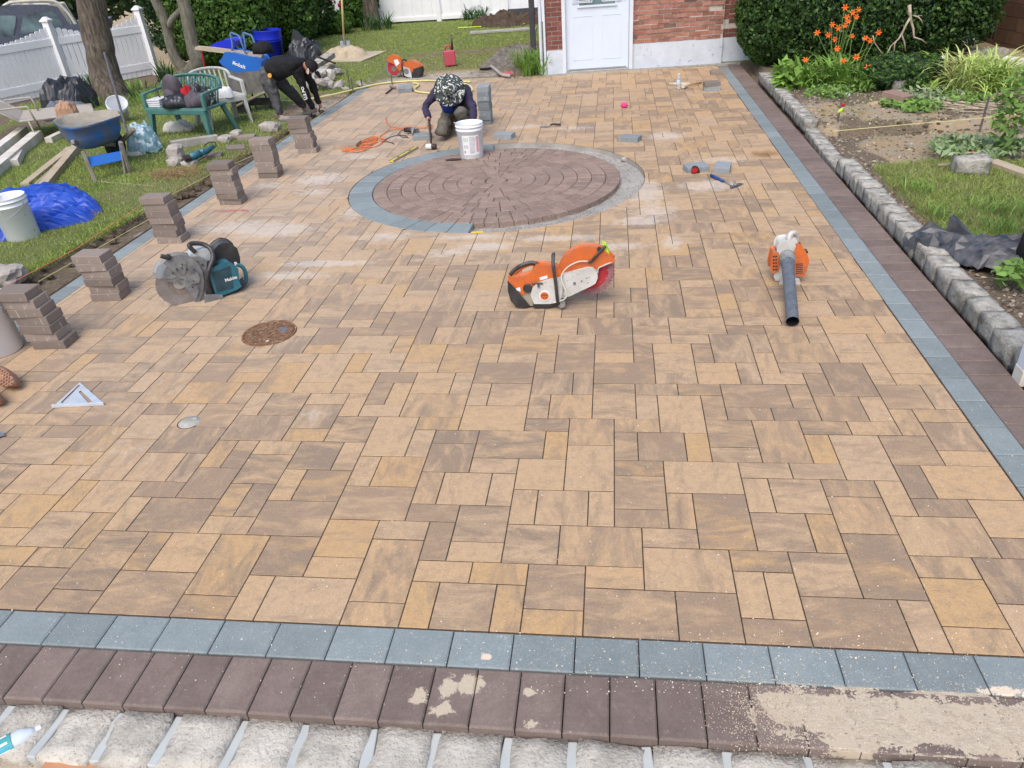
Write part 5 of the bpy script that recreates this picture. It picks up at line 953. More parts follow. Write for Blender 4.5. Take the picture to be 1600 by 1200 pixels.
# kneeling worker at the left edge, only the boot soles reach into the picture
a1, a2 = G(16, 592, .06), G(-4, 618, .05); B = v(a1.x-.3, a1.y, 0)
def ex(S, B):
    for (p, rz, k) in ((a1+v(-.045, .0, .015), -.42, 0), (a2+v(-.06, -.02, .015), -.30, 3)):
        M_ = Matrix.Translation(p-B) @ Euler((.75, .18, rz)).to_matrix().to_4x4(); up = MB().ell((-.03, 0, -.02), (.155, .052, .055), 18, 12); b = obj('boot', up, 'boot brown', S, smooth=True); b.matrix_local = M_
        sole = MB().prism([(.145*math.cos(t)-.01, (.050 if math.cos(t) > 0 else .042)*math.sin(t)) for t in np.linspace(0, 2*PI, 26)[:-1]], -.005, .022, ch=.004); so = obj('sole', sole, 'boot brown', b); lug = MB(); random.seed(k)
        for i in range(11):
            for j in range(5):
                x = -.12+i*.0245+(j % 2)*.012; y = -.036+j*.018
                if (x/.135)**2+(y/.045)**2 < 1: lug.box((x, y, .026), (.014, .011, .011), (0, 0, random.choice((.6, -.6, .3))), taper=.75)
        obj('tread', lug, 'boot brown', b, kind='stuff')
V2 = a1+v(-.42, .25, .08)
body = [[(v(B.x-.58, B.y+.05, .36), .12), (v(B.x-.95, B.y+.05, .52), .13), (v(B.x-1.12, B.y+.05, .56), .06), (v(B.x-1.24, B.y+.05, .56), .09)], [0, (v(B.x-.55, B.y+.1, .08), .07), (a1+v(-.12, .02, .0), .05)], [0, (v(B.x-.55, B.y-.1, .08), .07), (a2+v(-.15, .02, .0), .05)], [1, (v(B.x-1.0, B.y-.17, .5), .05), (v(B.x-1.1, B.y-.2, .28), .04), (v(B.x-1.25, B.y-.15, .08), .03)], [1, (v(B.x-1.0, B.y+.27, .5), .05), (v(B.x-1.1, B.y+.3, .28), .04), (v(B.x-1.25, B.y+.25, .08), .03)]]
g_ = [('trousers', 'dark trousers', [[(v(B.x-.58, B.y+.05, .36), .14), (v(B.x-.55, B.y+.1, .10), .09), (a1+v(-.2, .02, .0), .06)], [0, (v(B.x-.55, B.y-.1, .10), .09), (a2+v(-.22, .02, .0), .06)]]), ('shirt', 'navy cloth', [[(v(B.x-.62, B.y+.05, .40), .14), (v(B.x-.95, B.y+.05, .54), .15)], [1, (v(B.x-1.0, B.y-.17, .5), .07), (v(B.x-1.1, B.y-.2, .28), .05)], [1, (v(B.x-1.0, B.y+.27, .5), .07), (v(B.x-1.1, B.y+.3, .28), .05)]])]
person('person', 'kneeling worker of whom only the brown boot soles show at the left edge', (B.x, B.y, 0), body, g_, ex)
# ================================================================ left yard
M('vinyl', (.82, .82, .83), (.76, .76, .77), 3, .5, .05, 40, .001, .4); barkmat('bark', (.055, .042, .032), (.165, .130, .098), 26, .14); barkmat('bark grey', (.13, .115, .085), (.22, .20, .155), 16, .35)
leafmat('hedge leaf', (.055, .13, .022), (.12, .22, .04), (.08, .16, .03)); leafmat('hedge dark', (.026, .066, .020), (.058, .112, .030), (.034, .080, .025)); leafmat('hedge bright', (.08, .17, .026), (.14, .24, .045), (.09, .18, .03)); leafmat('iris leaf', (.030, .085, .025), (.07, .15, .035), (.05, .11, .03)); leafmat('lily leaf', (.15, .29, .05), (.26, .42, .08), (.18, .31, .06)); leafmat('variegated leaf', (.42, .55, .14), (.28, .42, .08), (.58, .62, .26)); leafmat('weed leaf', (.14, .27, .05), (.24, .38, .09), (.17, .28, .07)); leafmat('pale weed', (.24, .32, .16), (.36, .42, .26), (.2, .3, .12))
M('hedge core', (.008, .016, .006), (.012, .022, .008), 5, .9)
def bz(x, y): return zones(x, y)[0]
# ---- white picket fence
p0, p1, p2 = Vector((-11.45, 10.35)), Vector((-10.60, 12.62)), Vector((-9.66, 14.2)); FN = thing('picket_fence', 'white scalloped picket fence in front of the parked pickup truck', 'fence', (p1.x, p1.y, 0)); B = Vector((p1.x, p1.y, 0))
def post(p, h):
    o = obj('post', MB().box((p.x-B.x, p.y-B.y, h/2), (.125, .125, h)), 'vinyl', FN, bevel=.004, rot=None); c = MB().box((p.x-B.x, p.y-B.y, h+.015), (.17, .17, .03)).box((p.x-B.x, p.y-B.y, h+.055), (.15, .15, .05), taper=.35); obj('post_cap', c, 'vinyl', o, bevel=.003)
pm = Vector((-12.25, 8.2)); runs = ((pm, p0), (p0, p1), (p1, p2))
for p in (pm, p0, p1, p2): post(p, 1.27)
pk = None
for a, b in runs:
    d = b-a; L = d.length; an = math.atan2(d.y, d.x); n = int(L/.105)
    for z, h in ((.92, .13), (.22, .13)): obj('rail', MB().bar((a.x-B.x, a.y-B.y, z), (b.x-B.x, b.y-B.y, z), .045, h), 'vinyl', FN, bevel=.003)
    for k in range(n):
        t = (k+.5)/n; q = a+d*t; h = 1.20-.20*math.sin(PI*t); w = .0465
        m = MB().prism([(-w, .04), (w, .04), (w, h-.02), (w*.5, h), (-w*.5, h), (-w, h-.02)], -.008, .008, T=Matrix.Rotation(PI/2, 4, 'X')); obj('picket', m, 'vinyl', FN, loc=(q.x-B.x, q.y-B.y, 0), rot=(0, 0, an))
# ---- pickup truck behind the fence
TA = math.radians(28); F = Facet(-13.0, 16.4, TA, (0, 0, 8)); S = thing('pickup_truck', 'dark blue pickup truck with white ladder rack parked behind the picket fence', 'pickup truck', (F.loc.x, F.loc.y, 0), F.a)
M('car paint', (.045, .055, .09), (.055, .065, .10), 3, .25, 0, 50, .001, .7, dust=.35, topc=(.4, .42, .5)); M('car glass', (.03, .045, .05), (.16, .24, .26), 1.6, .08, 0, 40, .001, .9); M('rack white', (.55, .53, .45), (.45, .43, .36), 8, .5, .1); M('tyre', (.015, .015, .015), (.03, .03, .03), 20, .8); M('lamp orange', (.7, .15, .04), (.6, .12, .03), 10, .4)  # pale roof reflection is mixed into the car paint colour on upward faces
W = lambda x, y, o=0: F.w(x, y, o)
obj('body', F.slab([(-560, 640), (-300, 560), (-60, 500), (170, 485), (240, 470), (560, 400), (840, 345), (1300, 300), (1320, 640), (-500, 900)], .02, -1.75), 'car paint', S, bevel=.06)
obj('cab', F.slab([(-320, 510), (-120, 200), (40, 110), (560, 98), (700, 120), (850, 350), (250, 475)], -.10, -1.62), 'car paint', S, bevel=.07)
obj('side_window', F.slab([(258, 440), (290, 235), (330, 190), (455, 165), (485, 200), (548, 305), (540, 380)], -.085, -.16), 'car glass', S, bevel=.01); obj('rear_window', F.slab([(500, 170), (640, 150), (700, 190), (800, 330), (600, 380), (545, 260)], -.085, -.16), 'car glass', S, bevel=.01)
ws = MB(); q = [W(-310, 500, -.2), W(218, 470, -.098), W(200, 205, -.098), W(-110, 195, -.3)]; ws.add(q+[p+Vector((0, .02, -.01)) for p in q], [(0, 1, 2, 3), (7, 6, 5, 4), (0, 4, 5, 1), (1, 5, 6, 2), (2, 6, 7, 3), (3, 7, 4, 0)]); obj('windshield', F.slab([(-300, 520), (165, 470), (205, 215), (185, 195), (-60, 195)], -.083, -.15), 'car glass', S)
for x in (5, 155): obj('roof_lamp', MB().ell(W(x, 158, -.09)+Vector((0, .12, .0)), (.06, .05, .035)), 'lamp orange', S, smooth=True)
for x in (-330, 1060): obj('wheel', F.disc(x, 640, .36, .06, -.2, 26), 'tyre', S, bevel=.03)
obj('ladder_rack', F.tube([(20, 100, -.15), (110, 40, -.15), (250, 20, -.15), (560, 5, -.15), (700, 25, -.15), (780, 90, -.15), (880, 200, -.15), (960, 330, -.15)], .035), 'rack white', S, smooth=True); obj('ladder_rack', F.tube([(260, 60, -1.2), (560, 55, -1.2), (640, 80, -1.2), (830, 320, -1.2)], .03), 'rack white', S, smooth=True)
for x in (120, 250, 570): obj('rack_bar', MB().bar(W(x, 25, -.15), W(x, 25, -.15)+Vector((0, 1.3, 0)), .05), 'rack white', S)
for k in range(7): a = W(660+k*34, 60+k*30, -.15); obj('rack_mesh', MB().bar(a, a+Vector((0, .02, -.35)), .012), 'rack white', S)
obj('bed_toolbox', F.slab([(640, 60), (740, 60), (900, 320), (760, 330)], -.3, -1.2), 'rack white', S, bevel=.02)
# ---- trunks
def trunk(name, label, cat, pts, rs, mat, limbs=(), n=18, loc=None, seed=0, crown=None):
    S = thing(name, label, cat, loc or (pts[0][0], pts[0][1], 0)); B = Vector(S.location)
    def grow(nm, P, R):
        P = [Vector(p)-B for p in P]; Q, RR = [], []
        for i in range(len(P)-1):
            a_, b__, c_, d_ = P[max(i-1, 0)], P[i], P[i+1], P[min(i+2, len(P)-1)]
            for k in range(6): t = k/6; Q.append(.5*((2*b__)+(c_-a_)*t+(2*a_-5*b__+4*c_-d_)*t*t+(3*b__-a_-3*c_+d_)*t**3)); RR.append(R[i]+(R[i+1]-R[i])*t)
        Q.append(P[-1]); RR.append(R[-1]); m = MB().tube(Q, RR, n); m.v = [tuple(Vector(v)+Vector(v).normalized()*0+Vector((noise.noise(Vector(v)*5+Vector((seed, 0, 0))), noise.noise(Vector(v)*5+Vector((0, seed, 3))), 0))*RR[0]*.10) for v in m.v]; return obj(nm, m, mat, S, smooth=True)
    grow('trunk', pts, rs)
    for P, R in limbs: grow('limb', P, R)
    return S
b_ = G(176, 160); trunk('shade_tree', 'thick rough-barked tree trunk standing before the picket fence', 'tree', [(b_.x, b_.y, -.05), (b_.x, b_.y+.02, .12), (-8.92, 11.38, .5), (-8.84, 11.42, 1.1), (-8.76, 11.45, 1.75), (-8.6, 11.5, 3.2)], [.42, .30, .25, .235, .23, .20], 'bark', seed=2)
trunk('forked_tree', 'pale forked tree trunk growing behind the green bench', 'tree', [(-8.55, 13.4, -.05), (-8.52, 13.38, .12), (-8.46, 13.35, .28)], [.26, .20, .15], 'bark grey', [
    ([(-8.50, 13.36, .10), PY(284, 105, 13.3), PY(274, 90, 13.3), PY(265, 65, 13.3), PY(260, 42, 13.3), PY(252, 20, 13.3), PY(243, 0, 13.3), PY(230, -50, 13.3)], [.13, .105, .10, .095, .09, .09, .085, .08]), ([(-8.46, 13.35, .10), PY(308, 98, 13.3), PY(302, 75, 13.3), PY(297, 52, 13.3), PY(292, 25, 13.3), PY(286, 0, 13.3), PY(278, -60, 13.3)], [.17, .14, .13, .125, .12, .115, .10]), ([PY(263, 42, 13.3), PY(272, 27, 13.3), PY(288, 12, 13.3)], [.07, .06, .06])], seed=9)
b_ = G(584, 44); trunk('yard_tree', 'dark tree trunk standing in front of the white back fence', 'tree', [(b_.x, b_.y, -.05), (b_.x-.0, b_.y, .3), (b_.x-.02, b_.y, 1.2), (b_.x-.05, b_.y, 3)], [.30, .22, .19, .16], 'bark', seed=5)
# ---- hedges
def hedge(name, label, c, size, n, leaf, mat, seed=0, squ=3., lump=.16, group=None, cat='hedge', stems=3, base=.02, mat2=None, top=1.0):
    S = thing(name, label, cat, (c[0], c[1], 0), 0, group); a, b, h = size[0]/2, size[1]/2, size[2]; v = rng.normal(0, 1, (n, 3)); v /= np.linalg.norm(v, axis=1)[:, None]; v[:, 2] = np.where(rng.random(n) < .9, v[:, 2], abs(v[:, 2]))
    k = (np.abs(v)**squ).sum(1)**(-1/squ); P = v*k[:, None]; dep = rng.random(n)**2*.16; lm = np.array([noise.noise(Vector((p[0]*3.2+seed, p[1]*3.2, p[2]*3.6*h)))+.5*noise.noise(Vector((p[0]*8+seed, p[1]*8, p[2]*9*h))) for p in P]); s = 1+lump*lm-dep
    Q = np.stack([P[:, 0]*a*s, P[:, 1]*b*s, h*(base+(1-base)*(.5+.5*P[:, 2]*np.where(P[:, 2] > 0, s, 1)))], 1); bul = np.clip(Q[:, 2]/.5, 0, 1)*.18+.82; Q[:, 0] *= bul; Q[:, 1] *= bul
    N = v*np.array([1, 1, .8]); msk = rng.random(n) < .18 if mat2 else np.zeros(n, bool)
    leaves('crown', Q[~msk], N[~msk], leaf, mat, S, jit=.75)
    if mat2: leaves('bright_growth', Q[msk]*1.01, N[msk], leaf, mat2, S, jit=.75)
    obj('dark_core', MB().ell((0, 0, h*.52), (a*.80, b*.80, h*.47), 20, 12), 'hedge core', S, smooth=True)  # near-black core stands in for the shade inside the crown
    for q in range(stems): obj('stem', MB().tube([((q-stems/2+.5)*a*1.1/stems, 0, 0), ((q-stems/2+.5)*a*1.1/stems, .05, h*.5)], [.035, .02], 6), 'bark', S)
    return S
GH = 'hedges behind the left lawn'
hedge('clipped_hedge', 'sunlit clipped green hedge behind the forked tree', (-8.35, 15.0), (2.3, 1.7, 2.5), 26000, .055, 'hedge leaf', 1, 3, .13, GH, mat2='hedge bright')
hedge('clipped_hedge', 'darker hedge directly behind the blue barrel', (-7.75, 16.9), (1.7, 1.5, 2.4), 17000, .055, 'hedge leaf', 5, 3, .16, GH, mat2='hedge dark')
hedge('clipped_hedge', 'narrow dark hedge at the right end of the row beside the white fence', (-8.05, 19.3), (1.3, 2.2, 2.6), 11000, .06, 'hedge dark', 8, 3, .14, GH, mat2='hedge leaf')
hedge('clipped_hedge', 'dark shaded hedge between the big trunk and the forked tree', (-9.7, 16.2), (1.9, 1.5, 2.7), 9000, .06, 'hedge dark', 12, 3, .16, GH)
hedge('conifer', 'blue black conifer showing between trunk and hedge beyond the fence', (-12.6, 22), (3.6, 2.5, 4), 8000, .11, 'hedge dark', 17, 2.2, .22, cat='conifer')
hedge('conifer', 'dark conifer far behind the pickup truck at the top left', (-19, 25), (7, 3, 5), 7000, .16, 'hedge dark', 23, 2.2, .22, cat='conifer')
# strap-leaved plants along the fence
for (px, py, n, L, rz), lb in (((25, 150, 34, .34, 0), 'leafy plant at the far left foot of the picket fence'), ((62, 150, 26, .38, 0), 'iris clump by the fence left of the black bag'), ((138, 142, 34, .42, 0), 'iris clump between the black bag and the big trunk'), ((262, 128, 40, .50, 0), 'dark iris clump between fence and forked tree'), ((215, 142, 26, .30, 0), 'yellow green clump right of the big trunk')):
    q = G(px, py); o = obj('iris_clump', arch((0, 0, 0), .16, n, L, .034, .55, up=1.05), 'iris leaf' if '215' not in str(px) else 'lily leaf', loc=(q.x, q.y, .0)); tag(o, lb, 'plant', 'leafy clumps along the picket fence')
for (px, py, wh) in ((205, 150, 'just right of the big trunk, against the fence'), (150, 168, 'left of the foot of the big trunk'), (225, 160, 'between big trunk and green bench'), (190, 168, 'right in front of the foot of the big trunk')): q = G(px, py); o = obj('grass_tuft', arch((0, 0, 0), .22, 60, .26, .014, .7, up=1.), 'lily leaf', loc=(q.x, q.y, 0)); tag(o, 'tall yellow green grass tuft '+wh, 'grass tuft', 'grass tufts round the big trunk')
# ---- lounge chair
M('sling', (.42, .37, .31), (.36, .32, .27), 30, .8, .3, 160, .001); M('chair frame', (.40, .37, .32), (.33, .30, .26), 12, .5); q0 = G(100, 205); S = thing('sun_lounger', 'beige sling sun lounger with raised back at the left edge', 'lounge chair', (q0.x, q0.y, 0)); B = Vector((q0.x, q0.y, 0)); Z = .30
A1_, A2_, A3_, A4_ = G(-40, 196, Z)-B, G(36, 180, Z)-B, G(140, 168, Z)-B, G(140, 180, Z)-B; s1 = [G(36, 174, Z)-B, G(142, 163, Z)-B, G(146, 176, Z)-B, G(30, 190, Z)-B]
obj('seat_sling', MB().add(s1+[p-Vector((0, 0, .02)) for p in s1], [(0, 1, 2, 3), (7, 6, 5, 4), (0, 4, 5, 1), (1, 5, 6, 2), (2, 6, 7, 3), (3, 7, 4, 0)]), 'sling', S); bk = [PY(-30, 150, 8.6)-B, PY(8, 143, 8.9)-B, G(38, 176, Z)-B, G(28, 188, Z)-B]
bk = [Vector((s1[3].x-.62, s1[3].y+.02, .62)), Vector((s1[0].x-.62, s1[0].y+.02, .62)), s1[0], s1[3]]; obj('back_sling', MB().add(bk+[p-Vector((0, 0, .02)) for p in bk], [(0, 1, 2, 3), (7, 6, 5, 4), (0, 4, 5, 1), (1, 5, 6, 2), (2, 6, 7, 3), (3, 7, 4, 0)]), 'sling', S)
for a, b in ((s1[0], s1[1]), (s1[3], s1[2]), (bk[0], s1[3]), (bk[1], s1[0]), (s1[1], s1[2])): obj('rail', MB().tube([a, b], .016, 8), 'chair frame', S, smooth=True)
for p in (s1[3].lerp(s1[2], .12), s1[0].lerp(s1[1], .12), s1[3].lerp(s1[2], .80), s1[0].lerp(s1[1], .80)): obj('leg', MB().tube([p, Vector((p.x+.03, p.y, 0))], .013, 8), 'chair frame', S, smooth=True)
for a in (s1[0], s1[3]): obj('armrest', MB().tube([a+Vector((-.25, 0, .17)), a+Vector((.22, 0, .20)), a+Vector((.26, 0, .0))], .014, 8), 'chair frame', S, smooth=True)
# ---- sheets, bags, tarp
M('black sheet', (.010, .011, .014), (.024, .026, .032), 9, .38, .3, 40, .003, .6); M('grey sheet', (.016, .019, .027), (.040, .046, .060), 8, .42, .3, 40, .003, .6, dust=.3); M('blue tarp', (.010, .050, .36), (.015, .075, .46), 6, .42, .3, 60, .002, .5); M('cushion', (.10, .11, .14), (.15, .16, .2), 20, .8); M('paper bag', (.33, .19, .12), (.44, .27, .18), 14, .85, .4)
q = G(112, 172); tag(crumple('trash_bag', 'black sheet', (.95, .8, .62), (q.x, q.y, 0), .3, amp=.14, sc=4, seed=3, dome=.6, flat=True, nx=22, ny=18, octv=3), 'black rubbish bag heaped against the picket fence behind the lounger', 'rubbish bag'); q = G(108, 186); tag(crumple('cushion', 'cushion', (.75, .55, .36), (q.x, q.y, 0), .1, amp=.03, sc=4, seed=7), 'grey cushion heap under the black bag behind the blue wheelbarrow', 'cushion')
q = G(112, 196, .2); o = crumple('paper_bag', 'paper bag', (.30, .26, .34), (q.x, q.y, .22), .3, amp=.08, sc=5, seed=9, nx=12, ny=10, dome=.35, flat=True); tag(o, 'crumpled brown paper bag lying on the lounger behind the blue wheelbarrow', 'paper bag')
def outl(x, y): return x*(1+.25*max(0, x)), y*(1-.45*max(0, x))
q = G(30, 345); tag(crumple('blue_tarp', 'blue tarp', (1.55, 1.7, .20), (q.x-.05, q.y+.0, 0), -.05, 34, 32, amp=.10, sc=4, seed=21, dome=.5, outline=outl, octv=2, flat=True), 'blue tarpaulin crumpled on the grass behind the white bucket', 'tarp')
q = G(8, 440); o = obj('stone', rock((.36, .28, .17), 31, 3, .2), 'stone', loc=(q.x, q.y, .05)); tag(o, 'smooth grey stone lying at the left edge of the near lawn', 'stone')
# ---- white box posts and timber on the grass
def beam(name, label, cat, a, b, w, h, mat, group=None, z=0, za=None, zb=None):
    A, Bv = G(a[0], a[1], z), G(b[0], b[1], z); A.z = h/2+(za or 0); Bv.z = h/2+(zb or 0); c = (A+Bv)/2; o = obj(name, MB().bar(A-c, Bv-c, w, h), mat, loc=c, bevel=.003); return tag(o, label, cat, group)
M('new timber', (.46, .38, .27), (.38, .31, .22), 5, .8, .4, 60, .002); M('timber grey', (.34, .29, .22), (.27, .23, .18), 6, .85, .4, 60, .002); M('foam', (.68, .66, .60), (.5, .44, .36), 3, .7, .3, 30, .004)
beam('white_post', 'white hollow post lying behind another at the far left of the lawn', 'post', (-30, 268), (40, 212), .13, .13, 'foam'); beam('white_post', 'chipped white hollow post lying nearest the blue tarp', 'post', (-20, 290), (62, 218), .14, .13, 'foam'); beam('white_offcut', 'short white offcut under the chipped post', 'offcut', (24, 262), (32, 246), .12, .10, 'foam')
beam('timber', 'left timber of the boards lying by the blue wheelbarrow', 'timber', (40, 292), (112, 234), .10, .045, 'new timber'); beam('timber', 'middle narrow timber of the boards by the wheelbarrow', 'timber', (56, 294), (116, 238), .05, .04, 'timber grey'); beam('timber', 'right timber of the boards, nearest the wheelbarrow leg', 'timber', (72, 298), (122, 236), .10, .09, 'new timber')
beam('timber', 'pale timber end lying behind the blue wheelbarrow', 'timber', (78, 225), (112, 208), .10, .09, 'foam'); beam('stick', 'thin stick lying on the grass right of the wheelbarrow legs', 'stick', (152, 285), (238, 293), .02, .02, 'timber grey')
# ---- blue wheelbarrow
M('barrow blue', (.03, .16, .45), (.16, .15, .16), 7, .6, .4, 60, .003, dust=.2); M('blue paint', (.015, .13, .50), (.02, .12, .42), 5, .45, .2, 60, .001); M('dried mortar', (.25, .225, .18), (.34, .31, .26), 9, .95, .9, 40, .010); M('worn handle', (.20, .17, .13), (.30, .27, .22), 12, .8, .4, 50, .003)
q0 = G(165, 272); B = Vector((q0.x, q0.y, 0)); S = thing('wheelbarrow', 'worn blue wheelbarrow half full of mortar standing on the left lawn', 'wheelbarrow', B); rim = [(84, 190), (96, 198), (112, 200), (135, 197), (160, 190), (187, 181), (180, 173), (168, 172), (140, 175), (108, 179), (90, 184)]; top = [G(x, y, .60)-B for x, y in rim]; cen = sum(top, Vector())/len(top); n = len(top)
def ring(s, z, dx=0, dy=0): return [Vector((cen.x+(p.x-cen.x)*s+dx, cen.y+(p.y-cen.y)*s+dy, z)) for p in top]
m = MB(); Ls = [ring(1.03, .605), ring(1.04, .588), ring(.97, .57), ring(.92, .46), ring(.80, .36), ring(.62, .31)]; m.v = [tuple(v) for L in Ls for v in L]; m.f = [(i*n+k, i*n+(k+1) % n, (i+1)*n+(k+1) % n, (i+1)*n+k) for i in range(5) for k in range(n)]+[tuple(5*n+k for k in range(n))]; t = obj('tray', m, 'barrow blue', S, smooth=True)
m = MB(); Ls = [ring(1.03, .606), ring(.94, .59), ring(.88, .53)]; m.v = [tuple(v) for L in Ls for v in L]+[tuple(cen+Vector((.08, -.02, -.03)))]; m.f = [(i*n+k, i*n+(k+1) % n, (i+1)*n+(k+1) % n, (i+1)*n+k) for i in range(2) for k in range(n)]+[(2*n+k, 2*n+(k+1) % n, 3*n) for k in range(n)]; obj('mortar_fill', m, 'dried mortar', t, smooth=True)
e1, e2 = G(113, 222, .44)-B, G(209, 202, .46)-B; hub = Vector((cen.x-.05, cen.y+.45, .17)); k1, k2 = G(127, 240, .33)-B, G(190, 236, .30)-B
obj('handle_bar', MB().bar(e1, e1.lerp(hub, .95)+Vector((.02, 0, 0)), .045, .05), 'worn handle', S, bevel=.012); obj('handle_bar', MB().bar(e2, e2.lerp(hub, .95)+Vector((.04, 0, 0)), .045, .05), 'worn handle', S, bevel=.012)
f1, f2, f3 = G(150, 286, .0)-B, G(204, 272, .0)-B, G(197, 273, .0)-B; u1, u2 = G(129, 236, .36)-B, G(189, 222, .40)-B
for a, b in ((u1, f1), (u2, f2), (u2+Vector((-.04, .05, 0)), f3)): obj('leg', MB().bar(a, b, .040, .028), 'worn handle', S, bevel=.008)
pl = [G(134, 246, .28)-B, G(190, 236, .27)-B, G(193, 250, .18)-B, G(142, 261, .18)-B]; obj('cross_plate', MB().add(pl+[p+Vector((.0, .02, 0)) for p in pl], [(3, 2, 1, 0), (4, 5, 6, 7), (0, 1, 5, 4), (1, 2, 6, 5), (2, 3, 7, 6), (3, 0, 4, 7)]), 'blue paint', S, bevel=.004); obj('brace', MB().bar(u2, G(192, 252, .15)-B, .03, .02), 'blue paint', S)
obj('wheel', MB().tube([hub+Vector((-.045, 0, 0)), hub+Vector((.045, 0, 0))], .17, 22), 'tyre', S, bevel=.02)
# ---- metal pole, plastic bag, tipped bucket
a, b = PY(163, 82, 9.6), G(206, 232); c = (a+b)/2; tag(obj('steel_pole', MB().tube([a-c, b-c], .016, 8), 'hammer steel', loc=c), 'long dark steel pole leaning beside the big trunk down to the grass', 'pole')
M('bag plastic', (.35, .50, .58), (.12, .27, .30), 14, .3, .3, 40, .003, .6, speck=((.65, .74, .8), 12, .55)); q = G(228, 238); tag(crumple('plastic_bag', 'bag plastic', (.42, .36, .40), (q.x, q.y, 0), .2, amp=.14, sc=5, seed=13, dome=.9, nx=16, ny=14, flat=True), 'blue and white plastic bag standing on the grass left of the grinder stones', 'plastic bag'); q = G(212, 243); tag(crumple('plastic_scrap', 'foam', (.30, .16, .05), (q.x, q.y, 0), .2, amp=.03, sc=6, seed=14, nx=16, ny=12), 'flat white plastic scrap beside the blue and white bag', 'plastic scrap')
S = bucket(190, 192, 'white bucket toppled over behind the steel pole', r=.14, h=.34); S.rotation_euler = (.5, .5, 0); S.location.z = .05
# ---- plastic seats
M('green plastic', (.055, .17, .145), (.045, .13, .115), 6, .5, .1, 60, .001, .4, dust=.3, topc=(.3, .4, .36)); M('chair white', (.50, .51, .47), (.42, .42, .38), 6, .5, .1, 60, .001, .4)
def seat(name, label, cat, loc, rz, W_, mat, nsl):
    S = thing(name, label, cat, loc, rz); D, Hs, Hb = .48, .40, .76
    obj('seat', MB().box((0, 0, Hs), (W_, D, .035)).box((0, -D/2+.01, Hs-.035), (W_, .03, .07)), mat, S, bevel=.012)
    for sx in (-1, 1):
        obj('front_leg', MB().add([Vector((sx*W_/2*a, y, z)) for a, y, z in ((1.02, -D/2-.03, 0), (.95, -D/2-.03, 0), (.80, -D/2-.0, Hs-.02), (1.0, -D/2, Hs-.02), (1.02, -D/2+.04, 0), (.95, -D/2+.04, 0), (.80, -D/2+.07, Hs-.02), (1.0, -D/2+.07, Hs-.02))], [(0, 1, 2, 3), (7, 6, 5, 4), (0, 4, 5, 1), (1, 5, 6, 2), (2, 6, 7, 3), (3, 7, 4, 0)]), mat, S, bevel=.01)
        obj('rear_leg', MB().bar((sx*W_/2*.86, D/2-.04, Hs), (sx*W_/2*.98, D/2+.09, 0), .07, .06), mat, S, bevel=.012)
        obj('arm', MB().bar((sx*W_/2, -D/2+.02, Hs+.19), (sx*W_/2*1.0, D/2-.04, Hs+.22), .055, .03), mat, S, bevel=.012); obj('arm_post', MB().bar((sx*W_/2, -D/2+.03, Hs-.02), (sx*W_/2, -D/2+.04, Hs+.19), .05, .05), mat, S, bevel=.01)
    P = [(W_/2*math.sin(t)*1.0, D/2-.06+.14*math.cos(t), Hs+.20+(Hb-Hs-.20)*max(0, math.cos(t))**.45) for t in np.linspace(-PI/2, PI/2, 25)]; obj('top_rail', MB().tube(P, .028, 8, flat=.7), mat, S, smooth=True)
    for k in range(nsl):
        u = -.86+1.72*k/(nsl-1); t = math.asin(u); x = W_/2*u; zt = Hs+.20+(Hb-Hs-.20)*max(0, math.cos(t))**.45; obj('slat', MB().bar((x*.9, D/2-.05, Hs+.01), (x, D/2-.06+.14*math.cos(t), zt), .022, .012, up=(0, 1, 0)), mat, S)
    return S
bn = seat('garden_bench', 'green plastic garden bench piled with bags under the forked tree', 'bench', (-5.83, 8.40, 0), math.radians(-14), 1.03, 'green plastic', 19); ch_ = seat('garden_chair', 'white plastic garden chair seen from behind the green bench, empty', 'chair', (-5.82, 9.50, 0), math.radians(48), .62, 'chair white', 9)
ch_.location = (-5.62, 8.98, 0); ch_.scale = (1.0, 1.0, 1.0)
M('backpack', (.060, .050, .062), (.11, .095, .11), 12, .8, .5, 60, .003); M('red cloth', (.42, .015, .02), (.34, .012, .018), 12, .8, .4); M('light box', (.66, .66, .68), (.58, .58, .62), 12, .6)
Rb = Matrix.Translation((-5.83, 8.40, 0)) @ Matrix.Rotation(math.radians(-14), 4, 'Z'); bp = lambda x, y, z: Rb @ Vector((x, y, z))
p = bp(-.24, .07, .42); S = thing('backpack', 'dusty dark backpack leaning on the left of the green bench', 'backpack', p, math.radians(-14)); o = obj('pack', MB().ell((0, .02, .17), (.17, .10, .24), 20, 14, (.25, .45, 0)), 'backpack', S, smooth=True); obj('front_pocket', MB().ell((.02, -.07, .10), (.13, .06, .10), 16, 10, (.25, .45, 0)), 'backpack', o, smooth=True)
obj('strap', MB().tube([(-.15, -.04, .33), (-.2, -.08, .25), (-.17, -.10, .12), (-.08, -.09, .0)], .010, 6), 'black plastic', S, smooth=True); obj('grab_loop', MB().tube([(-.10, 0, .38), (-.12, 0, .42), (-.06, 0, .43), (-.04, 0, .40)], .009, 6), 'black plastic', S, smooth=True)
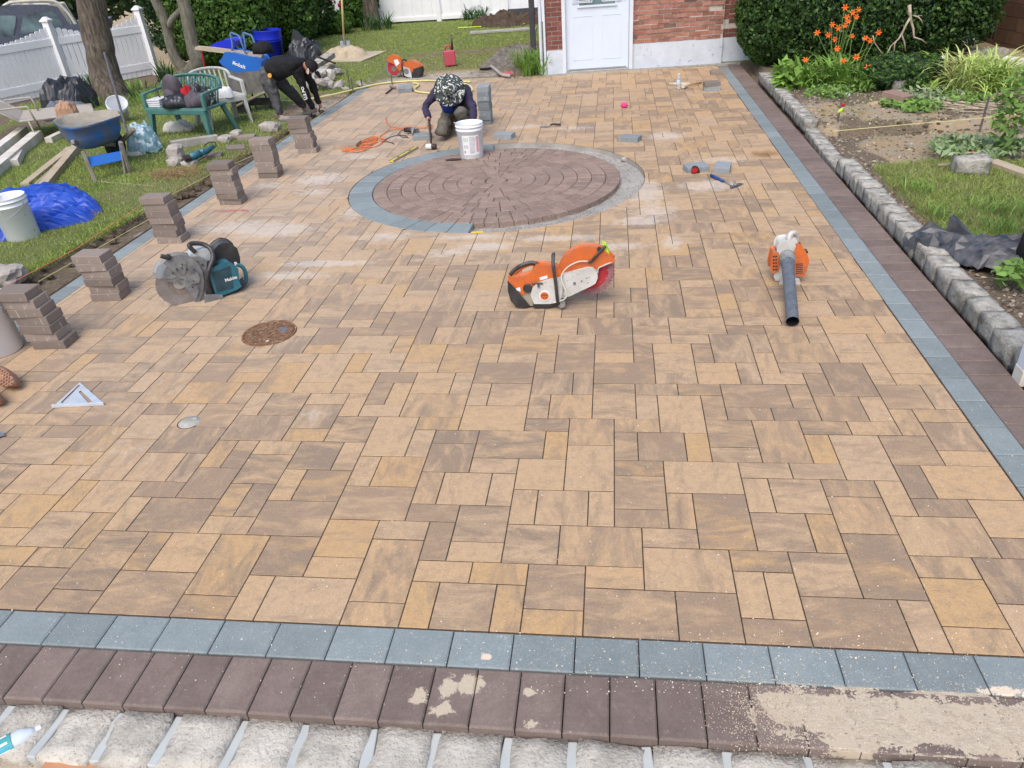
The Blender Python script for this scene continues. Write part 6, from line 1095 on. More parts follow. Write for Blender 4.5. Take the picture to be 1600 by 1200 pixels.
for (x, y, sx, sy, sz, mt, sd, nm, lb, cat) in ((-.02, -.13, .42, .28, .17, 'black sheet', 31, 'duffel_bag', 'black bag at the front edge in the middle of the green bench', 'bag'), (.27, -.08, .38, .28, .20, 'backpack', 32, 'duffel_bag', 'dark bag on the right half of the green bench', 'bag'), (.07, .0, .20, .18, .27, 'red cloth', 33, 'red_cloth', 'red cloth bundled between the bags on the green bench', 'cloth'), (.21, .05, .22, .2, .30, 'black sheet', 34, 'black_jacket', 'black jacket heaped against the slats of the green bench', 'jacket'), (.38, .06, .17, .17, .25, 'camo', 35, 'cap', 'camouflage cap on the right end of the green bench', 'cap')):
    p = bp(x, y, .415); tag(crumple(nm, mt, (sx, sy, sz), p, math.radians(-14), amp=.06, sc=12, seed=sd, nx=22, ny=18, dome=.5), lb, cat)
for k in range(4): p = bp(-.40, -.06, .418+k*.026+.013); tag(obj('white_tray', MB().box((0, 0, 0), (.24-.01*k, .26, .020)), 'light box', loc=p, rot=(0, 0, math.radians(-14+k*2)), bevel=.003), ORD[k]+' white tray from the bottom stacked at the left end of the green bench', 'tray', 'white trays on the bench')
p = G(352, 150, .42); tag(obj('white_sack', crumple('tmp_sack', 'print white', (.26, .22, .16), (0, 0, 0), amp=.05, sc=8, seed=41, nx=16, ny=14).data, None, loc=(p.x, p.y, .40)), 'teal edged white sack on the seat of the white chair', 'sack'); bpy.data.objects.remove(bpy.data.objects['tmp_sack'])
p = G(275, 208); tag(crumple('yellow_white_bag', 'foam', (.5, .3, .14), (p.x, p.y+.1, 0), amp=.06, sc=7, seed=44, nx=20, ny=14), 'white bag lying in the grass under the green bench', 'bag')
# ---- grey wheelbarrow with its load
M('tray grey', (.10, .095, .085), (.18, .17, .155), 9, .75, .4, 50, .003, dust=.5, topc=(.36, .34, .31)); F = Facet(-5.3, 9.75, .06, (300, 0, 7.27)); S = thing('wheelbarrow', 'grey mud-caked wheelbarrow behind the bending man, loaded with a blue tray', 'wheelbarrow', F.loc, F.a)
obj('tray', F.slab([(375, 855), (520, 850), (640, 838), (800, 830), (930, 850), (920, 960), (860, 1010), (560, 1060), (470, 1020), (400, 930)], .02, -.55), 'tray grey', S, bevel=.03); obj('handle_bar', F.tube([(500, 1210, .05), (700, 1110, .03), (930, 1000, .0)], .022), 'worn handle', S, smooth=True); obj('strut', F.tube([(585, 930, .04), (600, 1040, .04), (620, 1180, .05)], .012), 'steel', S, smooth=True)
obj('wheel', F.disc(545, 1240, .15, .05, -.05, 24), 'tyre', S, bevel=.02); obj('leg', F.tube([(680, 1060, -.1), (720, 1200, -.1), (760, 1290, -.1)], .013), 'black plastic', S, smooth=True); obj('leg', F.tube([(820, 1060, -.2), (860, 1150, -.2), (900, 1230, -.2)], .013), 'black plastic', S, smooth=True); obj('axle_plate', F.slab([(640, 1120), (900, 1110), (910, 1190), (650, 1200)], -.1, -.14), 'black plastic', S)
Fz = Facet(-5.3, 9.95, .06, (330, 40, 15)); m = Fz.slab([(345, 670), (430, 665), (850, 770), (1070, 790), (1130, 880), (1135, 1000), (1100, 1100), (640, 1115), (290, 910), (240, 850), (300, 780)], .0, -.42); S = thing('blue_tray', 'bright blue plastic tray with white lettering lying tipped in the grey wheelbarrow', 'tray', Fz.loc, Fz.a); obj('tray', m, 'blue paint', S, bevel=.03)
text('lettering', 'Kobalt', .075, 'print white', S, loc=Fz.w(650, 925, .004), rot=(PI/2, .42, 0), bold=.002); obj('logo', Fz.slab([(530, 880), (565, 870), (580, 895), (545, 915)], .004, 0), 'print white', S)
c = G(340, 85, .62)
Fy = Facet(-5.35, 10.15, .06, (330, 40, 15)); S = tag(obj('board', Fy.slab([(-380, 500), (0, 530), (1175, 685), (1170, 750), (0, 610), (-380, 560)], .0, -.12), 'new timber', loc=Fy.loc, rot=(0, 0, Fy.a), bevel=.003), 'long fresh board laid across the loaded grey wheelbarrow', 'board')
S = tag(obj('kayak_shaped_tub', Fy.slab([(30, 480), (160, 410), (380, 360), (520, 370), (520, 520), (250, 500)], -.15, -.5), M('deep blue', (.012, .03, .55), (.01, .025, .45), 6, .4), loc=Fy.loc, rot=(0, 0, Fy.a), bevel=.02), 'shiny deep blue tub lying on the board behind the wheelbarrow', 'tub')
M('frame blue', (.06, .13, .26), (.08, .15, .28), 9, .5)
for dx in (0, 300): tag(obj('tubular_handle', Fy.tube([(480+dx, 590, -.02), (500+dx, 520, -.02), (480+dx, 350, -.05), (455+dx, 180, -.08), (560+dx, 205, -.08), (650+dx, 250, -.04), (720+dx, 420, .0), (790+dx, 610, .0), (840+dx, 640, .0)], .016), 'frame blue', loc=Fy.loc, rot=(0, 0, Fy.a), smooth=True), ('left' if dx == 0 else 'right')+' blue tubular handle standing up from the board on the wheelbarrow', 'handle frame', 'tubular handles on the board')
tag(obj('red_strap', Fy.tube([(-220, 600, .02), (-190, 800, .02), (-150, 1010, .02)], .012), 'red cloth', loc=Fy.loc, rot=(0, 0, Fy.a)), 'red strap hanging down between forked tree and wheelbarrow', 'strap'); o = crumple('black_cap', 'black cloth', (.34, .30, .21), Fy.loc+Vector((.62, .0, .77)), amp=.02, sc=3, seed=51, nx=18, ny=16, dome=.5); o.location = PY(412, 83, 9.75); tag(o, 'dark rounded hat resting on the load behind the bending man', 'hat'); o.name = 'work_hat'
# ---- blue barrel, black bag
q = G(421, 108); S = thing('barrel', 'deep blue plastic barrel standing in front of the dark hedge', 'barrel', (q.x, q.y+.2, 0)); obj('body', MB().lathe([(.001, .0), (.22, 0), (.235, .04), (.245, .18), (.255, .19), (.245, .21), (.26, .36), (.27, .37), (.26, .39), (.275, .52), (.29, .53), (.28, .55), (.29, .72), (.30, .74), (.285, .74), (.27, .1), (.001, .08)], 36), 'deep blue', S, smooth=True, rot=(0, .05, 0)); obj('handle', MB().tube([(.29, -.05, .58), (.32, 0, .58), (.29, .05, .58)], .012, 6), 'deep blue', S)
Fq = Facet(-6.15, 13.6, .1, (300, 0, 7.27)); q = G(478, 103); o = crumple('trash_bag', 'black sheet', (.85, .7, .62), (q.x, q.y+.1, 0), .2, amp=.14, sc=4, seed=61, dome=.7, nx=22, ny=20, flat=True, octv=3); tag(o, 'tall black rubbish bag against the hedge behind the bending man', 'rubbish bag')
o = obj('bag_peak', MB().add([(-.30, 0, .3), (.28, .0, .2), (-.16, .02, .72), (-.22, .15, .3), (.15, .2, .25), (-.08, .1, .66)], [(0, 1, 2), (3, 5, 4), (0, 2, 5, 3), (1, 4, 5, 2), (0, 3, 4, 1)]), 'black sheet', o)
# ---- stones, poles and tools near the stacks
def st(px, py, s, sd, label, mat='stone', z=0., group=None, ang=0, sub=2):
    q = G(px, py, z); o = obj('stone', rock(s, sd, sub, .2), mat, loc=(q.x, q.y+s[1]*.3, z+s[2]*.42), rot=(0, 0, ang)); return tag(o, label, 'stone', group)
st(272, 262, (.20, .16, .13), 71, 'front left stone of the pile under the teal grinder'); st(295, 262, (.22, .16, .10), 72, 'front right stone of the pile under the teal grinder'); st(274, 252, (.20, .2, .22), 73, 'upright dark stone in the pile by the teal grinder', z=.05)
beam('concrete_bar', 'grey concrete bar lying behind the teal grinder', 'concrete bar', (270, 234), (342, 221), .12, .09, 'bedding', za=.02); st(350, 225, (.2, .18, .12), 74, 'stone at the right end of the concrete bar')
st(369, 218, (.17, .15, .14), 75, 'squarish stone under the front leg of the white chair'); st(420, 208, (.30, .2, .16), 76, 'pale rock lying left of the farthest paver stack'); st(427, 205, (.2, .2, .1), 77, 'smaller rock behind the pale rock near the farthest stack')
lp(384, 220, .2, 'stack brown', 'brown paver lying flat between white chair and nearby stack'); lp(366, 238, .5, 'stack brown', 'tilted brown paver lying on the grass edge', tilt=(.1, .1)); lp(330, 250, .3, 'stack brown', 'brown paver half sunk beside the teal grinder'); lp(410, 160, .3, 'stack grey', 'grey stone slab behind the bending man')
Fg = Facet(-5.48, 7.45, .25, (260, 200, 4)); q = G(310, 252); S = thing('grinder', 'teal angle grinder with black handle resting on the stones', 'grinder', (q.x, q.y, 0)); L3 = lambda x, y, z: G(x, y, z)-S.location
obj('motor', MB().tube([L3(296, 246, .12), L3(312, 240, .13)], [.042, .048], 14), 'teal plastic', S, smooth=True); obj('rear_grip', MB().tube([L3(312, 240, .13), L3(325, 234, .14), L3(333, 229, .15)], [.045, .032, .026], 12), 'teal plastic', S, smooth=True); obj('gear_head', MB().tube([L3(288, 248, .12), L3(297, 246, .12)], .04, 12), 'case black', S)
obj('loop_cord', MB().tube([L3(*p) for p in ((318, 238, .16), (319, 228, .20), (326, 222, .24), (336, 222, .22), (338, 228, .15), (330, 235, .1), (320, 245, .06), (308, 252, .05), (300, 248, .1))], .006, 6), 'case black', S, smooth=True)
# ---- string lines and stakes
M('string orange', (.75, .25, .10), (.7, .22, .1), 30, .7); M('string yellow', (.66, .60, .25), (.6, .55, .25), 30, .7)
def string(P, mat, label, r=.003): o = obj('string_line', MB().tube(P, r, 5), mat); return tag(o, label, 'string line')
string([G(-20, 462, .10), G(120, 388, .10), G(218, 322, .10)], 'string orange', 'orange mason line stretched along the near left lawn edge'); string([G(60, 440, .03), G(250, 333, .03)], 'string yellow', 'yellow mason line in the left trench beside the nearest stacks'); string([G(218, 330, .08), G(330, 272, .08), G(420, 232, .08), G(552, 146, .08)], 'string yellow', 'yellow mason line running from the third stack to the far stakes')
def stake(px, py, h, label): q = G(px, py); o = obj('stake', MB().tube([(0, 0, -.05), (.005, 0, h)], .012, 6), 'hammer steel', loc=q); return tag(o, label, 'stake')
stake(547, 140, .34, 'tall iron stake left of the pair behind the left border end'); stake(552, 145, .24, 'shorter iron stake just right of the tall one at the border end'); stake(566, 138, .15, 'short iron stake at the far end of the left border'); stake(613, 132, .18, 'iron stake behind the paired grey pavers'); stake(804, 122, .18, 'iron stake near the house in the gravel')
cord([(440, 158), (470, 157), (500, 152), (530, 146), (565, 137), (600, 130), (640, 127), (690, 126), (735, 128)], .016, 'string yellow', 'garden_hose', 'long pale yellow hose lying along the back of the paving', 'hose', .02, amp=.02)
cord([(645, 130), (655, 132), (648, 139), (655, 144), (690, 146), (725, 146), (738, 141), (733, 134), (720, 130), (700, 128)], .016, 'string yellow', 'garden_hose', 'loop of pale yellow hose behind the kneeling man', 'hose', .02, amp=.01)
# ---- rubble
random.seed(11); NTH = ['leftmost', 'second', 'third', 'fourth', 'fifth', 'sixth', 'seventh', 'eighth', 'ninth', 'tenth', 'eleventh', 'twelfth', 'thirteenth', 'fourteenth', 'fifteenth', 'sixteenth', 'seventeenth', 'eighteenth', 'nineteenth', 'twentieth', 'twenty-first', 'twenty-second', 'twenty-third', 'twenty-fourth', 'twenty-fifth', 'twenty-sixth']; pxs = sorted(random.gauss(503, 24) for k in range(26))
for k in range(26):
    px, py = pxs[k], random.gauss(128, 9); py = min(142, max(108, py)); s = random.uniform(.14, .34)
    o = st(px, py, (s, s*random.uniform(.5, .8), s*random.uniform(.35, .6)), 100+k, NTH[k]+' piece from the left in the grey rubble heap behind the paving corner', 'stone' if k % 3 else 'granite', max(0, .25-abs(px-500)*.006-abs(py-122)*.01)*random.random(), 'rubble stones in the heap', random.uniform(0, 3), 1); o.rotation_euler = (random.uniform(-.5, .5), random.uniform(-.5, .5), random.uniform(0, 3))
beam('kerb_slab', 'long pale concrete slab lying tilted on top of the rubble', 'slab', (470, 128), (520, 108), .22, .09, 'granite', za=.06, zb=.22); beam('kerb_slab', 'second concrete slab lying lower in the rubble', 'slab', (478, 142), (512, 124), .16, .10, 'stone', za=.0, zb=.14); st(507, 130, (.45, .35, .26), 99, 'largest tan rock in the middle of the rubble', 'granite warm')
# ================================================================ back yard
def heap(name, mat, loc, size, label, cat, seed, amp=.05, sc=5, rz=0, dome=1.3, stuff=False):
    o = crumple(name, mat, size, loc, rz, 60, 46, amp=amp, sc=sc, seed=seed, dome=dome, ridge=False); o.modifiers.clear(); return tag(o, label, cat)
M('plywood', (.50, .42, .31), (.42, .36, .27), 3, .8, .2); q = G(552, 92); P4 = [G(505, 99), G(566, 98), G(605, 82), G(548, 84)]; c = sum(P4, Vector())/4; tag(obj('plywood_sheet', MB().add([p-c for p in P4]+[p-c+Vector((0, 0, .02)) for p in P4], [(3, 2, 1, 0), (4, 5, 6, 7), (0, 1, 5, 4), (1, 2, 6, 5), (2, 3, 7, 6), (3, 0, 4, 7)]), 'plywood', loc=c+Vector((0, 0, .02))), 'weathered plywood sheet under the sand pile on the back lawn', 'plywood')
M('pile sand', (.40, .32, .22), (.50, .42, .31), 8, .95, .8, 50, .02); q = G(534, 94); heap('sand_pile', 'pile sand', (q.x, q.y+.25, .03), (1.15, .75, .28), 'pile of tan sand with a shovel stuck in it on the back lawn', 'sand pile', 5, .12)
q = G(480, 100); heap('sand_pile', 'pile sand', (-6.2, 14.6, .0), (.9, .8, .14), 'low spread of sand beside the black rubbish bag', 'sand pile', 6, .06)
a = G(542, 88, .05); S = thing('shovel', 'yellow-handled shovel standing upright in the sand pile', 'shovel', (a.x, a.y, 0)); hT = PY(533, -25, a.y); obj('handle', MB().tube([Vector((0, 0, .42)), Vector((hT.x-a.x, 0, hT.z))], .022, 10), M('ash wood', (.58, .45, .20), (.5, .38, .18), 6, .5), S, smooth=True); obj('socket', MB().tube([(0, 0, .3), (0, 0, .48)], .028, 10), 'steel', S); obj('blade', MB().prism([(-.11, .36), (.11, .36), (.12, .15), (.0, .02), (-.12, .15)], -.01, .01, T=Matrix.Rotation(PI/2-.1, 4, 'X')), 'steel', S, bevel=.004)
tag(obj('rake_handle', MB().tube([G(494, 88, .45)-G(500, 95), G(524, 99, .1)-G(500, 95)], .018, 8), 'case black', loc=G(500, 95)), 'dark tool handle poking out beside the sand pile', 'tool')
q = G(702, 104); S = thing('gas_can', 'red plastic fuel can standing on the dusty back lawn', 'fuel can', (q.x, q.y+.12, 0), .3); M('faded red', (.50, .06, .09), (.42, .08, .10), 8, .5, dust=.3); obj('body', MB().box((0, 0, .14), (.22, .17, .28)), 'faded red', S, bevel=.025); obj('handle', MB().tube([(-.07, 0, .27), (-.06, 0, .36), (.02, 0, .36), (.05, 0, .29)], .02, 8), 'faded red', S, smooth=True); obj('spout', MB().tube([(.07, 0, .28), (.075, 0, .55)], [.022, .016], 8), 'black plastic', S, smooth=True)
# turf strip edge, boards on the grass
beam('concrete_strip', 'narrow pale concrete slab lying across the back lawn near the house', 'slab', (735, 56), (838, 49), .35, .04, 'bedding', za=.05, zb=.05); beam('yellow_strip', 'bright yellow strip lying on the far lawn', 'strip', (716, 48), (822, 42), .05, .02, 'lime', za=.06, zb=.06); beam('edging_board', 'long pale board at the foot of the white back fence', 'board', (605, 33), (742, 30), .12, .05, 'foam', za=.05, zb=.05)
# white back fence
BF = thing('vinyl_fence', 'tall white vinyl fence closing the back of the yard', 'fence', (-5, 21.75, 0)); x = -9.2
k = 0
while x < 3.2:
    obj('board', MB().box((x+.145, 0, .98), (.286, .022, 1.75)), 'vinyl', BF, loc=(0, 0, 0)).location = (5*0, 0, 0); x += .29; k += 1
for o in list(BF.children): o.location.x = 5.0
for x in (-9.3, -6.9, -4.95, -2.95, -.9, 1.2): obj('post', MB().box((x+5, -.02, 1.0), (.13, .13, 2.0)), 'vinyl', BF, bevel=.004)
obj('rail', MB().box((2.0, -.02, .12), (12.4, .05, .10)), 'vinyl', BF); obj('rail', MB().box((2.0, -.02, 1.85), (12.4, .05, .10)), 'vinyl', BF)
tag(obj('dark_gap_strip', MB().box((0, 0, .09), (1.5, .06, .20)), 'print dark', loc=(-2.15, 21.6, .05)), 'black strip standing in for the dark gap under the back fence behind the soil heap', 'board')  # black strip added in place of the dark gap below the fence
beam('fence_side', 'white fence length running towards the hedge at the back left', 'fence', (512, 46), (548, 40), .05, 2.0, 'vinyl')
M('dark soil', (.055, .038, .026), (.12, .088, .06), 10, .95, 1., 30, .04); q = G(795, 42); heap('soil_heap', 'dark soil', (q.x, q.y+.3, .03), (2.5, 1.5, .34), 'heap of dark dug soil in front of the back fence', 'soil heap', 9, .35, 6)
M('gravelly soil', (.13, .115, .095), (.26, .24, .21), 10, .95, 1., 40, .03); q = G(800, 92); heap('gravel_heap', 'gravelly soil', (q.x+.1, q.y+.15, -.02), (1.35, 3.6, .20), 'long low heap of grey gravelly soil beside the house corner', 'gravel heap', 10, .16, 8)
q = G(598, 34); tag(crumple('trash_bag', 'black sheet', (.9, .5, .32), (q.x, q.y+.3, .04), amp=.08, sc=6, seed=71), 'small black bag at the foot of the back fence beside the tree', 'rubbish bag'); q = G(624, 37); S = thing('white_pail', 'small white pail standing on the lawn before the back fence', 'pail', (q.x, q.y+.1, .05)); obj('pail', MB().lathe([(.001, 0), (.15, 0), (.17, .24), (.175, .26), (.16, .26), (.001, .03)], 20), 'bucket white', S, smooth=True); obj('lid_rag', MB().ell((0, 0, .27), (.13, .12, .05)), 'light box', S, smooth=True)
hedge('garden_shrub', 'dark leafy shrub left of the far tree', (G(560, 46).x, G(560, 46).y+.4), (1.1, .9, 1.0), 2600, .075, 'hedge leaf', 31, 2, .3, cat='shrub'); hedge('garden_shrub', 'low bush growing at the foot of the hedge under the red flowers', (G(520, 56).x, G(520, 56).y+.3), (1.1, .8, .55), 2200, .075, 'hedge bright', 32, 2, .3, cat='shrub')
for px, py, L, lb in ((590, 48, .55, 'strap-leaved clump at the foot of the far tree'), (745, 32, .5, 'leafy clump before the back fence left of the soil heap')): q = G(px, py); tag(obj('daylily_clump', arch((0, 0, 0), .35, 90, L, .035, .9, up=.9), 'iris leaf', loc=(q.x, q.y, .04)), lb, 'plant')
M('red petal', (.62, .04, .04), (.5, .03, .03), 20, .6); q = G(520, 48); m = MB()
S = thing('red_flowers', 'red flowers on thin stems in front of the white back fence', 'flowers', (q.x, q.y, 0))
for k in range(6): x = -.32+k*.13; z = .75+.12*math.sin(k*2.1); obj('stem', MB().tube([(x*.6, 0, 0), (x, 0, z)], .008, 5), 'weed leaf', S); obj('bloom', MB().ell((x, 0, z), (.055, .04, .06), 8, 6), 'red petal', S)
# ================================================================ the house
M('brick', (.27, .105, .075), (.38, .19, .14), 9, .9, .6, 80, .003, rnd=.22, speck=((.40, .27, .22), 40, .62)); M('brick pier', (.17, .055, .042), (.23, .085, .065), 9, .85, .5, 80, .003, rnd=.2); M('brick dark', (.13, .085, .07), (.20, .12, .09), 9, .9, .5, 80, .003, rnd=.2); M('pale joint', (.46, .42, .37), (.56, .52, .46), 20, .95, .5, 120, .003)
M('whitewash', (.60, .64, .70), (.52, .56, .62), 5, .85, .5, 40, .006, speck=((.40, .42, .46), 18, .66)); M('door paint', (.64, .71, .79), (.61, .68, .77), 2, .35, 0, 40, .001, .5); M('trim white', (.66, .70, .75), (.6, .64, .69), 4, .5, .1, 50, .001)
HS = thing('house', 'red brick house with white foundation and pale blue door at the end of the paving', 'house', (WO.x, WO.y, 0), WANG)
FH = .38; HT = 2.5; DX0, DX1 = .325, 1.43; XC = 3.02; XE = 3.9
def wallblock(nm, x0, x1, y0, z0, z1, mat, d=.2): return obj(nm, MB().box(((x0+x1)/2, y0+d/2, (z0+z1)/2), (x1-x0, d, z1-z0)), mat, HS)
wallblock('foundation', .0, DX0-.05, .0, -.1, FH, 'whitewash'); wallblock('foundation', DX1+.05, XC, .045, -.1, FH+.02, 'whitewash'); wallblock('foundation', XC, 7.6, .10, -.1, FH+.02, 'whitewash')
wallblock('mortar_backing', .012, DX0-.05, .020, FH, HT, 'pale joint'); wallblock('mortar_backing', DX1+.05, XC, .065, FH+.02, HT, 'pale joint'); wallblock('mortar_backing', XC, 7.6, .120, FH+.02, HT, 'pale joint'); wallblock('wall_above_door', DX0-.05, DX1+.05, .08, 2.16, HT, 'brick')
brk = {}
rows = int((HT-FH)/.0735); rest = MB(); cnt = 0; bl = []
for r_ in range(rows):
    z = FH+.02+r_*.0735
    for (x0, x1, y0, mt) in ((.0, DX0-.05, .008, 'brick pier'), (DX1+.05, XC-.01, .052, 'brick'), (XC, 7.6, .108, 'brick pier')):
        x = x0-(.11 if r_ % 2 else 0)-random.uniform(0, .01)
        while x < x1:
            a, b = max(x, x0), min(x+.205, x1)
            if b-a > .03: bl.append((r_, a, b, y0-random.uniform(0, .006), z, mt if random.random() > .12 or mt != 'brick' else 'brick dark'))
            x += .215
bl.sort(key=lambda t: (t[1] > 3.4, t[0]))
for k, (r_, a, b, y0, z, mt) in enumerate(bl):
    if k < 300: obj('brick', MB().box(((a+b)/2, y0+.05, z+.032), (b-a, .1, .056)), mt, HS, rot=(0, 0, random.gauss(0, .003)))
    else: rest.box(((a+b)/2, y0+.05, z+.032), (b-a, .1, .062))
if rest.v: obj('brick', rest, 'brick', HS, kind='stuff')
D = obj('door', MB().box(((DX0+DX1)/2, .10, 1.05), (DX1-DX0-.03, .045, 2.04)), 'door paint', HS)
for z0, z1, w in ((1.05, 1.92, .62), ): obj('door_window', MB().box(((DX0+DX1)/2, .072, (z0+z1)/2), (.60, .014, z1-z0)), 'car glass', D)
for sx in (-1, 1):
    x = (DX0+DX1)/2+sx*.245; m = MB()
    for a, b in (((x-.16, .88), (x+.16, .88)), ((x-.16, .20), (x+.16, .20)), ((x-.16, .20), (x-.16, .88)), ((x+.16, .20), (x+.16, .88))): m.bar((a[0], .0765, a[1]), (b[0], .0765, b[1]), .008, .008, up=(0, 1, 0))
    obj('panel_mould', m, 'door paint', D)
    w = MB()
    for z in (1.09, 1.30): 
        for ds in (0, .035): w.bar((x-.16+ds, .066, z+ds*.6), (x+.16-ds, .066, z+ds*.6), .014, .014); w.bar((x-.16+ds, .066, z+.17-ds*.6), (x+.16-ds, .066, z+.17-ds*.6), .014, .014); w.bar((x-.16+ds, .066, z+ds*.6), (x-.16+ds, .066, z+.17-ds*.6), .014, .014); w.bar((x+.16-ds, .066, z+ds*.6), (x+.16-ds, .066, z+.17-ds*.6), .014, .014)
    obj('glazing_pattern', w, 'trim white', D)
obj('window_trim', MB().bar((DX0+.22, .066, 1.03), (DX1-.22, .066, 1.03), .03, .03).bar((DX0+.22, .066, 1.14), (DX0+.22, .066, 1.95), .03, .03).bar((DX1-.22, .066, 1.14), (DX1-.22, .066, 1.95), .03, .03), 'door paint', D)
obj('door_handle', MB().tube([(DX1-.10, .05, 1.12), (DX1-.10, .04, 1.20), (DX1-.10, .05, 1.28)], .014, 8), 'steel', D, smooth=True); obj('door_sweep', MB().box(((DX0+DX1)/2, .075, .045), (DX1-DX0-.10, .012, .02)), 'steel', D)
fr = obj('door_frame', MB().box((DX0-.02, .055, 1.08), (.06, .12, 2.16)).box((DX1+.02, .055, 1.08), (.06, .12, 2.16)).box(((DX0+DX1)/2, .055, 2.13), (DX1-DX0+.10, .12, .07)), 'trim white', HS, bevel=.004)
obj('threshold', MB().box(((DX0+DX1)/2, .03, .012), (DX1-DX0, .14, .03)), 'bedding', HS)
obj('side_wall', MB().box((.10, 3.0, 1.2), (.2, 5.9, 2.6)), 'brick', HS); obj('corner_trim', MB().box((-.035, .03, 1.25), (.05, .07, 2.5)), 'trim white', HS, bevel=.004)
ds = obj('downspout', MB().tube([(-.10, .03, .02), (-.095, .03, .4), (-.09, .03, 1.2), (-.09, .03, 2.5)], .035, 8, flat=.8), 'trim white', HS, smooth=False); obj('downspout_seam', MB().box((-.055, -.005, .45), (.01, .02, .8)), 'print dark', HS)
tag(obj('dark_post', MB().box((0, 0, .8), (.10, .10, 1.6)), 'print dark', loc=(-1.42, 13.6, 0)), 'black gate post behind the house corner', 'post')
# crumbling mortar strip along the wall foot
m = MB(); random.seed(4)
for k in range(420):
    t = random.uniform(-.05, 3.4); p = Vector((WO.x+t*math.cos(WANG), WO.y+t*math.sin(WANG))); o_ = random.uniform(.0, .09)*(1 if t < 1.5 else 1.2); s = random.uniform(.012, .05); r_ = rock((s*1.4, s, s*.5), k, 1, .4); m.add([(v[0]+p.x, v[1]+p.y-o_, v[2]+.004) for v in r_.v], r_.f)
obj('crumbled_mortar', m, 'rubble fill', kind='stuff'); obj('threshold_strip', MB().box((1.62, -.03, -.02), (3.4, .16, .05)), 'bedding', HS)
# red hose end and pipe near the house
cord([(768, 104), (776, 110), (783, 116), (790, 118), (797, 119)], .03, 'bedding', 'drain_pipe', 'grey drain pipe lying in the gravel before the house corner', 'pipe', .04); q = G(792, 119); tag(obj('red_valve', MB().tube([(-.12, 0, .03), (.1, .02, .03)], .035, 8), 'faded red', loc=q), 'red fitting lying at the end of the drain pipe', 'fitting')
q = G(768, 108); tag(obj('dark_hole', MB().prism([(-.22, -.02), (.05, .10), (.25, .14), (.12, -.05), (-.1, -.12)], -.05, .012), 'inside black', loc=(q.x, q.y, .015)), 'black gap in the gravel beside the drain pipe', 'hole')
for px, py, L, n, lb in ((838, 118, .62, 130, 'tall arching clump of strap leaves at the house corner'), (826, 112, .5, 60, 'smaller clump of strap leaves left of the house corner')): q = G(px, py); tag(obj('daylily_clump', arch((0, 0, 0), .20, n, L, .026, .85, up=1.0, wild=.35), 'lily leaf', loc=(q.x-.05, q.y+.1, 0)), lb, 'plant')
M('orange petal', (.80, .16, .012), (.75, .12, .01), 30, .55)
# ================================================================ right side
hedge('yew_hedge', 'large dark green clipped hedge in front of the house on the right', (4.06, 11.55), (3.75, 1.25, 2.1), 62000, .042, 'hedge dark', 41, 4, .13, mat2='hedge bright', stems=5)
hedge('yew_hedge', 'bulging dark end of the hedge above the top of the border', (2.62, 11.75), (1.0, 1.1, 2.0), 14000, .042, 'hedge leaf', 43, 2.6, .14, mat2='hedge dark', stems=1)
# daylilies with orange flowers
def petals(c, r, face, mb):
    q = Vector(face).normalized().to_track_quat('Z', 'Y').to_matrix()
    for k in range(6):
        a = k*PI/3+random.uniform(-.1, .1); d = Vector((math.cos(a), math.sin(a), 0)); s = Vector((-d.y, d.x, 0)); P = [Vector((0, 0, 0)), d*.45*r+s*.17*r+Vector((0, 0, .35*r)), d*1.0*r+Vector((0, 0, .30*r)), d*.45*r-s*.17*r+Vector((0, 0, .35*r))]; mb.add([q @ p+c for p in P], [(0, 1, 2, 3)])
def lily(px, py, n, L, label, flowers, mat='lily leaf', R=.16):
    q = G(px, py); S = thing('daylily', label, 'daylily', (q.x, q.y, .05)); obj('leaves', arch((0, 0, 0), R, n, L, .036, 1.0, up=.90, wild=.40), mat, S)
    for fx, fy, dy in flowers:
        t = PY(fx, fy, q.y+dy)-S.location; b = Vector((t.x*.35, t.y*.5, 0)); st_ = obj('stem', MB().tube([b, b.lerp(t, .5)+Vector((t.x*-.05, 0, .03)), t], [.006, .005, .004], 5), 'weed leaf', S); mb = MB(); petals(t, random.uniform(.042, .058), (random.uniform(-.5, .3), -1, random.uniform(.2, .8)), mb); petals(t, .04, (random.uniform(-.5, .3), -1, .6), mb); obj('flower', mb, 'orange petal', S)
    return S
lily(1262, 142, 110, .55, 'daylily clump nearest the kerb with one low orange flower', [(1258, 94, .05)]); lily(1300, 140, 120, .60, 'tall daylily clump with the highest orange flowers', [(1320, 12, .3), (1332, 20, .3), (1341, 15, .32), (1338, 27, .3), (1323, 27, .25), (1325, 34, .2), (1320, 40, .2), (1300, 39, .2), (1309, 44, .2)])
lily(1325, 138, 80, .5, 'daylily clump with mid-height orange flowers before the hedge', [(1277, 52, .2), (1294, 55, .2), (1304, 62, .2), (1331, 57, .25), (1352, 60, .25), (1359, 64, .25), (1373, 51, .3)]); lily(1345, 146, 70, .42, 'low daylily clump beside the dark bush with small orange flowers', [(1308, 76, .1), (1338, 90, .1), (1317, 96, .05), (1356, 106, .0)])
lily(1235, 138, 60, .42, 'pale broad-leaved daylily clump touching the kerb', [], R=.14)
lily(1478, 118, 14, .2, 'single orange bloom low between the bush and the striped grass', [(1477, 109, .0)], R=.05)
def leafy(px, py, n, s, leaf, mat, label, name='leafy_weed', cat='weed', h=.5, group=None):
    q = G(px, py); P = rng.normal(0, 1, (n, 3)); P /= np.linalg.norm(P, axis=1)[:, None]; P *= (rng.random(n)**.4)[:, None]; P = P*np.array([s/2, s/2, h/2]); P[:, 2] += h/2; o = leaves(name, P, P*.5+np.array([0, -.2, .8]), leaf, mat, jit=.6, asp=2.0); o.location = (q.x, q.y+s*.3, .03); return tag(o, label, cat, group)
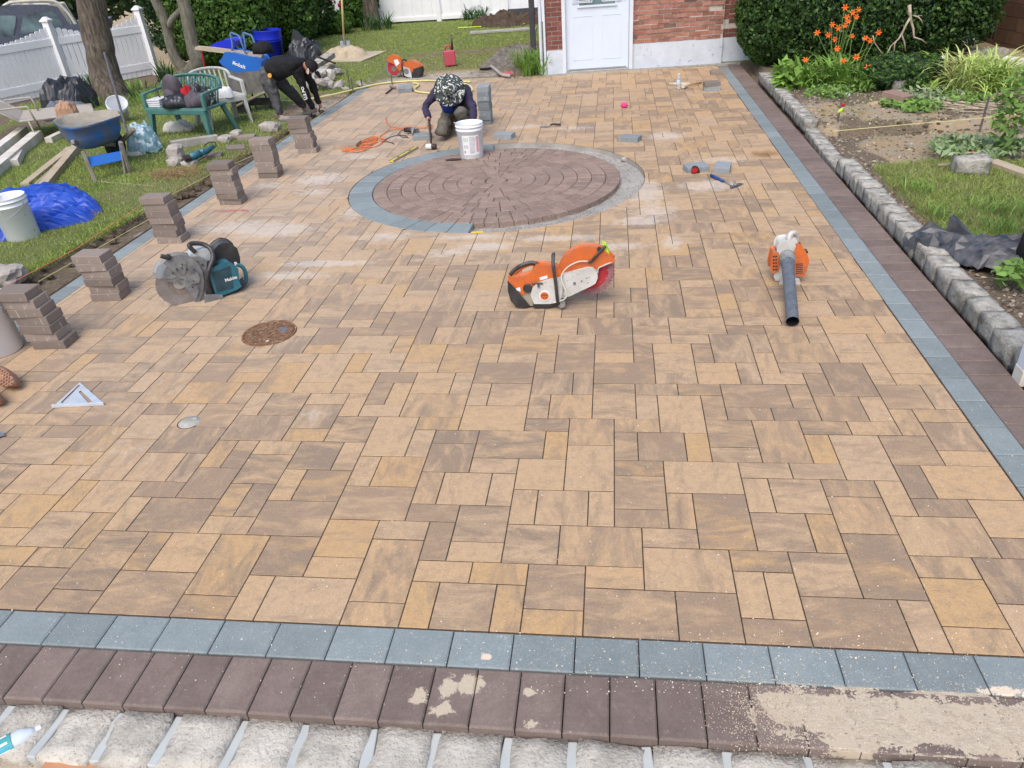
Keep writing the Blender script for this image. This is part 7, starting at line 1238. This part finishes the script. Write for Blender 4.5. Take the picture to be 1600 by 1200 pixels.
leafy(1228, 148, 160, .36, .085, 'lily leaf', 'broad-leaved light green plant overhanging the kerb', 'broadleaf_plant', 'plant', .42); leafy(1300, 160, 420, .7, .03, 'weed leaf', 'low leafy weeds in front of the daylilies', h=.14); leafy(1345, 150, 300, .5, .035, 'weed leaf', 'low weeds beside the blue grey block', h=.16)
hedge('dark_bush', 'low dark green bush with a dead stem rising from it', (G(1415, 150).x+.05, G(1415, 150).y+.40), (1.25, .95, .45), 14000, .035, 'hedge dark', 51, 2.2, .22, cat='bush', mat2='hedge leaf')
# dead stem
base = G(1420, 120); S = thing('dead_stem', 'pale dead forked stem standing above the dark bush', 'dead shrub', (base.x, base.y-.2, .2)); Yd = base.y-.2; W2 = lambda x, y, dy=0: PY(x, y, Yd+dy)-S.location; M('dead wood', (.50, .42, .31), (.38, .30, .22), 20, .8, .4)
for P, r_ in (([(1421, 8), (1422, 22), (1423, 32), (1427, 44), (1428, 60)], .024), ([(1422, 28), (1414, 42), (1409, 54), (1413, 66), (1415, 80)], .016), ([(1412, 46), (1405, 60), (1392, 72), (1384, 88), (1378, 96)], .012), ([(1426, 24), (1434, 26), (1440, 32), (1442, 38)], .009), ([(1428, 58), (1440, 62), (1448, 68)], .009), ([(1408, 56), (1398, 68), (1396, 90)], .010), ([(1430, 26), (1441, 24)], .006), ([(1364, 56), (1366, 66), (1374, 78), (1383, 88)], .009)): obj('branch', MB().tube([W2(x, y, random.uniform(-.05, .05)) for x, y in P], [r_*(1-.12*i) for i in range(len(P))], 7), 'dead wood', S, smooth=True)
# striped grass clump
q = G(1528, 150); S = thing('striped_grass', 'large arching clump of yellow-striped grass by the brown wall', 'ornamental grass', (q.x, q.y+.25, .02)); obj('leaves', arch((0, 0, 0), .36, 950, .68, .026, 1.15, up=.85, wild=.45, seg=7), 'variegated leaf', S); obj('dry_leaves', arch((-.1, 0, .05), .2, 60, .6, .012, .8, up=.8, th=(2.2, 4.2)), 'straw', S)
for px, py, n, s, h, mt, lb in ((1460, 165, 260, .9, .12, 'pale weed', 'wilted pulled weeds lying before the striped grass'), (1430, 150, 220, .5, .2, 'weed leaf', 'bright leafy weed right of the grey stone'), (1440, 182, 260, .6, .12, 'weed leaf', 'green weeds on the soil edge above the sand path'), (1510, 168, 240, .8, .1, 'weed leaf', 'flattened weeds in front of the striped grass clump'), (1388, 175, 120, .25, .12, 'weed leaf', 'small weed sprout left of the brown block'), (1530, 250, 620, .85, .10, 'pale weed', 'pale wilted weeds behind the grey stone on the right lawn'), (1590, 246, 200, .4, .12, 'pale weed', 'pale weeds at the right edge behind the plank')): leafy(px, py, n, s, .045, mt, lb, h=h, group='weeds on the right bed')
for k in range(46):
    q = G(random.uniform(1440, 1530), random.uniform(150, 182))
    if k == 0: m = MB()
    a = random.uniform(-.5, .5); m.tube([(q.x, q.y, .05+random.random()*.06), (q.x+math.cos(a)*.35, q.y+math.sin(a)*.35, .04)], .006, 5)
tag(obj('dry_stalks', m, 'dead wood'), 'heap of dry stalks lying in front of the striped grass', 'stalks', 'pulled stalks')
leafy(1568, 250, 240, .34, .05, 'weed leaf', 'upright bright green weed at the edge of the sand path', 'tall_weed', 'weed', .85); leafy(1606, 205, 150, .26, .045, 'weed leaf', 'tall green weed cut off by the right edge', 'tall_weed', 'weed', .8); leafy(1598, 462, 110, .34, .04, 'weed leaf', 'bright leaves at the right edge under the black sheet', 'broadleaf_plant', 'plant', .16)
for k, (px, py, wh) in enumerate(((1500, 380, 'just behind the dark plastic sheet'), (1470, 340, 'beside the faded straw patch'), (1560, 360, 'near the bystander leg'), (1540, 330, 'in the middle of the right lawn'), (1590, 340, 'at the right edge of the right lawn'), (1430, 300, 'near the kerb on the right lawn'))): q = G(px, py); tag(obj('grass_tuft', arch((0, 0, 0), .12, 50, .16, .008, .9, up=1.0), 'lily leaf', loc=(q.x, q.y, .01)), 'coarse light green grass tuft '+wh, 'grass tuft', 'coarse tufts on the right lawn')
# blocks and stones
def block(px, py, s, rz, mat, label, tilt=(0, 0), z=0, name='block', cat='block'): q = G(px, py); o = obj(name, MB().box((0, 0, 0), s), mat, loc=(q.x, q.y+s[1]*.4, z+s[2]/2), rot=(*tilt, rz), bevel=.006); return tag(o, label, cat)
M('terracotta block', (.26, .165, .135), (.31, .20, .165), 20, .85, .3); M('dark block', (.12, .13, .15), (.2, .2, .22), 20, .8, .3); M('rust paint', (.13, .03, .02), (.17, .05, .03), 10, .7)
block(1403, 172, (.24, .30, .15), .75, 'terracotta block', 'reddish brown concrete block lying tilted on the soil', (.12, .05), .03); block(1327, 146, (.15, .12, .10), .2, 'dark block', 'small dark grey cap stone below the daylilies'); q = G(1402, 148); tag(obj('stone', rock((.22, .18, .26), 81, 3, .15), 'granite', loc=(q.x, q.y, .14)), 'pale weathered stone standing behind the brown block', 'stone'); q = G(1370, 173); tag(obj('stone', rock((.26, .16, .12), 82, 2, .15), M('tan stone', (.34, .25, .16), (.42, .33, .22), 20, .9, .3), loc=(q.x, q.y, .06)), 'tan flat stone left of the brown block', 'stone')
q = G(1518, 272); tag(obj('stone', cobble(.28, .20, .15, 301, .02), 'granite', smooth=True, loc=(q.x, q.y+.06, .07), rot=(0, 0, -.1)), 'grey granite block lying on the right lawn near the plank', 'stone'); q = G(1516, 250); tag(obj('stone', rock((.2, .14, .08), 83, 2, .1), M('peach stone', (.45, .27, .18), (.5, .33, .22), 20, .9), loc=(q.x, q.y, .04)), 'peach coloured stone behind the granite block', 'stone')
beam('plank', 'pale plank lying on the right lawn running out of the picture', 'plank', (1546, 256), (1640, 290), .13, .045, 'new timber'); beam('thin_board', 'thin weathered board lying by the striped grass', 'board', (1548, 158), (1625, 150), .05, .04, 'timber grey', za=.05, zb=.05); beam('thin_board', 'second thin board below the striped grass', 'board', (1560, 156), (1640, 162), .04, .03, 'timber grey', za=.05, zb=.05); beam('stick', 'short stick lying in the soil left of the brown block', 'stick', (1345, 176), (1372, 176), .02, .02, 'timber grey', za=.05, zb=.05); beam('stick', 'grey blue stick lying at the lawn edge by the sand path', 'stick', (1463, 263), (1495, 261), .02, .02, 'timber grey', za=.02, zb=.02)
M('dark timber', (.05, .038, .028), (.095, .072, .052), 6, .9, .6, 50, .004)
q = G(1310, 196); S = thing('toy_stake', 'short stake wrapped in red and lime ribbon at the corner of the soil bed', 'stake', (q.x-.02, q.y, .03)); obj('pin', MB().tube([(0, 0, 0), (.01, 0, .24)], .012, 6), 'hammer steel', S); obj('red_ribbon', MB().ell((.03, 0, .20), (.028, .015, .02)), 'red cloth', S, smooth=True); obj('lime_ribbon', MB().ell((.01, -.01, .14), (.034, .014, .02), rot=(0, -.7, 0)), 'lime', S, smooth=True)
stake(1532, 200, .34, 'rusty iron stake standing at the far side of the sand path'); o = obj('string_line', MB().tube([G(1302, 205, .06), G(1400, 196, .12), G(1530, 185, .16), G(1610, 176, .2)], .004, 5), 'string yellow'); tag(o, 'yellow mason line stretched over the timber edging', 'string line')
for k, (px, py, s) in enumerate(((1322, 156, .05), (1304, 146, .035), (1310, 152, .03))): q = G(px, py); tag(obj('litter', MB().ell((0, 0, 0), (s, s*.7, s*.6)), 'print white', loc=(q.x, q.y, .06), smooth=True), ('largest', 'leftmost', 'middle')[k]+' scrap of white litter below the daylilies', 'litter')
q = G(1469, 111); tag(obj('litter', MB().ell((0, 0, 0), (.05, .04, .035)), 'print white', loc=(q.x, q.y, .18), smooth=True), 'white scrap caught beside the dark bush', 'litter')
# walls at the far right
BW = thing('house_wing', 'brick wall with white vent block at the far right behind the bushes', 'wall', (5.6, 12.75, 0), .05); obj('wall', MB().box((1.1, .12, 1.3), (2.4, .2, 1.95)), 'pale joint', BW); bk = MB(); n_ = 0
for r_ in range(20):
    for c_ in range(9):
        x = -.08+c_*.215+(.107 if r_ % 2 else 0)
        if n_ < 200 and x < 1.75: obj('brick', MB().box((x+.1, .01, .36+r_*.0735), (.206, .06, .064)), 'brick pier', BW); n_ += 1
obj('foundation', MB().box((1.1, .10, .1), (2.4, .26, .46)), 'whitewash', BW); q = PY(1530, 60, 12.6)
obj('vent_recess', MB().tube([(.78, -.06, .16), (.78, .02, .16)], .13, 20), 'inside black', BW); obj('vent_rim', MB().lathe([(.13, -.06), (.17, -.05), (.18, 0)], 20, (.78, 0, .16), Matrix(((1, 0, 0), (0, 0, 1), (0, 1, 0)))), M('vent rim', (.5, .4, .26), (.4, .33, .22), 20, .8), BW)
M('brown block wall', (.115, .068, .042), (.165, .10, .062), 4, .9, .7, 40, .006, rnd=.15); SW = thing('block_wall', 'brown block wall running towards the camera along the right edge', 'wall', (6.52, 12.7, 0), 0); a_ = math.atan2(-2.6, .35)
obj('backing', MB().bar((.04, 0, .8), (.5, -5.0, .8), .08, 2.0), 'inside black', SW)
for r_ in range(9):
    for c_ in range(13):
        t0 = (c_+(.5 if r_ % 2 else 0))*.40; t1 = t0+.392; d = Vector((.46, -5.0)).normalized(); a = d*t0; b = d*t1; obj('block', MB().bar((a.x-.04, a.y, .02+r_*.195), (b.x-.04, b.y, .02+r_*.195), .10, .189), 'brown block wall', SW)
q = G(1493, 84); tag(obj('red_board', MB().prism([(-.16, 0), (.14, 0), (.16, .42), (.05, .5)], -.02, .02, T=Matrix.Rotation(PI/2, 4, 'X')), M('oxblood', (.17, .015, .025), (.2, .02, .03), 8, .6), loc=(5.55, 12.35, 0)), 'dark red board leaning beside the white vent block', 'board')
block(1542, 95, (.55, .22, .16), -.1, 'granite', 'grey concrete step in front of the vent block', name='concrete_step', cat='step'); q = G(1590, 112); tag(crumple('clear_sheet', 'foam', (.35, .25, .14), (q.x-.1, q.y, .05), amp=.1, sc=6, seed=91, nx=20, ny=16), 'clear plastic sheet heaped at the foot of the brown wall', 'plastic sheet')
# black sheet on the kerb and the dark leg of a bystander
def outl2(x, y): return x, y*(1-.35*x)*(1+.2*math.sin(x*3))
q = G(1515, 410); tag(crumple('plastic_sheet', 'grey sheet', (1.02, .50, .13), (q.x+.05, q.y+.05, .03), -.62, 18, 11, amp=.13, sc=3.0, seed=103, dome=.5, outline=outl2, octv=2, flat=True), 'dark grey plastic sheet crumpled over the kerb on the right', 'plastic sheet')
a = G(1496, 372, .10); tag(obj('sheet_corner', MB().add([Vector(p) for p in ((-.09, 0, 0), (.12, -.02, .0), (.05, .03, .08), (-.05, .04, .17), (-.08, .02, .16), (.0, .06, .05))], [(0, 1, 2, 3, 4), (0, 4, 3, 5), (3, 2, 1, 5)]), 'grey sheet', loc=a, smooth=False), 'upright corner of the dark plastic sheet behind the kerb', 'plastic sheet')
L_ = Vector((2.93, 3.22, 0)); 
def ex(S, B):
    obj('trouser_cuff', MB().tube([(-.02, 0, .04), (-.015, 0, .18), (0, 0, .34)], [.085, .075, .078], 16), 'black cloth', S, smooth=True); obj('boot', MB().ell((.02, -.02, .03), (.08, .13, .05)), 'boot brown', S, smooth=True); obj('boot', MB().ell((.32, .10, .03), (.08, .13, .05)), 'boot brown', S, smooth=True)
v_ = lambda x, y, z: L_+Vector((x, y, z))
body = [[(v_(.16, .05, .86), .12), (v_(.16, .05, 1.25), .13), (v_(.16, .05, 1.48), .05), (v_(.16, .02, 1.62), .09)], [0, (v_(.05, .0, .5), .065), (v_(0, 0, .08), .045), (v_(.01, -.1, .04), .035)], [0, (v_(.28, .08, .5), .065), (v_(.32, .1, .08), .045), (v_(.32, .0, .04), .035)], [1, (v_(-.02, .05, 1.36), .05), (v_(.02, .02, 1.08), .04), (v_(.05, -.04, .86), .03)], [1, (v_(.35, .05, 1.36), .05), (v_(.40, .02, 1.08), .04), (v_(.40, -.04, .86), .03)]]
g_ = [('trousers', 'black cloth', [[(v_(.16, .05, .95), .14), (v_(.08, .02, .7), .12), (v_(.03, .0, .42), .088), (v_(-.01, 0, .10), .075)], [0, (v_(.25, .08, .7), .11), (v_(.29, .08, .42), .088), (v_(.32, .1, .1), .075)]]), ('shirt', 'navy cloth', [[(v_(.16, .05, .92), .15), (v_(.16, .05, 1.3), .17)], [1, (v_(-.02, .05, 1.38), .08), (v_(.02, .02, 1.08), .06)], [1, (v_(.35, .05, 1.38), .08), (v_(.40, .02, 1.08), .06)]])]
person('person', 'bystander of whom only one black trouser leg shows at the right edge', L_, body, g_, ex)
q = G(1592, 590); S = thing('white_downpipe', 'white post end standing on the kerb at the right edge', 'post', (q.x+.03, q.y-.02, 0)); obj('post', MB().box((0, 0, .55), (.11, .09, 1.0)), 'trim white', S, bevel=.01); obj('worn_base', MB().box((0, -.003, .03), (.116, .096, .10)), 'foam', S, bevel=.008)
# ================================================================ foreground strip
beam('board', 'orange brown board lying on the sand at the bottom left corner', 'board', (52, 1192), (420, 1222), .14, .03, M('cedar', (.40, .20, .11), (.50, .28, .17), 3, .7, .3, 90, .002), za=-.075, zb=-.075)
q = G(20, 1158, -.03); S = thing('crushed_bottle', 'crushed clear bottle with green label lying at the bottom left corner', 'bottle', (q.x, q.y, -.03), .75); obj('body', MB().tube([(-.09, 0, 0), (-.05, 0, 0), (.0, 0, 0), (.03, 0, 0), (.055, 0, -.003), (.07, 0, -.005)], [.034, .033, .032, .031, .018, .012], 18, flat=.7), 'water haze', S, smooth=True); obj('label', MB().tube([(-.06, 0, 0), (.0, 0, 0)], .0345, 18, False, flat=.75), M('green label', (.03, .26, .15), (.10, .42, .55), 22, .5, 0), S, smooth=True); obj('label_patch', MB().tube([(-.045, 0, .002), (-.010, 0, .002)], .0352, 6, False, flat=.72), 'print white', S); obj('cap', MB().tube([(.07, 0, -.006), (.088, 0, -.008)], .014, 12), 'print white', S, bevel=.002)
b = MB(); NX, NY = 160, 24
for j in range(NY+1):
    for i in range(NX+1):
        x = -3.6+5.8*i/NX; y = -1.1+.56*j/NY; b.v.append((x, y, -.082+.012*noise.noise(Vector((x*6, y*6, 3)))+.006*noise.noise(Vector((x*25, y*25, 3)))+.03*smooth(-1.4, -2.3, x)*smooth(-.75, -.58, y)))
b.f = [(j*(NX+1)+i, j*(NX+1)+i+1, (j+1)*(NX+1)+i+1, (j+1)*(NX+1)+i) for j in range(NY) for i in range(NX)]
obj('sandy_verge', b, M('verge sand', (.36, .30, .23), (.46, .39, .31), 12, .95, .9, 160, .006, speck=((.14, .11, .085), 70, .60)), smooth=True, kind='structure')
